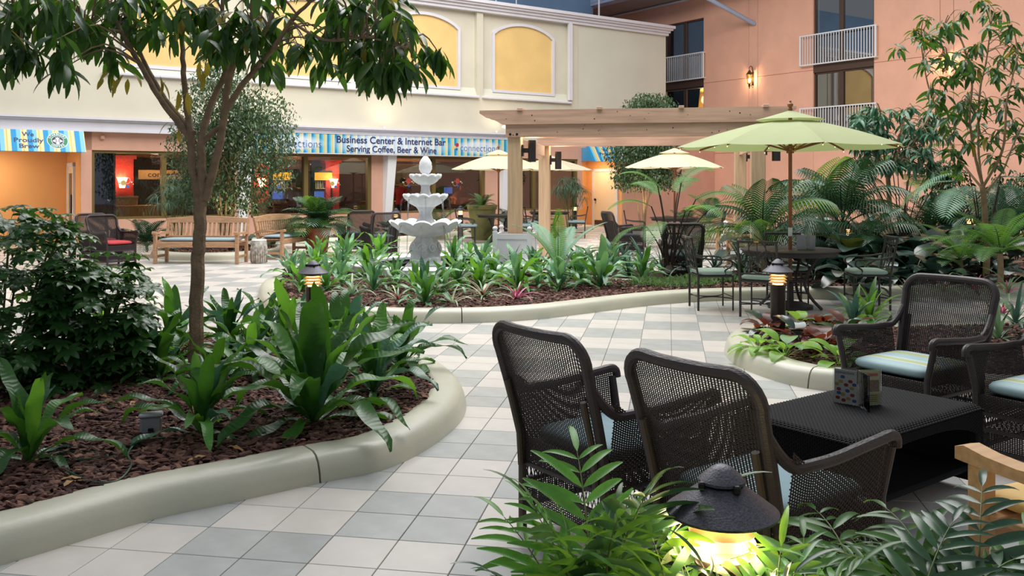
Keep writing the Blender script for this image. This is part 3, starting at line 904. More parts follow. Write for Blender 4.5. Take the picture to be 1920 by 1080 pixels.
bed('round edged bed of the ficus behind the teak benches', [(FIC[0] + 1.35 * math.cos(a * PI / 5) * (1 if math.cos(a * PI / 5) > 0 else 1.15), FIC[1] + 1.75 * math.sin(a * PI / 5)) for a in range(10)], (), 900)
def stp(s, t): p = ST(s, t); return (p.x, p.y)
bed('narrow curved bed of greenery under the café windows', [stp(8.6, 24.4), stp(8.7, 23.3), stp(9.9, 22.2), stp(11.3, 21.7), stp(12.8, 22.2), stp(14.4, 23.2), stp(15.8, 23.9), stp(17.5, 23.6), stp(19.4, 23.5), stp(20.0, 24.4), stp(14, 24.42)], (), 900)

# ================================================================== FOUNTAIN
fx, fy = -1.45, 15.2
ft = thing('fountain', 'white cast stone three-tier fountain with scalloped basins and pineapple finial', 'fountain', (fx, fy, .1))
def scal(nl, amp, j0, lobes=12):
    def f(j, an, r, z):
        wv = (abs(math.cos(an * lobes / 2)) - .64)
        k = max(0, (j - j0)) / max(1, nl - j0)
        return (r * (1 + .07 * wv * min(1, j / 3)), z + amp * wv * k * (1 if j <= nl else 1))
    return f
def basin(name, r, z0, z1, lobes=12):
    p = [(r * .2, z0), (r * .45, z0 + (z1 - z0) * .1), (r * .72, z0 + (z1 - z0) * .36), (r * .9, z0 + (z1 - z0) * .7), (r, z1 - .03), (r * 1.025, z1), (r * .96, z1 + .022), (r * .86, z1 - (z1 - z0) * .12), (r * .5, z1 - (z1 - z0) * .5), (0.02, z1 - (z1 - z0) * .55)]
    amps = (z1 - z0) * .3
    def rad(j, an, rr, z):
        wv = .72 * abs(math.cos(an * lobes / 2)) ** .8 - .42
        k = [0, .05, .2, .5, .9, 1, 1, .6, .1, 0][j]
        return (rr * (1 + .09 * wv * [0, .5, .8, 1, 1, 1, 1, .8, .2, 0][j]), z + amps * wv * k)
    put(name, MB().lathe(p, lobes * 10, None, rad).mesh(name, M['stone'], 1.2), ft)
    put('water_surface', MB().lathe([(r * .88, z1 - (z1 - z0) * .2), (0.0, z1 - (z1 - z0) * .2)], 40).mesh('water_surface', M['water']), ft)
put('plinth', MB().cbox((0, 0, .06), (.62, .62, .2), .02).cbox((0, 0, .2), (.48, .48, .14), .02).mesh('plinth', M['stone'], .5), ft)
def flut(j, an, r, z): return (r * (1 + .05 * math.cos(an * 8)), z)
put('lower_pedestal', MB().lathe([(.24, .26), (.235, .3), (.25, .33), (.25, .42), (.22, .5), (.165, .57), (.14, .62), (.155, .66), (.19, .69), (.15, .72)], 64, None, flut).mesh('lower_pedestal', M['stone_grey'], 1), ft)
b = MB()                                         # carved scrolls on the four sides of the pedestal
for q in range(4):
    a = q * PI / 2 - PI / 2 + .25
    for sg_ in (-1, 1):
        pts = []
        for k in range(22):
            an = k * .42; rr = .085 - .0032 * k
            pts.append((sg_ * (.085 + rr * math.cos(an)), .42 + rr * math.sin(an)))
        P = []
        for (x, z) in pts:
            r_ = .262 - max(0, (z - .42)) * .45
            P.append((r_ * math.cos(a + x / .25), r_ * math.sin(a + x / .25), z))
        b.tube(P, .014, 6)
put('carved_scroll', b.mesh('carved_scroll', M['stone']), ft)
basin('lower_basin', .585, .59, .845)
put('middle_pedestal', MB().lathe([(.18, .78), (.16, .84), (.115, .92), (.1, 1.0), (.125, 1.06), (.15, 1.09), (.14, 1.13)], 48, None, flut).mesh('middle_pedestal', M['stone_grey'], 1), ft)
basin('middle_basin', .365, 1.08, 1.285)
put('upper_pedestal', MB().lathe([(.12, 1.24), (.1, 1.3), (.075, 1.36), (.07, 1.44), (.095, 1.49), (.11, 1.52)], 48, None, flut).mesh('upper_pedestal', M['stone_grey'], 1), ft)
basin('upper_basin', .262, 1.46, 1.62)
def pine(j, an, r, z): return (r * (1 + .06 * math.cos(an * 10 + j * PI)), z)
put('pineapple_finial', MB().lathe([(.07, 1.56), (.075, 1.63), (.055, 1.65), (.085, 1.68), (.105, 1.73), (.108, 1.78), (.098, 1.84), (.075, 1.89), (.045, 1.93), (.03, 1.95), (.0, 1.955)], 60, None, pine).mesh('pineapple_finial', M['stone'], 1), ft)
b = MB()
b.tube([(0, 0, 1.93), (.004, 0, 2.0), (.0, .003, 2.07), (.006, 0, 2.12)], [.03, .034, .03, .012], 8)
for r, z1, z0, n_, ro in ((.59, .8, .2, 10, .3), (.37, 1.25, .8, 8, .1)):
    for k in range(n_):
        a = 2 * PI * k / n_ + ro
        b.tube([(r * math.cos(a), r * math.sin(a), z1), ((r + .03) * math.cos(a), (r + .03) * math.sin(a), z1 - .06), ((r + .045) * math.cos(a), (r + .045) * math.sin(a), (z0 + z1) / 2), ((r + .05) * math.cos(a), (r + .05) * math.sin(a), z0)], [.012, .012, .008, .006], 6)
put('water_stream', b.mesh('water_stream', M['water']), ft, kind='stuff')
pool = thing('pool_curb', 'low white pool wall encircling the base of the fountain', 'curb', (fx + .25, fy + .35, .1))
b = MB(); n_ = 60
prof = [(1.55, 0), (1.55, .14), (1.5, .18), (1.35, .18), (1.3, .14), (1.3, 0)]
b.lathe(prof, n_)
b.f = [f for f in b.f if len(f) == 4]
put('pool_wall', b.mesh('pool_wall', M['white_paint'], .7), pool)
put('water_surface', MB().lathe([(1.32, .1), (0, .1)], 40).mesh('water_surface', M['water']), pool)

# ================================================================== WICKER ARMCHAIRS
def ribbons(paths, w, h, name, m):
    """paths: (k, n, 3) points, normals (k, n, 3) -> woven strands of rectangular section"""
    allV, allF, off = [], [], 0
    for P, Nn, ww, hh in paths:
        k, n, _ = P.shape
        T = np.gradient(P, axis=1)
        T /= np.linalg.norm(T, axis=2, keepdims=True) + 1e-9
        B = np.cross(Nn, T); B /= np.linalg.norm(B, axis=2, keepdims=True) + 1e-9
        N2 = np.cross(T, B)
        V = np.stack([P + B * ww / 2 * a + N2 * hh / 2 * c for a, c in ((-1, 0), (0, -1), (1, 0), (0, 1))], 2)
        allV.append(V.reshape(-1, 3))
        idx = np.arange(k * n * 4).reshape(k, n, 4) + off
        F = np.stack([idx[:, :-1, :], np.roll(idx[:, :-1, :], -1, 2), np.roll(idx[:, 1:, :], -1, 2), idx[:, 1:, :]], -1)
        allF.append(F.reshape(-1, 4)); off += k * n * 4
    return np_mesh(name, np.concatenate(allV), np.concatenate(allF), m)
def surf(S, U, V):
    e = 1e-3
    P = S(U, V)
    N = np.cross(S(U + e, V) - S(U - e, V), S(U, V + e) - S(U, V - e))
    return P, N / (np.linalg.norm(N, axis=-1, keepdims=True) + 1e-9)
def weave(S, nu, nv, wu, wv, amp):
    u = (np.arange(nu) + .5) / nu; v = (np.arange(nv) + .5) / nv
    vv = np.linspace(0, 1, max(8, nv // 4) + 1)
    P, N = surf(S, *np.meshgrid(u, vv, indexing='ij'))
    out = [(P, N, wu, wu * .7)]
    uu = np.linspace(0, 1, nu + 1)
    P, N = surf(S, *np.meshgrid(uu, v, indexing='xy'))
    sgn = (((np.arange(nu + 1)[None, :] + np.arange(nv)[:, None]) % 2) * 2 - 1)[..., None]
    out.append((P + N * sgn * amp, N, wv, wv * .6))
    return out
HB, SEATZ = .96, .40
def hoop_w(z): return .285 + .03 * (z - .4) / .56
def back_y(z): return -.30 - .02 * 0 - .15 * np.clip((z - .42) / .54, 0, 1) ** 1.1
def S_back(U, V):
    x_ = (U - .5) * 2
    rr = np.clip((np.abs(x_) - .72) / .28, 0, 1)
    zt = HB - .02 - .1 * (1 - np.sqrt(np.clip(1 - rr ** 2, 0, 1)))
    z = .42 + V * (zt - .42)
    wd = .275 + .03 * (z - .4) / .56
    y = back_y(z) - .03 * (1 - x_ ** 2) * np.clip((z - .42) / .3, 0, 1)
    return np.stack([x_ * wd, y, z], -1)
def arm_z(y):
    q = np.clip((y + .30) / .6, 0, 1)
    return .62 + .035 * np.clip((q - .25) / .75, 0, 1) + .09 * np.clip((.25 - q) / .25, 0, 1) ** 1.5
def S_side(sg_, z0=.31, z1=None):
    def S(U, V):
        y = -.29 + U * .59
        zt = arm_z(y) if z1 is None else z1
        z = z0 + V * (zt - z0)
        x = sg_ * (.285 + .05 * np.clip((z - .3) / .35, 0, 1))
        return np.stack([x, y, z], -1)
    return S
def S_flat(y, z0, z1, hw=.285):
    def S(U, V): return np.stack([(U - .5) * 2 * hw, np.full_like(U, y) + .0 * V, z0 + V * (z1 - z0)], -1)
    return S
def lattice(S, n):
    out = []
    for sg_ in (1, -1):
        a = np.linspace(0, 1, n + 1)[:-1]
        t = np.linspace(0, 1, 3)
        U = a[:, None] + (t[None, :] if sg_ > 0 else 1 - t[None, :]) / n
        V = np.repeat(t[None, :], n, 0)
        P, N = surf(S, U, V)
        out.append((P + N * .003 * sg_, N, .006, .005))
    return out
def pillow(wx, wy, h, m, name='cushion', n=28, e=.28):
    b = MB()
    def sg(c, k): return math.copysign(abs(c) ** k, c)
    vs, fs = [], []
    J = 9
    for j in range(J + 1):
        ph_ = -PI / 2 + PI * j / J
        for k in range(n * 2):
            th = PI * k / n
            cx = sg(math.cos(ph_), .35)
            vs.append((wx / 2 * cx * sg(math.cos(th), e), wy / 2 * cx * sg(math.sin(th), e), h / 2 * sg(math.sin(ph_), .8) + h / 2))
    m2 = n * 2
    fs = [(j * m2 + k, j * m2 + (k + 1) % m2, (j + 1) * m2 + (k + 1) % m2, (j + 1) * m2 + k) for j in range(J) for k in range(m2)]
    return b.add(vs, fs).mesh(name, m, 1.2)
CUSH = {k: pillow(.53, .53, .085, M[k]) for k in ('stripe_cush', 'blue_cush', 'teal_cush', 'red_cush')}
def make_wicker(label, loc, rz, cush):
    t = thing('wicker_armchair', label, 'chair', loc, rz)
    zs = [0.42, .5, .6, .7, .78, .84]
    L_ = [(-(hoop_w(z)), float(back_y(z)), z) for z in zs]
    top = []
    for k in range(7):
        a = PI / 2 * k / 6
        top.append((-(.3125 - .1 + .1 * math.cos(a)), float(back_y(.86 + .1 * math.sin(a))), .86 + .1 * math.sin(a)))
    mid = [(x, float(back_y(HB)) - .03 * (1 - (x / .3) ** 2), HB) for x in (-.1, 0, .1)]
    hp = L_ + top + mid + [(-p[0], p[1], p[2]) for p in (L_ + top)[::-1]]
    put('back_frame', MB().tube(hp, .0235, 10).mesh('back_frame', M['wicker_tube']), t)
    for sg_ in (-1, 1):
        ap = [(sg_ * .305, float(back_y(.76)), .76), (sg_ * .312, -.33, .685), (sg_ * .32, -.26, .635)]
        ap += [(sg_ * .333, y, float(arm_z(np.array(y))) + .005) for y in (-.18, -.05, .1, .22, .29)] + [(sg_ * .333, .325, .645), (sg_ * .33, .332, .61)]
        put('armrest', MB().tube([p for p in spline(ap, 4, False)], .022, 10).mesh('armrest', M['wicker_tube']), t)
        put('side_weave', ribbons(weave(S_side(sg_), 44, 34, .0085, .006, .002), 0, 0, 'side_weave', M['wicker']), t, kind='stuff')
        for y in (-.30, .30):
            lg = [(sg_ * .285, y, .0), (sg_ * .285, y, .3), (sg_ * .287, y, .42)]
            if y > 0: lg.append((sg_ * .33, y, .62))
            g = put('leg', MB().tube(lg, .0195, 10).mesh('leg', M['wicker_tube'] if y > 0 else M['cane_leg']), t)
            put('foot_glide', MB().tube([(sg_ * .285, y, .0), (sg_ * .285, y, .015)], .022, 10).mesh('foot_glide', M['dark_metal']), g)
        put('back_upright', MB().tube([(sg_ * .262, -.325, .30), (sg_ * .262, -.335, .45), (sg_ * .268, -.40, .70)], .015, 8).mesh('back_upright', M['cane_leg']), t)
    put('back_weave', ribbons(weave(S_back, 44, 62, .0082, .0034, .0016), 0, 0, 'back_weave', M['wicker']), t, kind='stuff')
    sk = []
    for S in (S_flat(-.30, .30, .43), S_flat(.305, .30, .41)): sk += weave(S, 44, 14, .0095, .0075, .002)
    for S in (S_flat(-.30, .11, .21), S_flat(.30, .11, .21)): sk += weave(S, 44, 10, .008, .006, .002)
    for sg_ in (-1, 1): sk += weave(S_side(sg_, .11, .21), 44, 10, .008, .006, .002)
    for S in (S_flat(-.30, .22, .30), S_flat(.30, .22, .30), S_side(1, .22, .30), S_side(-1, .22, .30)): sk += lattice(S, 22)
    put('skirt_weave', ribbons(sk, 0, 0, 'skirt_weave', M['wicker']), t, kind='stuff')
    b = MB()
    for z in (.10, .215, .305):
        b.tube([(-.285, -.3, z), (.285, -.3, z), (.285, .3, z), (-.285, .3, z)], .013, 8, closed=True)
    put('stretcher_rail', b.mesh('stretcher_rail', M['wicker_tube']), t)
    put('seat', MB().cbox((0, 0, .385), (.56, .6, .03), .01).mesh('seat', M['wicker'], .5), t)
    put('cushion', CUSH[cush], t, (0, .01, .40))
    return t
AX = (.81, .586)
chA = make_wicker('tall-backed brown wicker armchair with its back turned, nearer the big mulch bed', (.459, 4.168, 0), face(*AX), 'teal_cush')
chB = dup(chA, 'tall-backed brown wicker armchair with its back turned, behind the nearest bollard lamp', (.98, 3.48, 0), face(*AX))
sw = {'cushion': CUSH['stripe_cush'], 'back_weave': None}
for me_ in ('back_weave', 'side_weave', 'skirt_weave'): pass
chC = dup(chA, 'dark wicker armchair facing the low table, its whole back and striped cushion in view', (2.56, 5.80, 0), face(-.83, -.56), swap={'cushion': CUSH['stripe_cush']})
chD = dup(chA, 'dark wicker armchair with a striped cushion cut off by the right edge', (3.04, 5.07, 0), face(-.83, -.56), swap={'cushion': CUSH['stripe_cush']})
chH = dup(chA, 'brown wicker armchair with a red cushion beside the left end of the teak bench', (-7.72, 17.55, 0), face(.8, -.6), swap={'cushion': CUSH['red_cush']})
dup(chA, 'brown wicker armchair half hidden behind the one with the red cushion', (-8.3, 18.3, 0), face(.75, -.66), swap={'cushion': CUSH['red_cush']})
dup(chA, 'brown wicker armchair with its back turned, closest to the left of the fountain', (-2.86, 19.6, 0), face(-.45, .89), swap={'cushion': CUSH['blue_cush']})
dup(chA, 'brown wicker armchair with its back turned, next to the terracotta pot', (-3.62, 20.9, 0), face(-.5, .86), swap={'cushion': CUSH['blue_cush']})
dup(chA, 'dark wicker armchair in profile facing right, beyond the pergola post', (2.5, 20.0, 0), face(.95, .3), swap={'cushion': CUSH['blue_cush']})
dup(chA, 'broad dark wicker armchair with its back turned, behind the tall tree fern stalks', (2.72, 14.55, 0), face(.12, 1), swap={'cushion': CUSH['blue_cush']})

lc1 = dup(chA, 'dark wicker armchair deep in the planting, behind the feather palms right of the parasol pole', (8.0, 20.4, 0), face(-.9, .3), swap={'cushion': CUSH['teal_cush']})
lc2 = dup(chA, 'dark wicker armchair with a pale pillow glimpsed behind the parasol pole', (6.6, 19.4, 0), face(-.4, -.9), swap={'cushion': CUSH['teal_cush']})
M['pillow_print'] = stripes('printed_pillow', .16, [(0, '#cfd8d2'), (.4, '#9db58a'), (.6, '#7fb0b8'), (.8, '#cfd8d2')], axis=0)
for lab, p, m_, rz in (('printed pale green pillow propped in the armchair behind the parasol pole', (6.58, 19.26, .66), 'pillow_print', -.35), ('teal pillow propped in the armchair behind the feather palms', (8.02, 20.36, .66), 'teal_cush', 1.1)):
    t = thing('throw_pillow', lab, 'pillow', p, rot=(R(75), 0, rz))
    put('cover', pillow(.44, .4, .13, M[m_], e=.5), t)
    put('piping', MB().tube([(.21 * math.copysign(abs(math.cos(a * PI / 12)) ** .5, math.cos(a * PI / 12)), .19 * math.copysign(abs(math.sin(a * PI / 12)) ** .5, math.sin(a * PI / 12)), .065) for a in range(24)], .006, 5, closed=True).mesh('piping', M['white_paint']), t)

# ---- low woven table
tb = thing('wicker_coffee_table', 'low black woven table between the wicker armchairs', 'table', (1.78, 4.63, 0), math.atan2(.6, .8))
TL, TW, TZ = 1.16, .70, .45
def S_top(U, V):
    x = (U - .5) * TL; y = (V - .5) * TW
    ex = np.clip((np.abs(x) - (TL / 2 - .05)) / .05, 0, 1); ey = np.clip((np.abs(y) - (TW / 2 - .05)) / .05, 0, 1)
    return np.stack([x, y, TZ - .018 * ex ** 2 - .018 * ey ** 2], -1)
put('woven_top', ribbons(weave(S_top, 90, 64, .0115, .0105, .0022), 0, 0, 'woven_top', M['wicker_black']), tb, kind='stuff')
put('top_board', MB().cbox((0, 0, TZ - .03), (TL - .02, TW - .02, .04), .015).mesh('top_board', M['wicker_black'], .5), tb)
def S_apr(y, x0, x1, lo):
    def S(U, V):
        x = x0 + U * (x1 - x0)
        z0 = TZ - .07 - lo * (np.abs(U - .5) * 2) ** 3
        return np.stack([x, np.full_like(U, y), z0 + V * (TZ - .02 - z0)], -1)
    return S
ap = []
for y in (-TW / 2 + .01, TW / 2 - .01): ap += weave(S_apr(y, -TL / 2 + .01, TL / 2 - .01, .1), 80, 12, .011, .008, .002)
def S_end(x):
    def S(U, V): return np.stack([np.full_like(U, x), (U - .5) * (TW - .02), .04 + V * (TZ - .06)], -1)
    return S
for x in (-TL / 2 + .01, TL / 2 - .01): ap += weave(S_end(x), 54, 40, .0115, .0095, .002)
put('side_weave', ribbons(ap, 0, 0, 'side_weave', M['wicker_black']), tb, kind='stuff')
for x in (-1, 1):
    for y in (-1, 1): put('leg', MB().cbox((x * (TL / 2 - .035), y * (TW / 2 - .035), .21), (.05, .05, .42), .01).mesh('leg', M['wicker_black'], .5), tb)
    put('end_panel', MB().box(x * (TL / 2 - .03) - .004, x * (TL / 2 - .03) + .004, -TW / 2 + .03, TW / 2 - .03, .05, TZ - .04).mesh('end_panel', M['wicker_black'], 0), tb)
put('lower_shelf', MB().cbox((0, 0, .12), (TL - .1, TW - .1, .03), .01).mesh('lower_shelf', M['wicker_black'], .5), tb)

# ---- clear menu stands
M['card_white'] = mat('menu_card', '#e6e2de', .5)
M['card_green'] = mat('olive_menu_card', '#b8bd8c', .5)
M['card_dark'] = mat('menu_photo', '#6a4c34', .6, var=.5, vs=90)
M['print_red'] = mat('print_red', '#a8402c', .5); M['print_gold'] = mat('print_gold', '#d0b05c', .5); M['print_blue'] = mat('print_blue', '#4a6fa8', .5)
def menu(label, loc, rz, sc=1, detail=True):
    t = thing('menu_stand', label, 'menu stand', loc, rz, scale=sc)
    ang = (0, R(128), R(-100))
    W, H = .128, .185
    for k, a in enumerate(ang):
        h = put('acrylic_panel', MB().cbox((W / 2 + .003, 0, H / 2), (W, .006, H), .0015).mesh('acrylic_panel', M['acrylic'], 0), t, rot=(0, 0, a))
        if k == 2 and detail: continue
        put('card', MB().box(.008, W - .004, -.0012, .0012, .006, H - .006).mesh('card', M['card_green'] if k == 0 else M['card_white'], 0), h)
        sd = -1 if k == 0 else 1
        def quad(bb, x0, x1, z0, z1): bb.box(x0, x1, min(sd * .0013, sd * .0018), max(sd * .0013, sd * .0018), z0, z1)
        if k == 0:
            bb = MB(); quad(bb, .014, W - .01, .07, .13); put('photo', bb.mesh('photo', M['card_dark'], 0), h)
            bb = MB(); quad(bb, .02, W - .016, .15, .165); put('heading', bb.mesh('heading', M['print_red'], 0), h)
            bb = MB()
            for z in (.02, .03, .04, .05): quad(bb, .025, W - .02, z, z + .003)
            put('small_print', bb.mesh('small_print', M['card_dark'], 0), h, kind='stuff')
        if k == 1 and detail:
            o = text('heading', 'connections', .022, M['navy_ink'], h, (W / 2 + .004, .0022, H - .022), (R(90), 0, R(180)), ext=.0003)
            fit(o, .095)
            for cn, pts in (('print_red', ((.03, .05), (.062, .1), (.1, .075), (.04, .12), (.105, .03), (.075, .02))), ('print_gold', ((.05, .03), (.09, .115), (.032, .085), (.078, .05), (.11, .1))), ('print_blue', ((.02, .105), (.08, .14), (.055, .07), (.02, .022), (.1, .055)))):
                bb = MB()
                for (x, z) in pts:
                    dp = [(x + .0115 * math.copysign(abs(math.cos(k2 * PI / 6)) ** .7, math.cos(k2 * PI / 6)), sd * .0017, z + .0085 * math.copysign(abs(math.sin(k2 * PI / 6)) ** .7, math.sin(k2 * PI / 6))) for k2 in range(12)]
                    bb.add(dp, [tuple(range(12))])
                put('menu_dots', bb.mesh('menu_dots', M[cn], 0), h, kind='stuff')
    return t
menu('clear three-sided menu stand with coloured dots on the low woven table', (1.78, 4.66, TZ + .003), R(12))

# ================================================================== TEAK BENCHES AND ARMCHAIR
def teak_seat(name, label, cat, loc, rz, Lx, cush, nsl, m='teak', cd_=.46, cy=0.0, group=None):
    t = thing(name, label, cat, loc, rz)
    W = Lx / 2
    mt = M[m]
    dep = .26
    for sg_ in (-1, 1):
        put('front_leg', MB().cbox((sg_ * (W - .035), dep, .305), (.065, .065, .61), .006).mesh('front_leg', mt, .5), t)
        put('rear_leg', MB().bar((sg_ * (W - .035), -dep, 0), (sg_ * (W - .035), -dep, .43), .06, .06).bar((sg_ * (W - .035), -dep, .41), (sg_ * (W - .035), -dep - .11, .88), .055, .05).mesh('rear_leg', mt, .5), t)
        ar = [(-dep - .05, .60), (-.1, .625), (.1, .615), (.22, .625), (.30, .64), (.335, .63), (.335, .59), (.26, .585), (0, .575), (-dep - .05, .56)]
        vs = [(sg_ * (W - .035) + q * .04, y, z) for q in (-1, 1) for y, z in ar]
        k = len(ar)
        fs = [tuple(range(k)), tuple(range(2 * k - 1, k - 1, -1))] + [(i, i + k, (i + 1) % k + k, (i + 1) % k) for i in range(k)]
        put('armrest', MB().add(vs, fs).mesh('armrest', mt, .5), t)
        put('side_stretcher', MB().cbox((sg_ * (W - .035), 0, .14), (.03, 2 * dep, .05), .004).mesh('side_stretcher', mt, 0), t)
    put('front_rail', MB().cbox((0, dep, .37), (Lx - .1, .03, .09), .005).mesh('front_rail', mt, 0), t)
    put('rear_rail', MB().cbox((0, -dep, .37), (Lx - .1, .03, .08), .005).mesh('rear_rail', mt, 0), t)
    sl = MB().cbox((0, 0, 0), (Lx - .06, .075, .02), .003).mesh('seat_slat', mt, 0)
    for k in range(6): put('seat_slat', sl, t, (0, -dep + .03 + k * .092, .425))
    nx = 12                                      # crested top rail
    b = MB()
    vs = []
    for i in range(nx + 1):
        x = -W + .02 + (Lx - .04) * i / nx
        cz = .055 * math.cos((i / nx - .5) * PI * .9)
        for y, z in ((-dep - .12, .875 + cz * .9), (-dep - .085, .87 + cz * .9), (-dep - .07, .79), (-dep - .105, .795)): vs.append((x, y, z))
    fs = [(i * 4 + j, i * 4 + (j + 1) % 4, (i + 1) * 4 + (j + 1) % 4, (i + 1) * 4 + j) for i in range(nx) for j in range(4)] + [(0, 1, 2, 3), tuple(nx * 4 + j for j in (3, 2, 1, 0))]
    put('crest_rail', b.add(vs, fs).mesh('crest_rail', mt, .7), t)
    put('lower_back_rail', MB().bar((-W + .06, -dep - .02, .50), (W - .06, -dep - .02, .50), .035, .06).mesh('lower_back_rail', mt, 0), t)
    bs = MB()
    pr = [(-.0, .50), (-.035, .62), (-.05, .72), (-.075, .82)]
    vs = [(x, -dep - .015 + y + o_, z) for y, z in pr for x, o_ in ((-.02, 0), (.02, 0), (.02, -.018), (-.02, -.018))]
    fs = [(i * 4 + j, i * 4 + (j + 1) % 4, (i + 1) * 4 + (j + 1) % 4, (i + 1) * 4 + j) for i in range(3) for j in range(4)]
    sm = bs.add(vs, fs).mesh('back_slat', mt, .5)
    for k in range(nsl): put('back_slat', sm, t, (-W + .11 + (Lx - .22) * k / (nsl - 1), 0, 0))
    put('cushion', pillow(Lx - .16, cd_, .07, M[cush], n=40, e=.16), t, (0, cy, .435))
    return t
teak_seat('teak_bench', 'slatted teak bench with a blue-grey cushion, seen straight on beside the wicker chairs', 'bench', (-6.22, 18.15, 0), face(-.06, -1), 1.72, 'blue_cush', 18)
teak_seat('teak_bench', 'slatted teak bench set at an angle beside the stone stool and terracotta pot', 'bench', (-4.85, 19.65, 0), face(.98, -.2), 1.75, 'blue_cush', 16)
nearseat = teak_seat('teak_armchair', 'light teak armchair with a cream cushion cut off at the lower right corner', 'chair', (2.02, 3.02, 0), face(-.42, .91), .72, 'cream_cush', 8, 'teak_light', .34, .13)
nearseat.scale = (1, 1, 1.08)
teak_seat('teak_armchair', 'nearer of the two small teak armchairs with pale green cushions beyond the planting', 'chair', (4.55, 17.6, 0), face(-1, -.15), .62, 'mint', 7)
teak_seat('teak_armchair', 'farther of the two small teak armchairs with pale green cushions beyond the planting', 'chair', (4.75, 19.4, 0), face(-1, -.15), .62, 'mint', 7)

# garden stools
M['stool'] = mat('mottled_stool', '#9a8f82', .7, var=.3, vs=12, col2='#d4d0c8', bump=.4, bs=30)
for lab, loc in (('weathered drum shaped stool standing before the gap between the teak benches', (-5.05, 18.1, 0)), ('weathered drum shaped stool tucked by the far end of the angled teak bench', (-4.55, 20.75, 0))):
    st = thing('garden_stool', lab, 'stool', loc)
    put('body', MB().lathe([(.14, 0), (.155, .05), (.165, .2), (.165, .3), (.15, .42), (.14, .45)], 28).mesh('body', M['stool']), st)
    put('rim', MB().lathe([(.142, .445), (.15, .455), (.14, .47), (0.0, .472)], 28).mesh('rim', M['stone_grey']), st)
    b = MB()
    for k in range(22):
        a = 2 * PI * k / 22
        b.tube([(.155 * math.cos(a), .155 * math.sin(a), .02), (.168 * math.cos(a), .168 * math.sin(a), .2 + .05 * (k % 3))], .008, 5)
    put('ribbing', b.mesh('ribbing', M['bark']), st, kind='stuff')

# ================================================================== PERGOLA
pg = thing('pergola', 'cedar pergola on square posts with bracketed beams', 'pergola', (.056, 16.0, 0), TA)
LX, LY = 4.15, 3.85
post = MB().cbox((0, 0, 1.3), (.235, .235, 2.6), .012).mesh('post', M['cedar_post'], .5)
for x in (0, LX):
    for y in (0, LY): put('post', post, pg, (x, y, 0))
def beam(name, x0, x1, y, z0, z1, cut=True, th=.05):
    if cut:                                      # stepped, tapered beam ends
        pr = [(x0, z1), (x0, z1 - .05), (x0 + .12, z1 - .13), (x0 + .22, z1 - .15), (x0 + .3, z1 - .19), (x0 + .42, z0), (x1 - .42, z0), (x1 - .3, z1 - .19), (x1 - .22, z1 - .15), (x1 - .12, z1 - .13), (x1, z1 - .05), (x1, z1)]
    else: pr = [(x0, z1), (x0, z0), (x1, z0), (x1, z1)]
    k = len(pr)
    vs = [(x, y + q, z) for q in (-th / 2, th / 2) for x, z in pr]
    fs = [tuple(range(k)), tuple(range(2 * k - 1, k - 1, -1))] + [(i, i + k, (i + 1) % k + k, (i + 1) % k) for i in range(k)]
    return put(name, MB().add(vs, fs).mesh(name, M['cedar'], 0), pg)
zb, zt = 2.40, 2.63
for y in (-.145, .145): beam('beam', -.14, LX + .14, y, zb, zt, False)
for y in (LY - .145, LY + .145): beam('beam', -.14, LX + .14, y, zb, zt, False)
for y in (-.09, .35): beam('rafter', -.6, LX + .6, y - .1, zt - .01, zt + .24)
for y in (1.3, 2.5, LY + .1): beam('rafter', -.6, LX + .6, y, zt, zt + .22)
for x in (.0, LX):
    put('side_beam', MB().cbox((x, LY / 2, 2.29), (.05, LY - .24, .22), .006).mesh('side_beam', M['cedar'], 0), pg)
for k in range(4):
    put('purlin', MB().cbox((.12 + k * 1.38, LY / 2, zt + .25), (.09, LY + .5, .05), .004).mesh('purlin', M['cedar'], 0), pg)
b = MB()
for k in range(26):
    x, z = rng.uniform(-.3, LX + .2), rng.choice([rng.uniform(zb + .03, zt - .03), rng.uniform(zt + .05, zt + .2)])
    y = -.171 if z < zt - .01 else -.216
    b.lathe([(rng.uniform(.006, .013), 0), (.004, .003), (0, .003)], 8, Matrix.Translation((x, y, z)) @ Matrix.Rotation(R(90), 4, 'X'))
put('knots', b.mesh('knots', M['knot']), pg, kind='stuff')
for x in (-.06, .06): put('bolt', MB().lathe([(.022, 0), (.022, .008), (.012, .014), (0, .014)], 12, Matrix.Translation((x, -.17, 2.45)) @ Matrix.Rotation(R(90), 4, 'X')).mesh('bolt', M['dark_metal']), pg)
def up_down_lamp(label, p):
    t = thing('post_lamp', label, 'wall lamp', p, TA, 'black cylinder lamps on the pergola posts')
    put('cylinder', MB().lathe([(.055, 0), (.07, .0), (.07, .38), (.055, .38), (.055, .34), (0, .34)], 20).mesh('cylinder', M['black_iron']), t)
    put('bracket', MB().box(-.16, -.05, -.03, .03, .16, .24).box(-.175, -.15, -.06, .06, .1, .3).mesh('bracket', M['black_iron'], 0), t)
    put('bulb', MB().lathe([(.05, .03), (.05, .036), (0, .036)], 12).mesh('bulb', M['lamp']), t)
    point_light('post_lamp_light', (0, 0, .46), 5, (1, .72, .42), .05, t)
def PGp(x, y, z): return pg.matrix_basis @ Vector((x, y, z)) if 0 else Vector((.056, 16, 0)) + tu * x + tv_ * y + Vector((0, 0, z))
up_down_lamp('black cylinder lamp on the front left pergola post', PGp(.3, 0, 1.97))
up_down_lamp('black cylinder lamp on the back left pergola post', PGp(.3, LY, 1.9))
up_down_lamp('black cylinder lamp on the front right pergola post, beyond the parasol pole', PGp(LX + .3, 0, 1.97))
up_down_lamp('black cylinder lamp on the back right pergola post, under the parasol rim', PGp(LX - .3 + .6, LY, 1.95))

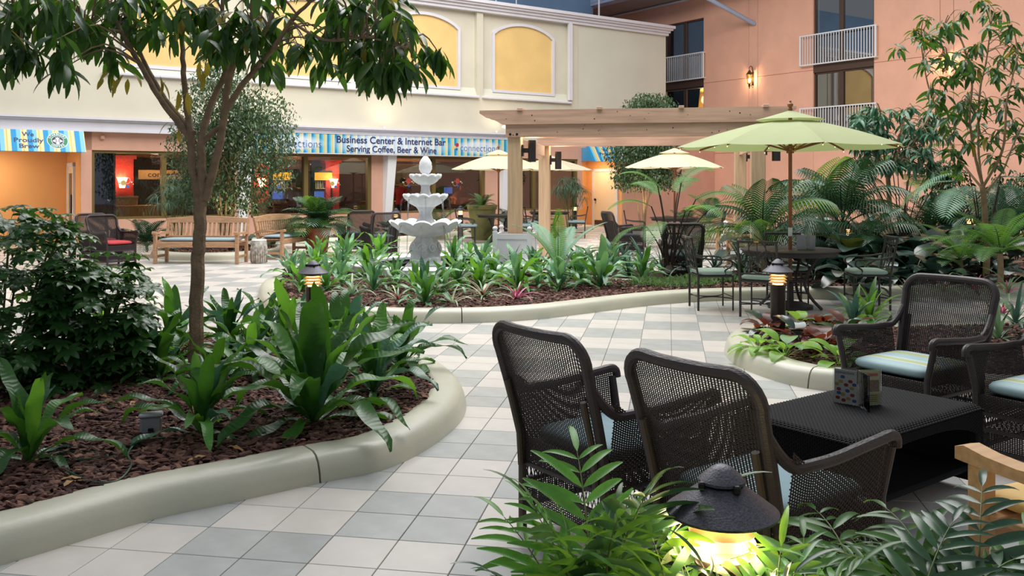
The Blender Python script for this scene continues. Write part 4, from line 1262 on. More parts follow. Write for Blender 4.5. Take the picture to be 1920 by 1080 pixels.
def planter_box(label, loc, sc=1):
    t = thing('planter_box', label, 'planter', loc, TA, scale=sc)
    W = .27
    for x in (-W, W):
        for y in (-W, W):
            put('corner_post', MB().cbox((x, y, .34), (.07, .07, .68), .006).lathe([(.02, .68), (.035, .7), (.042, .725), (.03, .75), (0, .76)], 14, Matrix.Translation((x, y, 0))).mesh('corner_post', M['white_paint'], .6), t)
    for a in range(4):
        Mr = Matrix.Rotation(a * PI / 2, 4, 'Z')
        put('side_panel', MB().box(-W + .03, W - .03, -W - .012, -W + .012, .06, .62, Mr).box(-W + .03, W - .03, -W - .022, -W + .022, .56, .64, Mr).box(-W + .03, W - .03, -W - .022, -W + .022, .05, .12, Mr).mesh('side_panel', M['white_paint'], 0), t)
    put('soil', MB().box(-W, W, -W, W, .5, .52).mesh('soil', M['soil'], 0), t)
planter_box('white square planter box with ball finials at the front left pergola post', PGp(0, 0, 0), 1.12)
planter_box('white square planter box around the back right pergola post', PGp(LX, LY, 0), 1.05)

# ================================================================== PARASOLS
def parasol(name, label, loc, rad, rim, top, m, rz=0, group=None, detail=True, sides=8, valance=False):
    t = thing(name, label, 'parasol', loc, rz, group)
    vz = rim + (top - rim) * .74
    vr = rad * .24
    def gore():
        b = MB()
        a0, a1 = -PI / sides, PI / sides
        n = 8
        def fn(u, v):
            an = a0 + (a1 - a0) * u
            edge = math.cos(PI / sides) / math.cos(an)
            r = vr * .9 + (rad - vr * .9) * v
            sag = -.035 * math.sin(v * PI) + .0
            cup = -.02 * v * (1 - (2 * u - 1) ** 2)
            z = vz - .02 + (rim - vz + .02) * v ** .98 - sag * .6 + cup
            return (r * edge * math.cos(an), r * edge * math.sin(an), z)
        b.grid(fn, 8, 10)
        return b.mesh('canopy_panel', m, 2)
    g = gore()
    for k in range(sides): put('canopy_panel', g, t, rot=(0, 0, 2 * PI * k / sides))
    b = MB()
    vs = [(0, 0, top)]
    for rr, zz in ((vr * .5, top - (top - vz) * .42), (vr, vz + .02), (vr * 1.28, vz - (vz - rim) * .05 + .015)):
        for k in range(sides): vs.append((rr * math.cos(2 * PI * (k + .5) / sides), rr * math.sin(2 * PI * (k + .5) / sides), zz))
    fs = [(0, 1 + k, 1 + (k + 1) % sides) for k in range(sides)]
    for q in range(2): fs += [(1 + q * sides + k, 1 + (q + 1) * sides + k, 1 + (q + 1) * sides + (k + 1) % sides, 1 + q * sides + (k + 1) % sides) for k in range(sides)]
    put('vent_cap', b.add(vs, fs).mesh('vent_cap', m, 2), t)
    put('finial', MB().lathe([(.022, top - .01), (.03, top + .02), (.018, top + .03), (.038, top + .06), (.036, top + .08), (.014, top + .1), (.014, top + .12), (0, top + .13)], 14).mesh('finial', M['umb_wood']), t)
    put('pole', MB().lathe([(.024, 0.03), (.024, top)], 14).mesh('pole', M['umb_wood']), t)
    b = MB()
    hz = rim + .08
    for k in range(sides):
        a = 2 * PI * (k + .5) / sides
        c, s_ = math.cos(a), math.sin(a)
        b.bar((vr * c * .3, vr * s_ * .3, vz - .04), (rad * .97 * c, rad * .97 * s_, rim - .005), .018, .024)
        b.bar((.05 * c, .05 * s_, hz - .12), (rad * .5 * c, rad * .5 * s_, (vz + rim) / 2 - .02), .016, .02)
    b.lathe([(.045, hz - .16), (.05, hz - .14), (.05, hz - .08), (.045, hz - .06)], 12)
    put('ribs', b.mesh('ribs', M['umb_wood'], 0), t, kind='stuff')
    put('base_plate', MB().lathe([(.28, 0), (.28, .04), (.2, .07), (.045, .09), (.04, .32), (.026, .33)], 28).mesh('base_plate', M['black_iron']), t)
    if detail:
        put('white_sleeve', MB().lathe([(.026, .92), (.027, .93), (.027, 1.02), (.026, 1.03)], 14).mesh('white_sleeve', M['white_paint']), t)
        b = MB()
        for k in range(3):
            b.tube([(.03, -.02, hz + .02), (.05 + .03 * k, -.06, hz - .05), (.02 - .02 * k, -.08, hz - .14), (-.03, -.03, hz - .1)], .006, 5)
        put('pull_cord', b.mesh('pull_cord', M['cream_cush']), t)
        b = MB()
        for k in range(sides):
            a = 2 * PI * (k + .5) / sides
            for f in (.62, .8, .97): b.lathe([(.0, -.006), (.005, 0), (0, .006)], 6, Matrix.Translation((rad * f * math.cos(a), rad * f * math.sin(a), rim - .01 + (vz - rim) * (1 - f) - .03)))
        put('fairy_lights', b.mesh('fairy_lights', M['lamp']), t, kind='stuff')
    return t
TX, TY = 3.56, 11.6
parasol('parasol', 'big sage green parasol with a wooden pole through the round iron table', (TX, TY, 0), 1.44, 2.06, 2.53, M['umb_green'], R(20))
parasol('parasol', 'green parasol of which only the rim tip shows at the left edge', (-7.85, 11.0, 0), 1.44, 2.12, 2.6, M['umb_green'], R(5), detail=False)
parasol('parasol', 'cream parasol left of the front pergola post', (-.36, 24.3, 0), 1.28, 1.97, 2.5, M['umb_cream'], R(18), detail=False)
parasol('parasol', 'cream parasol partly hidden behind the two left pergola posts', (1.1, 26.6, 0), 1.28, 1.98, 2.42, M['umb_cream'], R(5), detail=False)
parasol('parasol', 'cream parasol under the pergola beam left of the big green parasol', (3.98, 22.2, 0), 1.25, 1.98, 2.46, M['umb_cream'], R(30), detail=False)

# ================================================================== IRON TABLES AND CHAIRS
def make_iron_chair(label, loc, rz, cush='mint', counter=False):
    t = thing('iron_chair', label, 'chair', loc, rz)
    m = M['black_iron']
    w, d, sz = .225, .22, .43
    for sg_ in (-1, 1):
        put('front_leg', MB().tube([(sg_ * w, d, 0), (sg_ * w, d, sz)], .0105, 8).mesh('front_leg', m), t)
        put('rear_leg', MB().bar((sg_ * w, -d, 0), (sg_ * w, -d, sz), .024, .024).bar((sg_ * w, -d, sz - .01), (sg_ * (w + .005), -d - .09, .92), .026, .022).mesh('rear_leg', m, 0), t)
        ar = [(sg_ * (w + .003), -d - .05, .68), (sg_ * (w + .05), -.08, .645), (sg_ * (w + .05), .1, .64), (sg_ * (w + .03), .19, .625), (sg_ * (w + .01), .2, .56), (sg_ * w, .12, .50), (sg_ * w, .14, .43)]
        put('armrest', MB().tube(spline(ar, 5, False), .011, 8).mesh('armrest', m), t)
    put('seat_frame', MB().tube([(-w, -d, sz), (w, -d, sz), (w, d, sz), (-w, d, sz)], .012, 8, closed=True).box(-w, w, -d, d, sz - .01, sz - .004).mesh('seat_frame', m), t)
    def bk(x, z): return (x, -d - .09 * (z - sz) / .49, z)
    b = MB().bar(bk(-w, .905), bk(w, .905), .03, .035, (0, 1, 0)).bar(bk(-w, .52), bk(w, .52), .02, .02, (0, 1, 0))
    put('back_rails', b.mesh('back_rails', m, 0), t)
    b = MB()
    for x in (-.1, 0, .1): b.tube([bk(x, .52), bk(x, .9)], .006, 6)
    for cx, cz, rr in ((0, .8, .105), (-.11, .7, .1), (.11, .7, .1), (0, .63, .1)):
        b.tube([bk(max(-w, min(w, cx + rr * math.cos(2 * PI * k / 20))), cz + rr * math.sin(2 * PI * k / 20)) for k in range(20)], .0065, 6, closed=True)
    put('back_scrollwork', b.mesh('back_scrollwork', m), t)
    put('maker_plate', MB().cbox(bk(0, .905)[:1] + (-d - .105, .905), (.06, .01, .014), .003).mesh('maker_plate', M['brass'], 0), t)
    b = MB()
    for sg_ in (-1, 1): b.tube(spline([(sg_ * w, -d, .15), (sg_ * .08, -.12, .15), (sg_ * .02, 0, .15), (sg_ * .08, .12, .15), (sg_ * w, d, .15)], 5, False), .008, 6)
    for y in (-d, d): b.tube([(-w, y, .17), (w, y, .17)], .007, 6)
    put('stretcher', b.mesh('stretcher', m), t)
    put('cushion', pillow(.47, .45, .07, M[cush]), t, (0, .01, sz + .005))
    return t
ch0 = make_iron_chair('iron chair with circle scrollwork, its back turned, right behind the lit bollard', (TX - .52, TY - .68, 0), face(.5, .8))
dup(ch0, 'iron chair with a mint cushion at the left of the round table, facing right', (TX - 1.02, TY - .02, 0), face(1, .05))
dup(ch0, 'iron chair with a mint cushion at the right of the round table, facing left', (TX + .98, TY + .0, 0), face(-1, .1))
dup(ch0, 'iron chair tucked under the far side of the round table', (TX + .12, TY + .52, 0), face(-.1, -1))
def iron_table(label, loc, r, z=.75, group=None):
    t = thing('iron_table', label, 'table', loc, .3, group)
    put('tabletop', MB().lathe([(0, z - .02), (r * .96, z - .02), (r, z - .012), (r, z), (r * .985, z + .004), (0.03, z + .004)], 56).mesh('tabletop', M['black_iron'], .6), t)
    put('apron', MB().lathe([(r * .93, z - .07), (r * .94, z - .02)], 48).mesh('apron', M['black_iron']), t)
    for k in range(4):
        a = k * PI / 2 + .6
        c, s_ = math.cos(a), math.sin(a)
        pts = [(r * .62 * c, r * .62 * s_, z - .03), (r * .42 * c, r * .42 * s_, .5), (r * .3 * c, r * .3 * s_, .34), (r * .42 * c, r * .42 * s_, .16), (r * .66 * c, r * .66 * s_, .012)]
        put('leg', MB().tube(spline(pts, 6, False), .02, 8).mesh('leg', M['black_iron']), t)
    put('leg_ring', MB().tube([(r * .32 * math.cos(2 * PI * k / 28), r * .32 * math.sin(2 * PI * k / 28), .36) for k in range(28)], .012, 6, closed=True).mesh('leg_ring', M['black_iron']), t)
    return t
iron_table('round iron table under the big green parasol', (TX, TY, 0), .62)
menu('small menu stand on the round table beside the parasol pole', (TX + .2, TY - .02, .756), R(50), 1.0, False)
# terrace sets under the cream parasols
iron_table('iron table with the left cream parasol, beside the green glazed pot', (-.36, 24.3, 0), .6)
iron_table('iron table under the cream parasol behind the left pergola posts', (1.1, 26.6, 0), .6)
iron_table('iron table under the cream parasol left of the green one', (3.98, 22.2, 0), .6)
for lab, loc, rz in (('iron chair facing right at the left side of the table beside the green glazed pot', (-1.2, 24.0, 0), face(1, .1)),
                     ('iron chair half hidden behind the front pergola post', (.3, 24.1, 0), face(-1, .1)),
                     ('iron chair facing left between the back pergola post and the cream door', (1.9, 26.4, 0), face(-1, .1)),
                     ('iron chair between the two left pergola posts', (.5, 25.9, 0), face(.8, .5)),
                     ('iron chair in front of the pale trunked ficus near the cream door', (3.1, 22.6, 0), face(1, -.1)),
                     ('iron chair under the right half of the cream parasol left of the green one', (4.85, 22.0, 0), face(-1, .1))):
    dup(ch0, lab, loc, rz, swap={'cushion': CUSH['blue_cush'] if 'glazed' in lab or 'post' in lab else pillow(.47, .45, .07, M['green_cush'])})

# ================================================================== BOLLARDS
def bollard_mesh():
    m = {}
    m['post'] = MB().lathe([(.072, 0), (.072, .60), (.066, .605), (.0, .605)], 32).mesh('post', M['bollard'], .7)
    m['base_flange'] = MB().lathe([(.1, 0), (.1, .012), (.075, .02)], 28).mesh('base_flange', M['bollard'])
    m['cap'] = MB().lathe([(.146, .728), (.148, .735), (.056, .803), (.056, .797), (.0, .797)], 48).mesh('cap', M['cap'], .7)
    m['cap_top'] = MB().lathe([(.0, .806), (.05, .806), (.062, .81), (.062, .817), (.03, .846), (.012, .855), (0, .856)], 40).mesh('cap_top', M['cap'], .7)
    b = MB()
    for k in range(4): b.cbox((.064 * math.cos(k * PI / 2 + .4), .064 * math.sin(k * PI / 2 + .4), .806), (.018, .018, .022), .004)
    m['cap_lug'] = b.mesh('cap_lug', M['dark_metal'], 0)
    b = MB()
    for k in range(4):
        z = .622 + k * .028
        b.lathe([(.062, z + .014), (.086, z), (.088, z + .003), (.064, z + .02)], 32)
    m['louvre'] = b.mesh('louvre', mat('louvre_metal', '#e3cba2', .4), .5)
    m['lamp_lens'] = MB().lathe([(.05, .605), (.052, .62), (.052, .725), (.048, .735), (0, .735)], 24).mesh('lamp_lens', M['lamp'])
    return m
BM = bollard_mesh()
def bollard(label, loc, lt=0, sc=1):
    t = thing('bollard_light', label, 'bollard lamp', loc, scale=sc)
    for k, v in BM.items(): put(k, v, t, kind='stuff' if k in ('louvre', 'cap_lug') else None)
    if lt: point_light('bollard_glow', (loc[0], loc[1], loc[2] + .70 * sc), lt, (1, .75, .38), .06)
bollard('bollard lamp with a speckled conical cap among the palms in the foreground', (.556, 2.4, 0), 0)
for k in range(5):
    a = 2 * PI * k / 5 + .2
    point_light('bollard_glow', (.556 + .115 * math.cos(a), 2.4 + .115 * math.sin(a), .66), 1.2, (1, .82, .45), .03)
bollard('lit bollard lamp at the back of the kidney shaped bed', (-1.92, 8.75, 0), 2)
bollard('lit bollard lamp rising from the burgundy plants', (2.61, 8.9, 0), 2)
bollard('lit bollard lamp among the dark leaves behind the round table', (5.75, 15.6, .1), 5)
bollard('lit bollard lamp before the orange niche at the left', (-8.95, 18.45, 0), 3)
bollard('lit bollard lamp just left of the fountain, under the café windows', (-3.2, 25.0, .05), 3)
bollard('lit bollard lamp just right of the fountain, under the café windows', (-1.42, 25.0, .12), 3)
bollard('lit bollard lamp far off among the ferns at the right', (10.1, 20.0, .1), 5)
bollard('lit bollard lamp by the orange niche with the cream door', (2.05, 29.6, .1), 3)
sl_ = thing('garden_spotlight', 'small glowing spotlight half buried among the ferns left of the tree', 'spotlight', (-3.5, 8.0, .13))
put('housing', MB().lathe([(.0, 0), (.045, .0), (.05, .12), (.058, .16), (.05, .16)], 16).mesh('housing', M['dark_metal']), sl_)
put('lens', MB().lathe([(.05, .158), (.04, .17), (0, .174)], 16).mesh('lens', M['lamp']), sl_)
point_light('garden_spot_glow', (-3.5, 7.95, .42), 3, (1, .8, .4), .05)

# ================================================================== WALL LANTERNS, FLOODLIGHTS
M['antique'] = mat('antique_brass', '#6a5230', .4, metal=.7)
M['lantern_glass'] = glass('lantern_glass', (1, .93, .8), .05)
def lantern(label, t_, z):
    p = ST(RS - .2, t_, z)
    t = thing('wall_lantern', label, 'wall lantern', p, RZB)
    b = MB()
    for k in range(6):
        a = PI / 3 * k
        b.bar((.07 * math.cos(a), .07 * math.sin(a), 0), (.12 * math.cos(a), .12 * math.sin(a), .34), .014, .014)
    b.lathe([(.07, -.01), (.078, 0), (.07, .01)], 6).lathe([(.12, .33), (.13, .34), (.12, .35)], 6)
    put('cage', b.mesh('cage', M['antique'], 0), t)
    put('lantern_glass', MB().lathe([(.066, 0), (.116, .34)], 6).mesh('lantern_glass', M['lantern_glass'], 0), t)
    put('roof', MB().lathe([(.14, .345), (.1, .4), (.05, .46), (.03, .5), (0, .51)], 6).mesh('roof', M['antique'], 0), t)
    put('bottom_finial', MB().lathe([(0, -.19), (.02, -.17), (.012, -.14), (.04, -.1), (.05, -.06), (.03, -.03), (.06, -.01)], 12).mesh('bottom_finial', M['antique']), t)
    put('scroll_bracket', MB().tube(spline([(0, 0, .5), (-.02, 0, .58), (.06, 0, .66), (.15, 0, .62), (.19, 0, .45), (.19, 0, .2)], 6, False), .014, 8).tube(spline([(.19, 0, .1), (.1, 0, -.06), (.19, 0, -.12)], 6, False), .012, 8).cbox((.19, 0, .2), (.02, .1, .5), .005).mesh('scroll_bracket', M['antique']), t)
    put('bulb', MB().lathe([(0, .06), (.02, .07), (.03, .13), (.018, .2), (0, .22)], 10).mesh('bulb', M['lamp_hot']), t)
    point_light('lantern_light', (0, 0, .16), 48, (1, .76, .5), .04, t)
lantern('ornate brass lantern glowing on the apricot wall between the balconies', 22.62, 5.3)
lantern('brass lantern glowing on the apricot wall behind the tree at the right', 15.12, 5.1)
fl = thing('floodlight', 'twin white floodlight on the cornice at the right end of the sign', 'floodlight', ST(16.78, FT - .3, 3.23), RZB)
for x, rx in ((-.1, 60), (.12, 65)):
    put('lamp_head', MB().lathe([(.025, -.06), (.03, 0), (.075, .11), (.07, .11), (0, .1)], 16, Matrix.Translation((x, 0, .13)) @ Matrix.Rotation(R(40 if x > 0 else -40), 4, 'Y')).mesh('lamp_head', M['white_paint']), fl)
put('stem', MB().tube([(-.1, 0, .1), (0, 0, .02), (.12, 0, .1)], .014, 8).cbox((0, 0, 0), (.1, .06, .03), .005).mesh('stem', M['white_paint'], 0), fl)
for px, tz in ((490, 4.6), (715, 4.3), (925, 4.0)):    # cornice uplights washing the cream wall
    s = onT(px, FT)
    o = spot_light('cornice_uplight', ST(s, FT - .6, 3.28), ST(s + .2, FT + .3, 5.6), 15, (1, .82, .6), 145, 1, .08)
    c = thing('cornice_uplight', {490: 'small white uplight on the cornice behind the ficus', 715: 'small white uplight on the cornice above the middle of the sign', 925: 'small white uplight on the cornice beside the twin floodlight'}[px], 'uplight', ST(s, FT - .2, 3.2), RZB)
    put('body', MB().lathe([(.03, 0), (.04, .05), (.045, .09), (.03, .09), (0, .08)], 12).mesh('body', M['white_paint']), c)
# warm downlights in the two niches
area_light('niche_downlight', ST(2.2, FT + .9, 2.5), .5, 34, (1, .83, .6))
area_light('niche_downlight', ST(-.6, FT + .9, 2.5), .5, 34, (1, .83, .6))
area_light('niche_downlight', ST(21.1, FT + .9, 2.5), .5, 34, (1, .76, .5))

# ================================================================== CAFE CONTENTS
def sconce(label, px, t_, z, redw=.62):
    s = onT(px, t_)
    pl_ = struct('trim_%d' % (20 + int(px) % 7), MB().cbox((s, t_ + .17, 1.2), (redw, .3, 2.36), .01).box(s - redw / 2 - .06, s + redw / 2 + .06, t_ - .04, t_ + .32, 2.28, 2.38).mesh('red_pilaster', M['cafe_red'], 0), rot=BR)
    c = thing('wall_sconce', label, 'wall lamp', ST(s, t_ - .08, z), RZB)
    put('shade', MB().lathe([(.07, -.16), (.1, 0), (.15, .14), (.14, .14), (.06, -.14)], 20).mesh('shade', M['lamp_hot']), c)
    put('back_plate', MB().cbox((0, .07, -.08), (.1, .04, .16), .01).mesh('back_plate', M['brass'], 0), c)
    point_light('sconce_light', (0, -.12, .1), 22, (1, .6, .32), .1, c)
sconce('glowing sconce on a red pilaster behind the left café window', 228, 27.4, 1.62, .66)
sconce('glowing sconce on a red pilaster behind the right pane of the second café window', 624, 28.6, 1.6, .5)
sconce('glowing sconce on a red pilaster mostly hidden by the ficus foliage', 490, 28.0, 1.6, .5)
point_light('cafe_light', ST(15, 27.0, 2.3), 70, (1, .7, .45), .2)
point_light('cafe_light', ST(10.4, 26.4, 2.3), 70, (1, .7, .45), .2)
point_light('cafe_light', ST(6.2, 25.5, 2.3), 60, (1, .7, .45), .2)
M['box_card'] = mat('cardboard', '#a98350', .8, var=.08, vs=4)
M['dark_wood'] = mat('dark_wood', '#3c261d', .4, var=.2, vs=6)
M['screen'] = mat('lit_screen', '#4a70c8', .4, emit=.5)
M['bottle'] = mat('pale_bottle', '#b9c4bd', .15)
M['fridge_sign'] = mat('lit_yellow_header', '#e0a838', .5, emit=.8)
M['fridge_in'] = mat('fridge_interior', '#5a6660', .5, emit=.15)
tag(put('curtain', MB().grid(lambda u, v: (4.5 + u * .5, FT + .34 + .02 * math.sin(u * 40), .1 + v * 2.4), 40, 1).mesh('curtain', M['navy']), None, rot=BR), 'navy curtain at the left edge of the left café window', 'curtain')
s = onT(240, 25.6)
def gbox(name, label, cat, c, d, m, ch=.01): return tag(put(name, MB().cbox((0, 0, 0), d, ch).mesh(name, m, 0), None, c, BR), label, cat)
gbox('cabinet', 'pale wooden cabinet behind the left café window', 'cabinet', ST(5.5, 25.8, .5), (1.5, .6, 1.0), M['box_card'])
bx = gbox('wooden_crate', 'open wooden crate on the pale cabinet under the red pilaster', 'crate', ST(5.35, 25.8, 1.12), (.72, .4, .2), M['box_card'])
put('crate_rim', MB().box(-.38, .38, -.22, -.19, .08, .13).box(-.38, .38, .19, .22, .08, .13).box(-.38, -.35, -.22, .22, .08, .13).box(.35, .38, -.22, .22, .08, .13).mesh('crate_rim', M['teak'], 0), bx)
bdl = thing('signboard', 'brown hanging board behind the first two panes of the left café window', 'sign', ST(6.75, 26.4, 1.83), RZB)
put('board', MB().cbox((0, 0, 0), (1.7, .03, .26), .005).mesh('board', M['box_card'], 0), bdl)
fit(text('lettering', 'connections', .2, M['dark_wood'], bdl, (0, -.018, 0), RX, off=.002), 1.2)
gbox('counter', 'long dark café counter behind the left and second café windows', 'counter', ST(9.0, 27.4, .5), (4.6, .6, 1.0), M['dark_wood'])
gbox('counter', 'dark café counter behind the right-hand café window by the fountain', 'counter', ST(14.6, 27.2, .5), (3.0, .6, 1.0), M['dark_wood'])
def fridge(label, px):
    s = onT(px, 28.7)
    t = thing('drinks_fridge', label, 'fridge', ST(s, 28.9, 0), RZB)
    put('body', MB().box(-.33, -.28, -.3, .3, 0, 2.0).box(.28, .33, -.3, .3, 0, 2.0).box(-.33, .33, .25, .3, 0, 2.0).box(-.33, .33, -.3, .3, 0, .4).box(-.33, .33, -.3, .3, 1.95, 2.0).mesh('body', M['dark_metal'], 0), t)
    put('lit_header', MB().cbox((0, -.3, 1.82), (.62, .04, .26), .008).mesh('lit_header', M['fridge_sign'], 0), t)
    put('lit_back', MB().box(-.28, .28, .2, .24, .4, 1.68).mesh('lit_back', M['fridge_in'], 0), t)
    for z in (.75, 1.1, 1.42): put('shelf', MB().box(-.28, .28, -.26, .22, z - .015, z).mesh('shelf', M['white_paint'], 0), t)
    return s
b_ = MB().lathe([(.03, 0), (.034, .01), (.034, .14), (.014, .19), (.014, .23), (0, .232)], 8).mesh('bottle', M['bottle'])
for lab, px in (('left drinks fridge with a lit yellow header, beside the ficus', 527), ('right drinks fridge with a lit yellow header, behind the second window', 604)):
    s = fridge(lab, px)
    for z in (1.1, 1.42):
        for k in range(6):
            tag(put('bottle', b_, None, ST(s - .22 + k * .088, 28.75, z + .001)), 'pale bottle, %s from the left on the %s shelf of the %s' % (('first', 'second', 'third', 'fourth', 'fifth', 'last')[k], 'upper' if z > 1.2 else 'lower', lab.split(' with')[0]), 'bottle', 'bottles in the ' + lab.split(' with')[0])
for px, t_, z, lab in ((520, 26.6, 1.1, 'blue lit screen on the counter left of the terracotta palm'), (598, 27.3, 1.1, 'blue lit screen above the terracotta palm'), (840, 27.0, 1.22, 'blue lit screen on the counter right of the fountain')):
    s = onT(px, t_)
    o = thing('monitor', lab, 'screen', ST(s, t_, 1.0), RZB)
    put('display', MB().cbox((0, -.02, z - 1.0 + .12), (.32, .03, .22), .006).mesh('display', M['screen'], 0), o)
    put('stand', MB().box(-.1, .1, -.06, .08, 0, .015).box(-.02, .02, 0, .02, 0, .2).mesh('stand', M['dark_metal'], 0), o)
# framed picture
fr_ = thing('framed_picture', 'framed picture on the café wall left of the fountain top', 'picture', ST(onT(765, 29.5), 29.55, 1.9), RZB)
put('frame', MB().box(-.55, .55, -.03, 0, -.4, -.36).box(-.55, .55, -.03, 0, .36, .4).box(-.55, -.5, -.03, 0, -.4, .4).box(.5, .55, -.03, 0, -.4, .4).mesh('frame', M['box_card'], 0), fr_)
put('canvas', MB().box(-.5, .5, -.015, -.005, -.36, .36).mesh('canvas', mat('landscape_print', '#7a6a50', .7, var=.4, vs=3), 0), fr_)
gbox('armchair', 'orange brown café armchair behind the window right of the fountain', 'chair', ST(onT(880, 26.2), 26.3, .62), (1.1, .7, .9), M['cafe_red'], .15)
cp = thing('copper_roaster', 'rounded copper roaster drum behind the window right of the fountain', 'coffee roaster', ST(onT(868, 25.6), 25.7, .7), RZB)
M['copper'] = mat('copper', '#8a4a2c', .3, metal=.8)
put('drum', MB().lathe([(0, 0), (.3, .02), (.42, .2), (.4, .42), (.2, .6), (.06, .66), (.05, .8), (0, .8)], 24).mesh('drum', M['copper']), cp)
put('pipe', MB().tube(spline([(.1, 0, .7), (.4, 0, .78), (.55, 0, .5), (.6, 0, 0)], 6, False), .03, 8).mesh('pipe', M['copper']), cp)

def person(label, loc, rz, top, legs, hair, lean=.0):
    me = bpy.data.meshes.new('person')
    J = [((0, 0, .95), .135), ((0, .0, 1.12), .125), ((0, .01, 1.33), .15), ((0, .0, 1.46), .075), ((0, .02, 1.53), .055), ((0, .035, 1.63), .098), ((0, .03, 1.72), .085),
         ((-.1, 0, .9), .1), ((-.1, .02, .5), .065), ((-.11, -.02, .09), .045), ((-.11, .14, .04), .04),
         ((.1, 0, .9), .1), ((.1, .02, .5), .065), ((.11, -.02, .09), .045), ((.11, .14, .04), .04),
         ((-.19, 0, 1.41), .062), ((-.25, .0, 1.13), .045), ((-.2, .2, 1.02), .034), ((-.17, .27, 1.02), .03),
         ((.19, 0, 1.41), .062), ((.25, .0, 1.13), .045), ((.2, .2, 1.02), .034), ((.17, .27, 1.02), .03)]
    E_ = [(0, 1), (1, 2), (2, 3), (3, 4), (4, 5), (5, 6), (0, 7), (7, 8), (8, 9), (9, 10), (0, 11), (11, 12), (12, 13), (13, 14), (2, 15), (15, 16), (16, 17), (17, 18), (2, 19), (19, 20), (20, 21), (21, 22)]
    me.from_pydata([Vector(j[0]) + Vector((0, lean * max(0, j[0][2] - .95), 0)) for j in J], E_, [])
    o = bpy.data.objects.new('person_rig', me); COL.objects.link(o)
    sk = o.modifiers.new('s', 'SKIN'); o.modifiers.new('d', 'SUBSURF').levels = 1
    for v, j in zip(me.skin_vertices[0].data, J): v.radius = (j[1], j[1])
    me.skin_vertices[0].data[0].use_root = True
    dg = bpy.context.evaluated_depsgraph_get()
    m2 = bpy.data.meshes.new_from_object(o.evaluated_get(dg))
    bpy.data.objects.remove(o)
    m2.materials.clear()
    for m_ in (top, legs, mat('skin', '#b9876a', .6), M['dark_metal']): m2.materials.append(m_)
    for p in m2.polygons:
        c = p.center
        p.material_index = 0 if .92 < c.z < 1.47 else 2 if c.z > 1.47 else 3 if c.z < .09 else 1
        if c.z > .95 and c.y > .18 + lean * .1 and abs(c.x) > .12: p.material_index = 2
    m2.shade_smooth()
    t = thing('person', label, 'person', loc, rz)
    put('body', m2, t)
    hy = lean * .7
    put('hair', MB().lathe([(.1, -.02), (.108, .05), (.085, .12), (.04, .15), (0, .155)], 18, Matrix.Translation((0, .015 + hy, 1.62))).mesh('hair', hair), t)
    f = MB()
    for sg_ in (-1, 1): f.lathe([(.013, 0), (.009, .006), (0, .008)], 8, Matrix.Translation((sg_ * .036, .126 + hy, 1.645)) @ Matrix.Rotation(R(-90), 4, 'X'))
    put('eyes', f.mesh('eyes', M['dark_metal']), t)
M['red_jacket'] = mat('red_jacket', '#b3202c', .8); M['black_cloth'] = mat('black_cloth', '#26242a', .8)
person('person in a red jacket leaning over the counter behind the window left of the fountain', ST(onT(752, 26.2), 26.3, 0), RZB + R(-60), M['red_jacket'], M['black_cloth'], mat('dark_hair', '#241a15', .6), .25)
person('person in a brown top standing behind the second café window', ST(onT(548, 26.3), 26.2, 0), RZB + R(150), mat('brown_top', '#6b4a38', .8), M['black_cloth'], mat('brown_hair', '#2b1d16', .6), .08)

# bubble decals on the panes
def decal(label, s, z, cols):
    t = thing('window_decal', label, 'decal', ST(s, FT + .12, z), RZB)
    for (dx, dz, r, c, ring) in cols:
        b = MB(); n = 24
        r0 = r * .86 if ring else .0005
        vs = [(dx + q * math.cos(2 * PI * k / n), 0, dz + q * math.sin(2 * PI * k / n)) for q in (r0, r) for k in range(n)]
        m_ = M.setdefault('decal' + c, mat('decal', c, .5))
        put('bubble', b.add(vs, [(k, (k + 1) % n, n + (k + 1) % n, n + k) for k in range(n)]).mesh('bubble', m_, 0), t)
CL = [(-.06, 0, .07, '#c9b468', 0), (.03, .06, .085, '#d6c8b8', 1), (.04, -.09, .045, '#4a6fb8', 0), (.14, .02, .02, '#e4e2da', 0), (-.15, -.01, .02, '#c9784a', 0), (.18, -.03, .012, '#e4e2da', 0)]
CR = [(-.06, -.02, .08, '#c9a468', 1), (.03, .06, .085, '#b4443c', 0), (.04, -.09, .045, '#4a4a98', 0), (.15, .04, .025, '#e0c890', 0), (-.16, .02, .025, '#d6d2c8', 0), (.2, 0, .015, '#e4e2da', 0)]
decal('bubble decal on the pane in front of the left sconce', onT(238, FT), 1.6, CL)
decal('bubble decal on the right pane of the second café window', onT(630, FT), 1.58, CL)
decal('bubble decal on the left pane of the second café window', onT(523, FT), 1.58, CL)
decal('bubble decal on the pane left of the fountain', onT(768, FT), 1.6, CR)
decal('bubble decal on the pane right of the fountain', onT(860, FT), 1.6, CR)

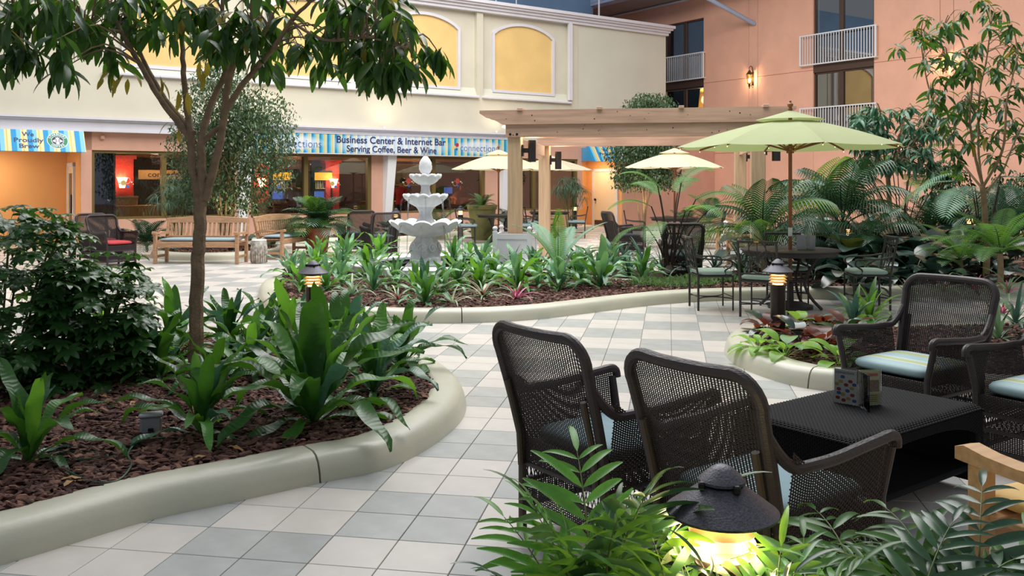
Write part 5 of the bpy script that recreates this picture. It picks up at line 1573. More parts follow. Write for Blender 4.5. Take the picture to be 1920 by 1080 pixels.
# ================================================================== PLANTS: leaf shapes
def strap(L, W, e0, droop, wav=0., fold=.25, n=12, prof=0, petiole=0., twist=0., ph=0., stalk=.012):
    """one blade growing from the origin along +x: width W, start elevation e0, bending down by droop degrees"""
    ts = np.linspace(0, 1, n + 1)
    x = z = 0.
    pts = [(0., 0.)]
    for i in range(n):
        a = R(e0 - droop * ((ts[i] + ts[i + 1]) / 2) ** 1.4)
        x += L / n * math.cos(a); z += L / n * math.sin(a)
        pts.append((x, z))
    V, F = [], []
    for i, t in enumerate(ts):
        tt = max(0., (t - petiole) / (1 - petiole))
        if prof == 0: w_ = W * (.16 + .84 * min(1, tt * 1.7) ** .8) * (1 - tt ** 4) ** .6
        elif prof == 1: w_ = W * (1 - tt) ** .55 * (.55 + .45 * min(1, tt * 4))
        elif prof == 2: w_ = W * math.sin(PI * min(1, tt ** .72 * .97 + .0)) ** .8
        else: w_ = W * (math.sin(PI * tt ** .5) ** .75) if tt > 0 else 0
        if t < petiole: w_ = stalk
        w_ = max(w_, .004 * L) / 2
        a = R(e0 - droop * t ** 1.4)
        nx, nz = -math.sin(a), math.cos(a)
        wv = wav * math.sin(t * 17 + ph) * min(1, tt * 3)
        wv2 = wav * math.sin(t * 15.3 + ph + 2) * min(1, tt * 3)
        f = fold * w_
        V += [(pts[i][0] + nx * (f + wv), w_, pts[i][1] + nz * (f + wv)), (pts[i][0], 0, pts[i][1]), (pts[i][0] + nx * (f + wv2), -w_, pts[i][1] + nz * (f + wv2))]
    for i in range(n):
        for j in (0, 1): F.append((i * 3 + j, i * 3 + j + 1, i * 3 + j + 4, i * 3 + j + 3))
    return np.array(V), np.array(F)
LM = {}
def lmesh(key, name, m, *a, **k):
    if key not in LM:
        V, F = strap(*a, **k)
        LM[key] = np_mesh(name, V, F, m)
    return LM[key]
SPEC = {
    'fern': dict(vars=[(1, .185, 87, 25, .022), (1, .19, 80, 45, .027), (1, .185, 72, 70, .03), (1, .18, 60, 85, .028), (.95, .165, 46, 100, .026), (.85, .15, 25, 95, .022)], prof=0, fold=.3, n=16),
    'brom': dict(vars=[(1, .085, 70, 70, 0), (1, .085, 50, 80, 0), (1, .08, 35, 90, 0), (1, .075, 18, 70, 0)], prof=1, fold=.5, n=9),
    'drac': dict(vars=[(1, .105, 82, 40, 0), (1, .105, 65, 75, 0), (1, .1, 50, 110, 0), (1, .1, 30, 110, 0)], prof=1, fold=.35, n=10),
    'broad': dict(vars=[(1, .42, 80, 90, .006), (1, .42, 66, 100, .006), (1, .40, 52, 100, .006), (1, .38, 36, 95, .006)], prof=2, fold=.22, n=12, petiole=.42, stalk=.016),
    'round': dict(vars=[(1, .36, 78, 90, 0), (1, .36, 60, 95, 0), (1, .34, 42, 90, 0), (1, .34, 25, 80, 0)], prof=2, fold=.18, n=11, petiole=.4, stalk=.02),
    'lance': dict(vars=[(1, .15, 84, 40, .004), (1, .15, 70, 60, .004), (1, .14, 55, 80, .004), (1, .14, 35, 90, .004)], prof=2, fold=.3, n=10, petiole=.1, stalk=.02),
}
def plant(name, label, loc, spec, n, L, mats, cat='plant', tilt=6, flower=None, group=None, seed=None):
    rr = random.Random(seed if seed is not None else int(abs(loc[0] * 1731 + loc[1] * 977) * 10 + len(spec)) & 0xffff)
    t = thing(name, label, cat, loc, rr.uniform(0, 6.28), group)
    sp = SPEC[spec]; nv = len(sp['vars'])
    for i in range(n):
        q = min(nv - 1, int((i + rr.uniform(-.6, .6)) / n * nv)); q = max(0, q)
        mk = mats[0] if len(mats) == 1 or rr.random() < .62 else rr.choice(mats[1:])
        v = sp['vars'][q]; ph = rr.choice((0, 1.7, 3.9)) if v[4] else 0
        me = lmesh((spec, q, mk, ph), spec + '_leaf', M[mk], v[0], v[1], v[2], v[3], v[4], sp['fold'], sp['n'], sp['prof'], sp.get('petiole', 0), 0, ph, sp.get('stalk', .012))
        s = L * rr.uniform(.78, 1.12) * (1 - .18 * (i < n * .15))
        put('leaf', me, t, (0, 0, 0), (R(rr.uniform(-tilt, tilt)), R(rr.uniform(-tilt, tilt)), i * 2.39996 + rr.uniform(-.3, .3)), (s, s * (rr.uniform(.72, 1.0) if spec == 'fern' else rr.uniform(.8, 1.3)), s))
    if flower:
        for i in range(7):
            me = lmesh(('flw', flower, i % 3), 'bract', M[flower], 1, .2, 75 - 22 * (i % 3), 60, 0, .4, 7, 1)
            put('flower_bract', me, t, (0, 0, .02), (0, 0, i * .9), L * .42)
    return t

# fronds: rachis with leaflets, one mesh
def frond_np(L, nl, ll, lw, e0, droop, hang=20, fwd=55, prof='fern', start=.12, rach=.006, vee=15):
    ts = np.linspace(0, 1, 25)
    P = [(0., 0.)]
    for i in range(24):
        a = R(e0 - droop * ((ts[i] + ts[i + 1]) / 2) ** 1.3)
        P.append((P[-1][0] + L / 24 * math.cos(a), P[-1][1] + L / 24 * math.sin(a)))
    P = np.array(P)
    V, F = [], []
    for i in range(25):                          # triangular rachis, written as a three-sided strip
        r = rach * (1.1 - ts[i])
        V += [(P[i][0], r, P[i][1]), (P[i][0], -r, P[i][1]), (P[i][0], 0, P[i][1] - r * 1.6)]
    for i in range(24):
        for j in range(3): F.append((i * 3 + j, i * 3 + (j + 1) % 3, i * 3 + 3 + (j + 1) % 3, i * 3 + 3 + j))
    for k in range(nl):
        t = start + (1 - start) * (k + .5) / nl
        f = t * 24; i = min(23, int(f)); fr = f - i
        px, pz = P[i] * (1 - fr) + P[i + 1] * fr
        a = R(e0 - droop * t ** 1.3)
        q = (t - start) / (1 - start)
        env = (math.sin(PI * min(1, q * .85 + .12)) ** .7) if prof == 'fern' else (math.sin(PI * min(1, q * .62 + .28)) ** .6)
        l = ll * max(.12, env)
        T = Vector((math.cos(a), 0, math.sin(a))); N_ = Vector((-math.sin(a), 0, math.cos(a)))
        for sd in (1, -1):
            fw = R(fwd)
            d = (T * math.cos(fw) + Vector((0, sd, 0)) * math.sin(fw) + N_ * math.sin(R(vee))).normalized()
            wdir = T * lw
            p0 = Vector((px, 0, pz)); o = len(V)
            for m_ in range(4):
                u = m_ / 3
                c = p0 + d * l * u + Vector((0, 0, -1)) * l * u * u * math.tan(R(hang)) * .8
                ww = (.55, 1, .8, .06)[m_] * .5
                V += [tuple(c - wdir * ww), tuple(c + wdir * ww)]
            for m_ in range(3): F.append((o + m_ * 2, o + m_ * 2 + 1, o + m_ * 2 + 3, o + m_ * 2 + 2))
    return np.array(V), np.array(F)
FM = {}
def fmesh(key, name, m, *a, **k):
    if key not in FM: FM[key] = np_mesh(name, *frond_np(*a, **k), m, smooth=False)
    return FM[key]
FR = {  # nl, leaflet length, width, variants of (elevation, droop), hang, forward
    'palm': dict(nl=22, ll=.55, lw=.022, v=[(84, 60), (72, 85), (58, 100), (40, 100)], hang=48, fwd=44, vee=30),
    'fern': dict(nl=28, ll=.2, lw=.021, v=[(75, 70), (60, 85), (45, 90), (28, 75)], hang=12, fwd=72, vee=4),
    'cycad': dict(nl=34, ll=.17, lw=.026, v=[(86, 18), (66, 50), (45, 75), (28, 60)], hang=6, fwd=78, vee=10),
    'small': dict(nl=16, ll=.38, lw=.036, v=[(80, 60), (65, 80), (48, 90), (30, 80)], hang=25, fwd=50, vee=15),
}
def fronds(name, label, loc, kind, n, L, mats, cat='plant', z0=0., lean=0, seed=1, azs=None, els=None, trunk=None, group=None):
    rr = random.Random(seed)
    t = thing(name, label, cat, loc, 0, group)
    k = FR[kind]
    for i in range(n):
        q = i * len(k['v']) // n if els is None else els[i]
        mk = mats[i % len(mats)]
        me = fmesh((kind, q, mk), kind + '_frond', M[mk], 1, k['nl'], k['ll'], k['lw'], k['v'][q][0], k['v'][q][1], k['hang'], k['fwd'], 'palm' if kind == 'palm' else 'fern', .2 if kind == 'palm' else .14, .012 if kind == 'palm' else .008, k['vee'])
        az = azs[i] if azs else i * 2.39996 + rr.uniform(-.3, .3)
        put('frond', me, t, (0, 0, z0), (R(rr.uniform(-8, 8)), 0, az), L * rr.uniform(.85, 1.12))
    if trunk: put('trunk', MB().tube([(0, 0, 0), (.01, 0, z0 * .5), (0, 0, z0)], trunk, 10).mesh('trunk', M['bark']), t)
    return t

# ------------------------------------------------------------------ bird's-nest ferns of the near left bed
ZB = .13
for px, py, L, n, lab in (
    (55, 868, .50, 15, "bird's-nest fern at the lower left corner beside the coiled green cord"),
    (378, 818, .52, 18, "bird's-nest fern in front of the tree trunk beside the grey junction box"),
    (588, 795, .78, 30, "largest bird's-nest fern, tall leaves, near the curb joint"),
    (700, 738, .58, 17, "bird's-nest fern just behind the right shoulder of the largest one"),
    (752, 692, .52, 20, "bird's-nest fern at the right tip of the kidney shaped bed"),
    (470, 705, .50, 14, "bird's-nest fern just right of the forked tree's trunk"),
    (545, 690, .62, 16, "bird's-nest fern directly behind the largest one"),
    (300, 712, .48, 13, "bird's-nest fern just left of the forked tree's trunk"),
    (236, 706, .52, 15, "bird's-nest fern in front of the glowing spotlight"),
    (330, 672, .62, 13, "bird's-nest fern with upright leaves just behind the forked tree's trunk"),
    (428, 662, .60, 13, "bird's-nest fern with curled tips at the back of the bed, right of the trunk"),
    (632, 688, .55, 15, "bird's-nest fern between the largest one and the bed's right tip"),
    (500, 650, .50, 12, "bird's-nest fern at the back of the bed, just left of the bollard lamp"),
    (560, 648, .50, 12, "bird's-nest fern around the foot of the bollard lamp in the near bed"),
    (650, 660, .52, 14, "bird's-nest fern at the back of the bed, just right of the bollard lamp"),
    (395, 735, .40, 11, "small bird's-nest fern at the foot of the forked tree"),
    (190, 668, .50, 12, "bird's-nest fern beside the schefflera bush at the back of the bed")):
    plant('birds_nest_fern', lab, G(px, py, ZB), 'fern', n + 7, L * 1.12, ['fern', 'fern_blue', 'fern_light'], 'fern')
for px, py, L, lab in ((110, 728, .24, 'low dark leafy plant under the schefflera, left of the spotlight'), (190, 722, .22, 'low dark leafy plant between the schefflera and the junction box'), (20, 752, .24, 'low dark leafy plant under the schefflera at the left edge')):
    plant('ground_plant', lab, G(px, py, ZB), 'round', 14, L, ['schef', 'broad'])

# ------------------------------------------------------------------ fountain bed
ZI = .12
for px, py, L, n, lab in (
    (566, 548, .42, 12, "bird's-nest fern at the left tip of the fountain bed, left of the near bollard lamp"),
    (612, 548, .42, 12, "bird's-nest fern directly behind the near bollard lamp's head"),
    (700, 548, .42, 12, "bird's-nest fern of the front row between the striped spider plant and the pink rosette"),
    (797, 572, .50, 14, "front row bird's-nest fern standing straight below the fountain"),
    (972, 548, .52, 11, "front row bird's-nest fern with a broad upright leaf, right of the fountain"),
    (1048, 545, .50, 13, "front row bird's-nest fern below the pale feathery cycad"),
    (1126, 540, .60, 16, "front row bird's-nest fern, the widest, right of the pale feathery cycad"),
    (1204, 528, .48, 11, "bird's-nest fern at the right end of the front row, beside the moss patch"),
    (545, 522, .42, 12, "bird's-nest fern at the far left tip of the fountain bed, below the angled bench"),
    (590, 512, .46, 13, "bird's-nest fern in the second row, below the terracotta pot"),
    (640, 516, .48, 13, "bird's-nest fern in the second row, below the wicker pair by the fountain"),
    (690, 520, .50, 13, "bird's-nest fern in the second row, left of the pool wall"),
    (742, 536, .42, 12, "bird's-nest fern in front of the left part of the pool wall"),
    (860, 538, .44, 12, "bird's-nest fern in front of the right part of the pool wall"),
    (925, 534, .46, 12, "bird's-nest fern in front of the right end of the pool wall"),
    (600, 492, .46, 11, "bird's-nest fern at the back edge, left of the wicker pair by the fountain"),
    (650, 490, .48, 11, "bird's-nest fern at the back edge, in front of the wicker pair by the fountain"),
    (712, 488, .48, 12, "bird's-nest fern with tall bright leaves just left of the fountain pedestal"),
    (850, 494, .44, 11, "bird's-nest fern just right of the fountain pedestal"),
    (905, 510, .52, 11, "bird's-nest fern with one tall upright leaf left of the white planter box"),
    (880, 492, .38, 10, "bird's-nest fern at the back edge between fountain and white planter box"),
    (1005, 520, .46, 12, "bluish bird's-nest fern under the left fronds of the pale cycad"),
    (1085, 518, .46, 13, "bluish bird's-nest fern at the right foot of the pale cycad"),
    (640, 537, .40, 11, "bird's-nest fern of the front row just right of the near bollard lamp's head"),
    (780, 549, .40, 11, "small bird's-nest fern behind the front fern straight below the fountain"),
    (832, 551, .40, 11, "small bird's-nest fern right of the front fern straight below the fountain"),
    (900, 540, .42, 11, "bird's-nest fern behind the striped bromeliad with a red heart"),
    (1008, 538, .44, 11, "bird's-nest fern of the front row just left of the one below the pale cycad"),
    (1088, 534, .44, 12, "bird's-nest fern between the widest front row fern and the one below the pale cycad"),
    (1150, 510, .46, 13, "bluish bird's-nest fern behind the widest front row fern")):
    plant('birds_nest_fern', lab, G(px, py, ZI), 'fern', n + 8, L * 1.28, (['fern_mint', 'fern_blue', 'fern'] if 'bluish' in lab or py > 505 and (px // 3) % 2 else ['fern_light', 'fern_mint', 'fern', 'fern_mint']), 'fern')
for px, py, L, n, mt, fl, lab in (
    (660, 556, .38, 16, ['brom_green', 'brom_white'], None, 'striped spider plant at the front left of the fountain bed'),
    (746, 566, .34, 12, ['brom_white', 'brom_green'], 'brom_red', 'pink centred bromeliad rosette left of the front fern below the fountain'),
    (848, 572, .34, 13, ['brom_white', 'brom_green'], None, 'flat striped bromeliad right of the front fern below the fountain'),
    (906, 560, .42, 17, ['brom_green', 'brom_white'], 'print_red', 'striped bromeliad with a red heart in the front row'),
    (968, 564, .36, 10, ['brom_white', 'brom_pink'], 'brom_red', 'grey and pink bromeliad rosette with a magenta centre in the front row')):
    plant('bromeliad', lab, G(px, py, ZI), 'brom', n + 4, L * 1.15, mt, 'bromeliad', flower=fl)
for px, py, L, n, lab in (
    (1205, 502, .55, 24, 'dark blue-green dracaena in front of the profile wicker armchair'),
    (1170, 498, .50, 20, 'dark blue-green dracaena right of the pale cycad'),
    (1240, 508, .50, 22, 'dark blue-green dracaena at the left foot of the tree fern'),
    (1298, 520, .62, 26, 'dark blue-green dracaena right of the tree fern, the largest in front'),
    (1180, 520, .46, 20, 'dark blue-green dracaena behind the right end of the front row ferns'),
    (962, 508, .42, 12, 'narrow dark dracaena in front of the white planter box'),
    (1392, 520, .60, 24, 'dark blue-green dracaena behind the left iron chair of the round table'),
    (1340, 512, .48, 18, 'dark blue-green dracaena between the tree fern and the round table')):
    plant('dracaena', lab, G(px, py, ZI), 'drac', n + 6, L * 1.05, ['dracaena', 'palm'], 'dracaena')
# pale cycad-like fern
fronds('cycad', 'pale feathery cycad with one bright green upright frond by the pergola post', G(1046, 522, ZI), 'cycad', 11, 1.12, ['cycad'], 'cycad', z0=.1, seed=3, trunk=.07,
       azs=[3.5, .1, 2.75, .55, 3.2, -.3, 2.2, 1.2, 3.9, 5.4, 4.6], els=[1, 1, 2, 2, 3, 3, 1, 1, 3, 3, 3])
cy = [o for o in COL.objects if o.name.startswith('cycad')][0]
put('young_frond', fmesh(('cyd',), 'young_frond', M['cycad_dark'], 1, 46, .15, .015, 88, 14, 6, 78, 'fern', .1, .008, 4), cy, (0, -.05, .1), (0, 0, -1.57), 1.0)
# tree ferns
def tree_fern(label, loc, stalks, mt, seed=2, foot=.15, group=None):
    t = thing('tree_fern', label, 'tree fern', loc)
    put('root_crown', MB().lathe([(.09, 0), (.11, .08), (.07, foot), (.03, foot + .08), (0, foot + .09)], 12).mesh('root_crown', M['stem_dark']), t)
    rr = random.Random(seed)
    for (az, el, sl, fl, q) in stalks:
        c, s_ = math.cos(az), math.sin(az)
        e = R(el)
        p1 = Vector((sl * .55 * math.cos(e) * c, sl * .55 * math.cos(e) * s_, foot + sl * .6 * math.sin(e)))
        p2 = Vector((sl * math.cos(e) * c * 1.05, sl * math.cos(e) * s_ * 1.05, foot + sl * math.sin(e)))
        st = put('stalk', MB().tube(spline([(0, 0, foot * .6), p1, p2], 5, False), [.013] * 5 + [.01] * 6, 6).mesh('stalk', M['stem_dark']), t)
        me = fmesh(('tf', q, mt), 'fern_frond', M[mt], 1, 26, .3, .026, (50, 30, 5)[q], (80, 80, 75)[q], 14, 68, 'fern', .03, .009, 4)
        put('frond', me, st, p2, (R(rr.uniform(-8, 8)), 0, az), fl)
    return t
tree_fern('tall tree fern with brown stalks left of the round table', G(1256, 520, ZI), [(2.9, 74, 1.0, .75, 1), (.3, 68, 1.15, .95, 1), (2.2, 80, 1.15, .7, 0), (.0, 58, 1.1, .85, 1), (3.4, 60, .75, .7, 2), (1.0, 76, 1.2, .8, 0), (4.2, 66, .8, .7, 2), (5.3, 70, .95, .8, 1), (3.1, 82, 1.3, .7, 0), (.6, 80, 1.35, .8, 0)], 'fern_frond')
tree_fern('tree fern with dark fanned stalks right of the big parasol', D(1690, 17.5, .12), [(a, e, l, .95, q) for a, e, l, q in ((.2, 72, 1.5, 1), (2.9, 70, 1.5, 1), (1.4, 80, 1.6, 0), (4.6, 76, 1.4, 1), (.9, 64, 1.4, 1), (2.2, 66, 1.4, 1), (3.6, 64, 1.3, 2), (5.6, 66, 1.3, 2), (0, 84, 1.8, 0), (3.1, 84, 1.8, 0))], 'cycad_dark', 4)
tree_fern('tree fern whose pale fronds arch before the trunk at the right', D(1845, 13.6, .12), [(a, e, l, 1.0, q) for a, e, l, q in ((3.1, 82, 1.5, 2), (.1, 80, 1.45, 2), (2.5, 76, 1.4, 2), (3.8, 78, 1.3, 2), (5.3, 80, 1.3, 2))], 'cycad', 6)
fronds('fern', 'yellow-lit fern drooping at the right edge above the pink bromeliads', D(1875, 12.6, .12), 'fern', 16, .95, ['fern_frond', 'cycad_dark'], 'fern', z0=.5, seed=8, trunk=.04)
fronds('fern', 'green fern with hanging fronds left of the yellow-lit one', D(1800, 13.4, .12), 'fern', 14, .8, ['fern_frond', 'cycad_dark'], 'fern', z0=.35, seed=9, trunk=.04)
# moss patches
for px, py, rx, lab in ((1262, 536, .42, 'patch of feathery green groundcover right of the front row ferns'), (1330, 530, .3, 'smaller patch of feathery groundcover near the left iron chair')):
    c = G(px, py, ZI); n = 900
    a = nrng.random(n) * 6.28; rr = np.sqrt(nrng.random(n))
    pos = np.stack([c.x + rx * 1.5 * rr * np.cos(a), c.y + rx * rr * np.sin(a), np.full(n, ZI + .01)], 1)
    me = many('groundcover', [(0, -.25, 0), (.5, -.12, .4), (1, 0, .55), (.5, .12, .4)], [(0, 1, 2, 3)], pos, eul(np.zeros(n), -nrng.random(n) * .8, nrng.random(n) * 6.28), .07 + .06 * nrng.random((n, 1)), M['moss'])
    tag(put('groundcover', me, None, kind='stuff'), lab, 'groundcover')

# ------------------------------------------------------------------ palms of the right garden
fronds('palm', 'feather palm between the pergola posts and the parasol pole', D(1432, 14.2, .12), 'palm', 12, 1.15, ['palm', 'palm_light'], 'palm', z0=.55, seed=12, trunk=.05)
fronds('palm', 'feather palm spreading dark fronds behind the parasol pole, right of it', D(1580, 15.5, .12), 'palm', 15, 1.3, ['palm'], 'palm', z0=.75, seed=13, trunk=.06)
fronds('palm', 'low feather palm with drooping fronds under the larger palm right of the parasol pole', D(1625, 14.6, .12), 'palm', 12, .85, ['palm'], 'palm', z0=.35, seed=14, trunk=.05)
fronds('palm', 'feather palm at the back, against the apricot wall below the lower balcony', D(1540, 18.0, .12), 'palm', 12, 1.2, ['palm_light', 'palm'], 'palm', z0=.9, seed=15, trunk=.06)
# dark broad-leaved understory
BL = [(1448, 505, .72, 'paddle leaved dark plant left of the parasol pole'), (1500, 500, .8, 'tall paddle leaved plant right behind the parasol pole'), (1545, 498, .7, 'dark broad leaved plant behind the menu stand'),
      (1568, 522, .62, 'dark broad leaved plant at the left of the lit bollard behind the table'), (1612, 520, .7, 'dark broad leaved plant at the right of the lit bollard behind the table'), (1650, 505, .7, 'dark broad leaved plant under the low feather palm'),
      (1690, 515, .68, 'dark glossy plant below the fanned tree fern stalks'), (1730, 500, .66, 'dark glossy plant below the first pink flower spike'), (1775, 505, .66, 'dark glossy plant below the second pink flower spike'),
      (1660, 540, .46, 'low grey-green broad leaved plant behind the right iron chair'), (1605, 548, .42, 'low broad leaved plant at the right iron chair\'s cushion'), (1715, 530, .56, 'dark plant with one pale hanging leaf above the big wicker back'),
      (1480, 478, .7, 'dark broad leaved plant in the back row left of the parasol pole'), (1535, 472, .7, 'dark broad leaved plant in the back row right of the parasol pole'), (1590, 478, .7, 'dark broad leaved plant in the back row behind the lit bollard'),
      (1640, 470, .66, 'dark broad leaved plant in the back row under the feather palms'), (1700, 468, .66, 'dark broad leaved plant in the back row at the tree fern stalks'), (1760, 470, .66, 'dark broad leaved plant in the back row between the two pink spikes'),
      (1815, 478, .66, 'dark broad leaved plant left of the pale trunk'), (1880, 480, .66, 'dark broad leaved plant right of the pale trunk'), (1410, 485, .66, 'dark broad leaved plant below the teak armchairs'),
      (1840, 520, .5, 'dark broad leaved plant at the foot of the pale trunk'), (1525, 530, .44, 'broad leaved plant under the round table\'s far edge'), (1755, 538, .42, 'low dark plant above the right corner of the big wicker back'),
      (1905, 512, .55, 'dark broad leaved plant at the right edge above the large pink hearted bromeliad'), (1868, 530, .42, 'low dark plant just left of the large pink hearted bromeliad'), (1800, 528, .42, 'low dark plant at the foot of the green fern left of the yellow-lit one')]
for px, py, L, lab in BL:
    plant('philodendron', lab, G(px, py, ZI), 'broad', 16 if L > .5 else 12, L * 1.55, ['broad', 'broad', 'broad_warm'] if px < 1620 and py > 490 else ['broad'], 'plant')
for px, py, L, n, mt, fl, lab in (
    (1722, 478, .55, 12, ['brom_flower', 'palm'], 'brom_flower', 'first pink flowered bromeliad in front of the apricot wall'),
    (1795, 478, .55, 12, ['brom_flower', 'palm'], 'brom_flower', 'second pink flowered bromeliad in front of the apricot wall'),
    (1768, 548, .44, 15, ['brom_green', 'brom_pink', 'brom_white'], 'brom_red', 'pink and green bromeliad above the middle of the big wicker back'),
    (1830, 546, .42, 13, ['brom_green', 'brom_pink'], 'brom_red', 'pink and green bromeliad above the right corner of the big wicker back'),
    (1890, 552, .52, 15, ['brom_green', 'brom_pink'], 'brom_pink', 'large green bromeliad with a pink heart at the right edge'),
    (1700, 552, .40, 12, ['brom_green', 'brom_white'], 'brom_pink', 'green bromeliad above the left corner of the big wicker back')):
    plant('bromeliad', lab, G(px, py, ZI), 'brom', n, L, mt, 'bromeliad', flower=fl)

# ------------------------------------------------------------------ small right bed
for px, py, L, n, mt, sp, lab in (
    (1420, 660, .20, 9, ['lime_leaf'], 'round', 'lime green leafy plant at the left tip of the small right bed'),
    (1472, 672, .24, 9, ['lime_leaf', 'fern_light'], 'round', 'lime green plant with one upright leaf in front of the near right bollard'),
    (1572, 688, .22, 8, ['lime_leaf', 'fern_light'], 'round', 'lime green plant at the left arm of the striped cushion chair'),
    (1500, 622, .22, 6, ['lime_leaf', 'red_leaf'], 'round', 'plant with one bright lime leaf right of the near right bollard'),
    (1440, 628, .26, 12, ['red_leaf', 'broad'], 'round', 'burgundy leaved plant left of the near right bollard'),
    (1500, 650, .28, 13, ['red_leaf', 'broad'], 'round', 'burgundy leaved plant right in front of the near right bollard'),
    (1540, 660, .28, 13, ['red_leaf'], 'round', 'burgundy leaved plant between the two lime green plants'),
    (1540, 625, .26, 12, ['red_leaf', 'broad'], 'round', 'burgundy leaved plant in the back row of the small right bed'),
    (1590, 640, .30, 14, ['palm', 'red_leaf'], 'round', 'dark burgundy plant beside the striped cushion chair\'s arm'),
    (1600, 618, .42, 14, ['palm_light', 'dracaena'], 'lance', 'green lance leaved plant left of the big wicker back'),
    (1632, 610, .46, 14, ['palm_light', 'fern_light'], 'lance', 'tall green lance leaved plant touching the big wicker back'),
    (1872, 640, .42, 14, ['brom_green', 'palm'], 'drac', 'grey-green strap leaved plant between the two right armchairs'),
    (1905, 610, .44, 14, ['brom_green', 'dracaena'], 'drac', 'grey-green strap leaved plant at the right edge behind the cut off armchair'),
    (1880, 592, .34, 12, ['red_leaf', 'brom_pink'], 'brom', 'reddish bromeliad with a pink spike between the right armchairs')):
    p = G(px, py, ZI)
    plant('bromeliad' if sp == 'brom' else 'leafy_plant', lab, p, sp, n + 4, L * (1.45 if sp == 'round' else 1.1), mt, 'plant', flower='brom_flower' if sp == 'brom' else None)

# ------------------------------------------------------------------ foreground bamboo palms, every leaflet its own object
lv, lf = strap(1, .15, 0, 42, 0, .35, 7, 2)
LEAFLET = {k: np_mesh('leaflet', lv, lf, M[k]) for k in ('palm_light', 'palm', 'fern_light')}
def bamboo_palm(label, loc, fr, seed):
    rr = random.Random(seed)
    t = thing('bamboo_palm', label, 'palm', loc)
    for (az, el, droop, L, s0) in fr:
        ca, sa = math.cos(az), math.sin(az)
        P = [Vector((0, 0, 0))]
        n = 14
        for i in range(n):
            a = R(el - droop * (i / n) ** 1.5)
            P.append(P[-1] + Vector((math.cos(a) * ca, math.cos(a) * sa, math.sin(a))) * L / n)
        f = put('frond', MB().tube(P, [.0065 * (1 - i / (n + 3)) for i in range(n + 1)], 6).mesh('frond_stem', M['stem']), t)
        mk = rr.choice(('palm_light', 'palm_light', 'palm', 'fern_light'))
        K = 10
        for k in range(K):
            u = s0 + (1 - s0) * (k + .4) / K
            q = u * n; i = min(n - 1, int(q))
            p = P[i].lerp(P[i + 1], q - i); T = (P[i + 1] - P[i]).normalized()
            side = T.cross(Vector((0, 0, 1))).normalized(); up = side.cross(T)
            env = .6 + .45 * math.sin(PI * min(1, (k + 1.2) / K))
            for sd in (1, -1):
                d = (T * rr.uniform(.5, .85) + side * sd * .78 + up * rr.uniform(-.15, .35) + Vector((0, 0, -rr.uniform(0, .3)))).normalized()
                yv = up.cross(d).normalized(); zv = d.cross(yv)
                mt_ = Matrix((d, yv, zv)).transposed()
                s = L * .3 * env * rr.uniform(.8, 1.15)
                put('leaflet', LEAFLET[mk], f, p, mt_.to_euler(), s)
        T = (P[-1] - P[-2]).normalized(); yv = Vector((0, 0, 1)).cross(T).normalized(); zv = T.cross(yv)
        put('leaflet', LEAFLET[mk], f, P[-1], Matrix((T, yv, zv)).transposed().to_euler(), L * .22)
    return t
def fan(n, el, droop, L, seed, a0=0, a1=6.28):
    rr = random.Random(seed)
    return [(a0 + (a1 - a0) * (i + .5) / n + rr.uniform(-.25, .25), el + rr.uniform(-12, 10), droop + rr.uniform(-15, 20), L * rr.uniform(.8, 1.15), .32) for i in range(n)]
bamboo_palm('bamboo palm spreading to the left of the foreground bollard', (.27, 2.34, .12), fan(14, 66, 75, .62, 1), 1)
bamboo_palm('upright bamboo palm touching the left side of the foreground bollard', (.24, 2.5, .12), fan(13, 80, 40, .66, 2), 2)
bamboo_palm('bamboo palm lit from within, right below the foreground bollard cap', (.52, 2.2, .12), fan(15, 80, 50, .52, 3), 3)
bamboo_palm('bamboo palm lit yellow at the right side of the foreground bollard', (.74, 2.25, .12), fan(15, 78, 55, .54, 4), 4)
bamboo_palm('bamboo palm below the empty side of the low woven table', (1.02, 2.38, .12), fan(15, 70, 75, .66, 5), 5)
bamboo_palm('bamboo palm reaching up before the low woven table', (1.24, 2.42, .12), fan(14, 74, 70, .66, 6), 6)
bamboo_palm('bamboo palm drooping in front of the light teak armchair', (1.45, 2.3, .12), fan(15, 68, 80, .6, 7), 7)
bamboo_palm('bamboo palm at the very bottom under the woven table', (.98, 2.05, .12), fan(14, 66, 80, .56, 8), 8)
bamboo_palm('bamboo palm covering the lamp of the foreground bollard from the left', (.45, 2.12, .12), fan(13, 84, 42, .56, 13), 13)
bamboo_palm('bamboo palm covering the lamp of the foreground bollard from the right', (.6, 2.13, .12), fan(13, 84, 42, .56, 14), 14)
bamboo_palm('low bamboo palm at the bottom edge left of the foreground bollard', (.2, 2.05, .12), fan(12, 66, 80, .5, 9), 9)
bamboo_palm('bamboo palm at the bottom right corner', (1.28, 2.02, .12), fan(13, 66, 80, .6, 10), 10)

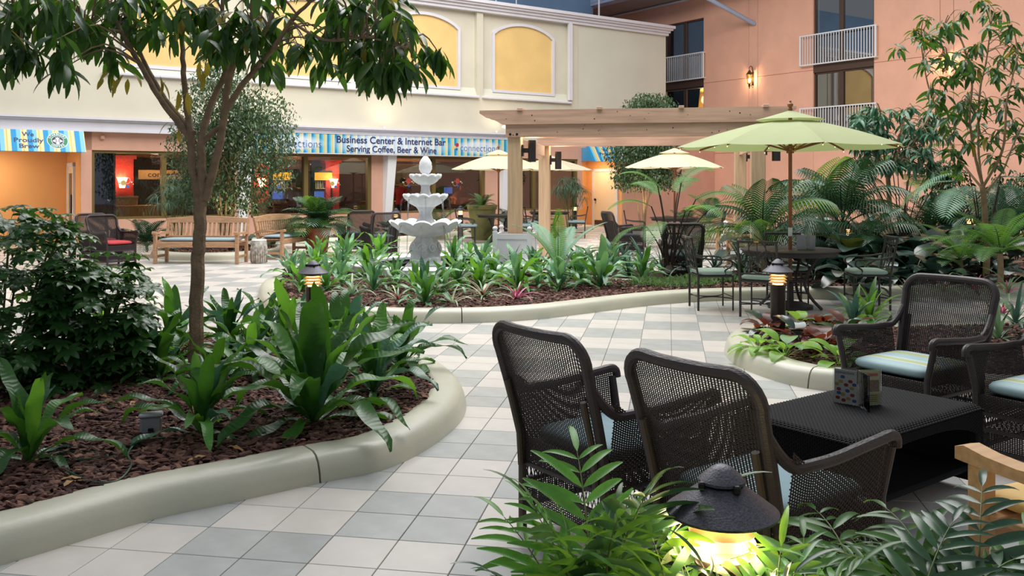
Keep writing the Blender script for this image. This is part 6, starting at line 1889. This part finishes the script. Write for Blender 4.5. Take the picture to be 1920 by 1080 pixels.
# ------------------------------------------------------------------ schefflera bush
def palmate_np(nl=8, l=.1, w_=.042):
    V, F = [], []
    base = np.array(strap(.13, .006, 50, 20, 0, 0, 3, 1)[0])
    o = len(V); V += [tuple(v) for v in base]; F += [(i * 3 + j, i * 3 + j + 1, i * 3 + j + 4, i * 3 + j + 3) for i in range(3) for j in (0, 1)]
    tip = base[-2]
    for k in range(nl):
        a = 2 * PI * k / nl
        bl, bf = strap(l * (1 if k % 2 else .85), w_, 18, 60, 0, .2, 5, 2, .15, 0, 0, .004)
        Rm = np.array(Matrix.Rotation(a, 3, 'Z'))
        o = len(V)
        V += [tuple(v) for v in bl @ Rm.T + tip]; F += [tuple(i + o for i in f) for f in bf]
    return np.array(V), np.array(F)
PAL = np_mesh('schefflera_leaf', *palmate_np(), M['schef'])
def schefflera(label, loc, rx, ry, h, n, seed, ns=9):
    rr = random.Random(seed)
    t = thing('schefflera', label, 'shrub', loc)
    for k in range(ns):
        a = rr.uniform(0, 6.28); q = rr.uniform(.2, .9)
        p = Vector((rx * q * math.cos(a), ry * q * math.sin(a), h * rr.uniform(.6, .95)))
        put('stem', MB().tube(spline([(p.x * .25, p.y * .25, 0), (p.x * .5, p.y * .5, p.z * .45), p], 4, False), .009, 6).mesh('stem', M['stem']), t)
    for k in range(n):
        a = rr.uniform(0, 6.28); z = rr.uniform(.08, 1)
        q = math.sqrt(rr.uniform(.15, 1)) * (1 - max(0, z - .55) ** 1.5 * 1.6) * (1 if z > .25 else .8)
        put('leaf', PAL, t, (rx * q * math.cos(a), ry * q * math.sin(a), h * z - .1), (R(rr.uniform(-22, 22)), R(rr.uniform(-10, 35)), a + rr.uniform(-.5, .5)), rr.uniform(.85, 1.35))
    F_ = np.array([p.vertices[:] for p in PAL.polygons]); V_ = np.array([v.co[:] for v in PAL.vertices]); m_ = n
    g = np.random.default_rng(seed); a = g.random(m_) * 6.28; z = .05 + .9 * g.random(m_); q = np.sqrt(g.random(m_)) * (1 - np.clip(z - .55, 0, 1) ** 1.5 * 1.6)
    put('inner_foliage', many('inner_foliage', V_, F_, np.stack([rx * q * np.cos(a), ry * q * np.sin(a), h * z - .1], 1), eul(g.normal(0, .3, m_), g.uniform(-.2, .6, m_), a), .8 + .4 * g.random((m_, 1)), M['schef']), t, kind='stuff')
    return t
schefflera('big dark schefflera bush at the left edge of the picture', (-3.72, 6.55, .12), .68, .6, 1.33, 290, 21, 12)
schefflera('smaller schefflera with yellow-edged leaf clusters right of the big one', (-3.1, 6.75, .12), .36, .4, .95, 170, 22, 8)

# ------------------------------------------------------------------ trees with hanging leaves
LANCE = {}
def lance(mk, l=1, w_=.27, droop=35):
    if (mk, w_, droop) not in LANCE: LANCE[mk, w_, droop] = (np_mesh('tree_leaf', *strap(l, w_, 0, droop, 0, .28, 6, 2, .1, 0, 0, .012), M[mk]))
    return LANCE[mk, w_, droop]
def cluster_leaves(c, n, rr, L, down=(15, 75)):
    out = []
    a0 = rr.uniform(0, 6.28)
    for k in range(n):
        az = a0 + k * 2.4 + rr.uniform(-.4, .4)
        out.append((Vector(c) + Vector((rr.uniform(-.04, .04), rr.uniform(-.04, .04), rr.uniform(-.05, .04))), (R(rr.uniform(-35, 35)), R(rr.uniform(*down)), az), L * rr.uniform(.75, 1.15)))
    return out
def leaf_tree(name, label, loc, limbs, clusters, extra, L, mats, bark, nper=9, seed=3, down=(15, 75), tw=.27, maxparts=296):
    rr = random.Random(seed)
    t = thing(name, label, 'tree', loc)
    loc = Vector(loc)
    nodes = []
    for nm, pts, r0, r1 in limbs:
        P = spline([Vector(p) - loc for p in pts], 6, False)
        k = len(P)
        P = [p + Vector((rr.uniform(-1, 1), rr.uniform(-1, 1), 0)) * r0 * .12 for p in P]
        put(nm, MB().tube(P, [r0 + (r1 - r0) * i / (k - 1) for i in range(k)], 10).mesh(nm, M[bark]), t)
        if nm != 'trunk': nodes += P[k // 3:]
    tw_ = MB()
    cl = []
    for c in clusters + extra:
        cv = Vector(c) - loc
        nb = min(nodes, key=lambda p: (p - cv).length + (0.3 if p.z > cv.z + .1 else 0))
        if (nb - cv).length > .05:
            mid = (nb + cv) / 2 + Vector((0, 0, .06 + .1 * (nb - cv).length))
            tw_.tube(spline([nb, mid, cv], 3, False), [.009, .008, .007, .006, .005, .004, .003], 5)
        cl += [(x, rr.choice(mats) if rr.random() < .16 else mats[0]) for x in cluster_leaves(cv, nper, rr, L, down)]
    put('twigs', tw_.mesh('twigs', M[bark]), t, kind='stuff')
    vis = cl[:maxparts]
    for (p, e, s), mk in vis: put('leaf', lance(mk, 1, tw), t, p, e, s)
    rest = cl[maxparts:]
    if rest:
        me0 = lance(mats[0], 1, tw)
        V = np.array([v.co[:] for v in me0.vertices]); F = np.array([p.vertices[:] for p in me0.polygons])
        ms = sorted(set(mats), key=mats.index)
        me = many('foliage', V, F, np.array([x[0][0][:] for x in rest]), eul(*[np.array([x[0][1][i] for x in rest]) for i in range(3)]), np.array([[x[0][2]] for x in rest]), [M[k] for k in ms], np.array([ms.index(x[1]) for x in rest]))
        put('foliage', me, t, kind='stuff')
    return t
TB = Vector((-2.38, 6.8, .13))
def TP(px, py, dy=0.): y = 6.8 + dy; return Vector(((px - 960) / FPX * y, y, EYE + (HOR - py) / FPX * y))
limbs = [('trunk', [TB, TP(368, 600), TP(371, 500), TP(374, 440), TP(377, 385)], .056, .046),
         ('limb', [TP(376, 395), TP(362, 320), TP(357, 250), TP(349, 190, .1), TP(343, 110, .15), TP(340, 30, .2)], .034, .016),
         ('limb', [TP(360, 262), TP(330, 225), TP(300, 185, -.05), TP(262, 120, -.1), TP(228, 60, -.1), TP(196, -10, -.1)], .026, .014),
         ('limb', [TP(362, 250), TP(338, 222, .1), TP(305, 178, .2), TP(268, 110, .3), TP(235, 30, .3), TP(228, -20, .3)], .024, .012),
         ('limb', [TP(379, 385), TP(378, 300), TP(378, 255), TP(398, 190, .1), TP(424, 130, .15), TP(420, 60, .2), TP(416, -10, .2)], .036, .014),
         ('limb', [TP(384, 375), TP(405, 300), TP(418, 235), TP(428, 150), TP(452, 90, -.1), TP(470, 40, -.15), TP(474, -10, -.15)], .036, .015),
         ('limb', [TP(420, 215), TP(450, 165, -.1), TP(490, 118, -.2), TP(520, 80, -.3), TP(545, 40, -.4), TP(580, 5, -.5)], .024, .012),
         ('limb', [TP(378, 272), TP(395, 252), TP(412, 238)], .02, .018),
         ('limb', [TP(474, 140, -.15), TP(480, 100, -.2), TP(505, 45, -.2)], .012, .008),
         ('limb', [TP(545, 40, -.4), TP(610, 75, -.7), TP(690, 70, -.9), TP(760, 90, -1.0)], .012, .006),
         ('limb', [TP(228, 60, -.1), TP(170, 50, -.3), TP(100, 40, -.4), TP(40, 50, -.5)], .012, .006)]
rr = random.Random(77)
cl = []
for px, py in [(30, 20), (75, 40), (40, 75), (110, 55), (150, 25), (165, 70), (120, 95), (60, 100), (15, 60), (190, 45), (215, 85), (200, 10), (95, 5), (20, 95), (240, 25), (135, 110),
               (270, 45), (300, 20), (330, 50), (345, 15), (385, 25), (365, 65), (410, 50), (440, 15), (300, 5), (395, 85), (430, 95), (465, 60), (500, 20), (520, 60), (475, 110), (550, 90), (545, 15), (505, 130), (590, 110), (585, 60),
               (620, 20), (650, 50), (690, 15), (700, 60), (740, 30), (730, 75), (765, 60), (755, 105), (700, 100), (660, 90), (640, 10), (785, 90), (770, 130), (720, 130), (610, 60), (680, 125), (745, 10)]:
    cl.append(TP(px + rr.uniform(-12, 12), py + rr.uniform(-12, 8), (-.5 if px < 240 else -.7 if px > 600 else 0) + rr.uniform(-.35, .45)))
rr.shuffle(cl)
ex = [TP(rr.uniform(-120, 800), rr.uniform(-190, 5), rr.uniform(-1.3, 1.3)) for _ in range(70)]  # unseen leaf clusters above the view, added for shading
leaf_tree('forked_tree', 'slender forked tree with long hanging leaves in the near left bed', TB, limbs, cl + [c + Vector((rr.uniform(-.12, .12), rr.uniform(-.3, .3), rr.uniform(-.08, .1))) for c in cl], ex, .215, ['tree_leaf', 'tree_leaf', 'tree_leaf', 'palm', 'tree_yellow'], 'bark', 9, 5)
ft_ = [o for o in COL.objects if o.name.startswith('forked_tree')][0]
for px, py in ((205, 150), (240, 145), (322, 232), (345, 180), (385, 120), (300, 150)):
    for (p, e, s) in cluster_leaves(TP(px, py) - TB, 3, rr, .17, (30, 80)): put('yellow_leaf', lance('tree_yellow', 1, .27), ft_, p, e, s)

# tree at the right
RB = D(1850, 13.2, .12)
def RP(px, py, dy=0.): y = 13.2 + dy; return Vector(((px - 960) / FPX * y, y, EYE + (HOR - py) / FPX * y))
limbs = [('trunk', [RB, RP(1848, 420), RP(1843, 350)], .05, .038),
         ('limb', [RP(1843, 350), RP(1830, 300), RP(1818, 220), RP(1822, 150), RP(1800, 70, .2), RP(1770, 50, .2)], .022, .01),
         ('limb', [RP(1843, 350), RP(1835, 290, .2), RP(1836, 180, .2), RP(1850, 110, .1), RP(1858, 40)], .02, .009),
         ('limb', [RP(1843, 350), RP(1880, 280, -.3), RP(1888, 190, -.4), RP(1910, 100, -.5)], .022, .009),
         ('limb', [RP(1843, 355), RP(1800, 300, .3), RP(1770, 240, .3), RP(1740, 160, .3), RP(1725, 70, .3)], .018, .008),
         ('limb', [RP(1848, 360), RP(1880, 320, .2), RP(1905, 260, .3), RP(1950, 180, .4)], .018, .008)]
cl = [RP(px + rr.uniform(-8, 8), py + rr.uniform(-8, 8), rr.uniform(-.5, .5)) for px, py in
      [(1712, 50), (1730, 75), (1755, 70), (1765, 100), (1735, 110), (1790, 60), (1785, 40), (1850, 15), (1870, 25), (1845, 50), (1880, 60), (1800, 100), (1830, 80), (1760, 140), (1745, 160), (1790, 145), (1830, 130), (1870, 100), (1895, 80), (1905, 130),
       (1870, 150), (1910, 180), (1885, 210), (1850, 190), (1810, 180), (1775, 170), (1800, 215), (1900, 230), (1870, 250), (1830, 240), (1790, 250), (1815, 270), (1780, 280), (1860, 290), (1905, 290), (1800, 300)]]
ex = [RP(rr.uniform(1720, 2000), rr.uniform(20, 290), rr.uniform(-.8, .8)) for _ in range(10)]
leaf_tree('slender_tree', 'slender many-stemmed tree in front of the apricot wall at the right', RB, limbs, cl + [c + Vector((rr.uniform(-.25, .25), rr.uniform(-.4, .4), rr.uniform(-.2, .2))) for c in cl], ex, .225, ['tree_leaf', 'palm', 'tree_leaf', 'fern_blue', 'tree_yellow'], 'bark_pale', 9, 8, (0, 60), .27)
# bushy tree left of it
SB = D(1665, 16.5, .12)
def SP(px, py, dy=0.): y = 16.5 + dy; return Vector(((px - 960) / FPX * y, y, EYE + (HOR - py) / FPX * y))
limbs = [('trunk', [SB, SP(1668, 400), SP(1665, 330)], .05, .04)] + [('limb', [SP(1665, 335), SP(1665 + (e - 1665) * .5, 290, d * .5), SP(e, f_, d)], .022, .01) for e, f_, d in ((1615, 215, .2), (1650, 205, -.2), (1700, 205, .2), (1735, 230, -.2), (1690, 240, -.5), (1625, 260, -.3))]
cl = [SP(rr.uniform(1600, 1750), rr.uniform(200, 310), rr.uniform(-.6, .6)) for _ in range(90)]
leaf_tree('bushy_tree', 'bushy tree with drooping leaf tufts before the lower balcony', SB, limbs, cl, [SP(rr.uniform(1605, 1770), rr.uniform(210, 330), rr.uniform(-.6, .6)) for _ in range(26)], .235, ['fern_blue', 'tree_leaf', 'palm'], 'bark_pale', 10, 9, (5, 70), .24)

# ------------------------------------------------------------------ small-leaved ficus trees
def ficus(label, loc, stems, blobs, nl, lsz, seed):
    g = np.random.default_rng(seed); rr = random.Random(seed)
    t = thing('ficus_tree', label, 'tree', loc)
    for k, (dx, dy, z) in enumerate(stems):
        put('stem', MB().tube(spline([(dx * .15, dy * .15, 0), (dx * .35 + rr.uniform(-.05, .05), dy * .35, z * .45), (dx, dy, z)], 6, False), [.034 - .0015 * i for i in range(13)], 8).mesh('stem', M['bark_pale']), t)
    P = []
    tot = sum(b[3] ** 2 * b[4] for b in blobs)
    for (x, y, z, r, h) in blobs:
        n = int(nl * r * r * h / tot)
        d = g.normal(size=(n, 3)); d /= np.linalg.norm(d, axis=1, keepdims=True)
        q = g.random((n, 1)) ** .4
        nz = 1 + .18 * np.sin(d[:, :1] * 7 + x * 5) * np.cos(d[:, 1:2] * 6 + z)
        P.append(np.array([x, y, z]) + d * q * nz * np.array([r, r, h]))
    P = np.concatenate(P); n = len(P)
    V, F = strap(1, .42, 0, 30, 0, .25, 3, 2)
    me = many('foliage', V, F, P, eul(g.normal(0, .5, n), g.uniform(.1, 1.2, n), g.random(n) * 6.28), lsz * (.7 + .6 * g.random((n, 1))), M['ficus'])
    put('foliage', me, t, kind='stuff')
    tb = MB()
    for k in range(60):
        i = rr.randrange(n); p = Vector(P[i])
        s = min(stems, key=lambda s_: (Vector(s_) - p).length)
        tb.tube([Vector(s) * .8, (Vector(s) + p) / 2 + Vector((0, 0, .1)), p], [.012, .008, .003], 5)
    put('twigs', tb.mesh('twigs', M['bark_pale']), t, kind='stuff')
    return t
ficus('large small-leaved ficus behind the straight teak bench', (FIC[0], FIC[1], .13), [(a * .5, b_ * .4, z) for a, b_, z in ((-.5, .2, 2.0), (.4, -.2, 2.2), (.9, .5, 2.0), (-.9, -.4, 1.8), (.1, .6, 2.4), (-.2, -.6, 2.1))],
      [(-.1, 0, 3.1, .95, 1.0), (.45, .1, 2.4, 1.15, .8), (-.6, 0, 2.2, .8, .85), (.9, -.2, 1.75, .7, .6), (-.2, -.1, 1.5, .75, .55), (-.15, 0, 3.95, .5, .6), (.75, .2, 3.0, .8, .6), (-.75, 0, 1.35, .55, .5), (.4, 0, 1.15, .7, .45)], 15000, .085, 31)
f2 = D(1206, 28.2, .05)
ficus('pale trunked ficus with a rounded top showing above the pergola beam', f2, [(a, b_, z) for a, b_, z in ((-.3, .1, 1.6), (.2, -.1, 1.8), (.35, .2, 1.6), (-.1, -.2, 1.9), (.05, .2, 2.2))],
      [(.25, 0, 3.95, .85, .42), (.1, 0, 3.3, .7, .5), (-.35, 0, 2.5, .8, .65), (.45, 0, 2.5, .85, .7), (0, 0, 1.75, .85, .45), (.7, 0, 1.7, .6, .4), (-.55, 0, 1.8, .5, .5)], 12000, .1, 32)
bed2 = bed('round bed of the pale trunked ficus near the cream door', [(f2.x + 1.1 * math.cos(a * PI / 4), f2.y - .1 + .9 * math.sin(a * PI / 4)) for a in range(8)], (), 0)

# ------------------------------------------------------------------ potted and background plants
def pot(label, loc, r, h, m):
    t = thing('plant_pot', label, 'pot', loc)
    put('body', MB().lathe([(r * .66, 0), (r * .7, .02), (r * .92, h * .85), (r, h * .88), (r * 1.02, h * .97), (r, h), (r * .9, h), (r * .86, h * .9)], 36).mesh('body', M[m], .7), t)
    put('soil', MB().lathe([(r * .88, h * .92), (0, h * .93)], 24).mesh('soil', M['soil']), t)
    return t
pp = D(597, 19.9, 0)
pot('tall glazed terracotta pot at the end of the angled teak bench', pp, .27, .62, 'terracotta')
fronds('palm', 'bushy palm growing in the tall terracotta pot', pp + Vector((0, 0, .57)), 'small', 50, .9, ['palm', 'palm_light', 'palm'], 'palm', seed=41)
M['olive_pot'] = mat('olive_glazed_pot', '#8d8c58', .4, var=.12, vs=6)
gp = D(904, 25.6, 0)
pot('olive green glazed pot by the table under the left cream parasol', gp, .42, .98, 'olive_pot')
fronds('fern', 'tufted fern growing in the olive green glazed pot', gp + Vector((0, 0, .9)), 'fern', 22, .6, ['palm', 'fern_frond'], 'fern', seed=42)
for px, y, n, L, lab, mt, kd in (
    (275, 19.7, 26, .72, 'low palm between the red cushion chair and the straight teak bench', ['palm'], 'small'),
    (530, 22.4, 20, .75, 'palm behind the angled teak bench, left of the terracotta pot', ['palm', 'papyrus'], 'small'),
    (905 - 80, 25.6, 14, .8, 'palm under the café window right behind the fountain', ['palm', 'palm_light'], 'small'),
    (955, 25.4, 14, .75, 'palm behind the front pergola post', ['palm'], 'small'),
    (1010, 29.2, 12, .7, 'palm between the two left pergola posts', ['palm'], 'small'),
    (1330, 25.0, 16, .9, 'palm at the foot of the apricot wall left of the big parasol', ['palm', 'palm_light'], 'small'),
    (1285, 26.2, 16, .9, 'palm at the foot of the apricot wall under the cream parasol', ['palm'], 'small'),
    (1895, 19.0, 16, 1.2, 'palm before the apricot wall at the right edge', ['palm'], 'palm'),
    (1745, 20.5, 20, 1.1, 'palm before the apricot wall between the pink bromeliads', ['palm'], 'small'),
    (1850, 22.0, 20, 1.2, 'palm before the apricot wall behind the pale trunk', ['palm', 'cycad_dark'], 'small')):
    fronds('palm', lab, D(px, y, .1), kd, n, L, mt, 'palm', seed=int(px), z0=.12 if px < 1300 else .4, trunk=.03)
for px, y, L, lab in ((725, 25.6, .6, 'broad leaved plant under the window at the left of the fountain'), (770, 26.2, .6, 'broad leaved plant under the window right behind the fountain basin'), (895, 26.5, .6, 'broad leaved plant at the right end of the window bed'), (500, 21.2, .55, 'broad leaved plant behind the angled teak bench')):
    plant('leafy_plant', lab, D(px, y, .12), 'broad', 12, L * 1.2, ['palm', 'fern_blue'])
def papyrus(label, loc, h, n, seed):
    g = random.Random(seed)
    t = thing('papyrus', label, 'plant', loc)
    P, E_, S_ = [], [], []
    for k in range(n):
        a = g.uniform(0, 6.28); q = g.uniform(.1, .55)
        top = Vector((q * math.cos(a), q * math.sin(a), h * g.uniform(.6, 1.0)))
        put('stalk', MB().tube(spline([(top.x * .2, top.y * .2, 0), (top.x * .5, top.y * .5, top.z * .6), top], 4, False), .007, 5).mesh('stalk', M['stem']), t)
        for j in range(34):
            P.append(top[:]); E_.append((0, g.uniform(-.3, .5), g.uniform(0, 6.28))); S_.append([h * g.uniform(.17, .27)])
    V, F = strap(1, .04, 20, 115, 0, .2, 6, 1)
    E_ = np.array(E_)
    put('tassels', many('tassels', V, F, np.array(P), eul(E_[:, 0], E_[:, 1], E_[:, 2]), np.array(S_), M['papyrus']), t, kind='stuff')
papyrus('papyrus with drooping tassels before the left café window', D(335, 21.6, 0), 1.75, 26, 51)
papyrus('papyrus with drooping tassels between the pergola posts and the orange niche', D(1070, 29.0, 0), 1.75, 26, 52)

# ------------------------------------------------------------------ things lying in the near bed
jb = thing('junction_box', 'grey outdoor junction box lying in the bark beside the fern', 'junction box', G(283, 812, .135), R(20))
M['grey_plastic'] = mat('grey_plastic', '#8d9096', .4)
put('body', MB().cbox((0, 0, .05), (.12, .085, .1), .012).mesh('body', M['grey_plastic'], .6), jb)
put('lid', MB().cbox((0, 0, .108), (.135, .1, .02), .008).mesh('lid', M['grey_plastic'], .6), jb)
put('outlet', MB().cbox((0, -.048, .03), (.03, .012, .02), .003).mesh('outlet', M['dark_metal'], 0), jb)
M['cord_green'] = mat('green_cord', '#1f4a34', .5)
pts = [G(310, 820, .15), G(262, 828, .15), G(240, 850, .15), G(246, 872, .15), G(222, 900, .15), G(180, 904, .15), G(130, 885, .15), G(96, 862, .15), G(110, 848, .15), G(170, 847, .15), G(202, 855, .15), G(150, 862, .15), G(95, 858, .15), G(60, 852, .15)]
tag(put('extension_cord', MB().tube(spline(pts, 7, False), .0055, 6).mesh('extension_cord', M['cord_green']), None), 'dark green cord looping over the bark near the lower left corner', 'cord')
M['dry_leaf'] = mat('dry_leaf', '#a07a4c', .7, var=.2, vs=20)
dl = np_mesh('dry_leaf', *strap(.12, .035, 8, 40, .004, .4, 7, 2), M['dry_leaf'])
for k, (px, py, lab) in enumerate(((112, 900, 'dry leaf lying just beyond the cord loop'), (120, 912, 'dry leaf lying below the cord loop'), (200, 745, 'dry curled leaf under the schefflera'), (390, 856, 'dry strip of leaf lying near the curb'), (255, 752, 'dry curled leaf left of the tree trunk'), (425, 838, 'dry leaf at the foot of the fern by the junction box'))):
    tag(put('dry_leaf', dl, None, G(px, py, .155), (0, 0, k * 1.1 + .4)), lab, 'leaf')
# warm garden spotlights at the feet of the two ficus trees
for lab, p, e in (('small black spotlight at the foot of the ficus behind the benches', Vector((FIC[0] + .35, FIC[1] - .75, .13)), 26), ('small black spotlight at the foot of the pale trunked ficus', f2 + Vector((-.1, -.7, .08)), 26)):
    t = thing('garden_spotlight', lab, 'spotlight', p)
    put('housing', MB().lathe([(.0, 0), (.05, .0), (.055, .12), (.062, .16), (.05, .16)], 16).mesh('housing', M['dark_metal']), t)
    put('lens', MB().lathe([(.05, .158), (.04, .17), (0, .174)], 16).mesh('lens', M['lamp']), t)
    spot_light('ficus_uplight', p + Vector((0, 0, .2)), p + Vector((0, .45, 2.0)), e * 3, (1, .78, .45), 110, 1, .05)
# dark shrubs against the apricot wall, a small box on the salmon wall
def shrub(label, loc, blobs, nl, seed):
    t = ficus(label, loc, [(0, 0, blobs[0][2]), (.2, .1, blobs[0][2] * .8), (-.2, 0, blobs[0][2] * .8)], blobs, nl, .13, seed)
    t.name = 'dark_shrub'; t['category'] = 'shrub'
    for c in t.children:
        if c.name.startswith('foliage'):
            c.data.materials[0] = M['palm']
shrub('dark dense shrub against the apricot wall left of the pale trunk', D(1775, 20.8, .1), [(0, 0, 1.35, .5, .7), (.1, 0, .7, .55, .5), (-.15, .1, 1.75, .3, .35)], 1500, 61)
shrub('dark dense shrub against the apricot wall at the right edge', D(1905, 20.0, .1), [(0, 0, 1.1, .7, .7), (-.4, 0, .7, .5, .5), (.5, .1, 1.0, .5, .6)], 1800, 62)
sb = thing('alarm_box', 'small salmon painted box on the wall just right of the left awning', 'box', ST(4.62, FT - .03, 2.74), RZB)
put('case', MB().cbox((0, 0, 0), (.1, .06, .1), .01).mesh('case', M['pink_stucco'], 0), sb)
put('cover_plate', MB().cbox((0, -.034, 0), (.08, .012, .08), .004).mesh('cover_plate', M['pink_stucco'], 0), sb)
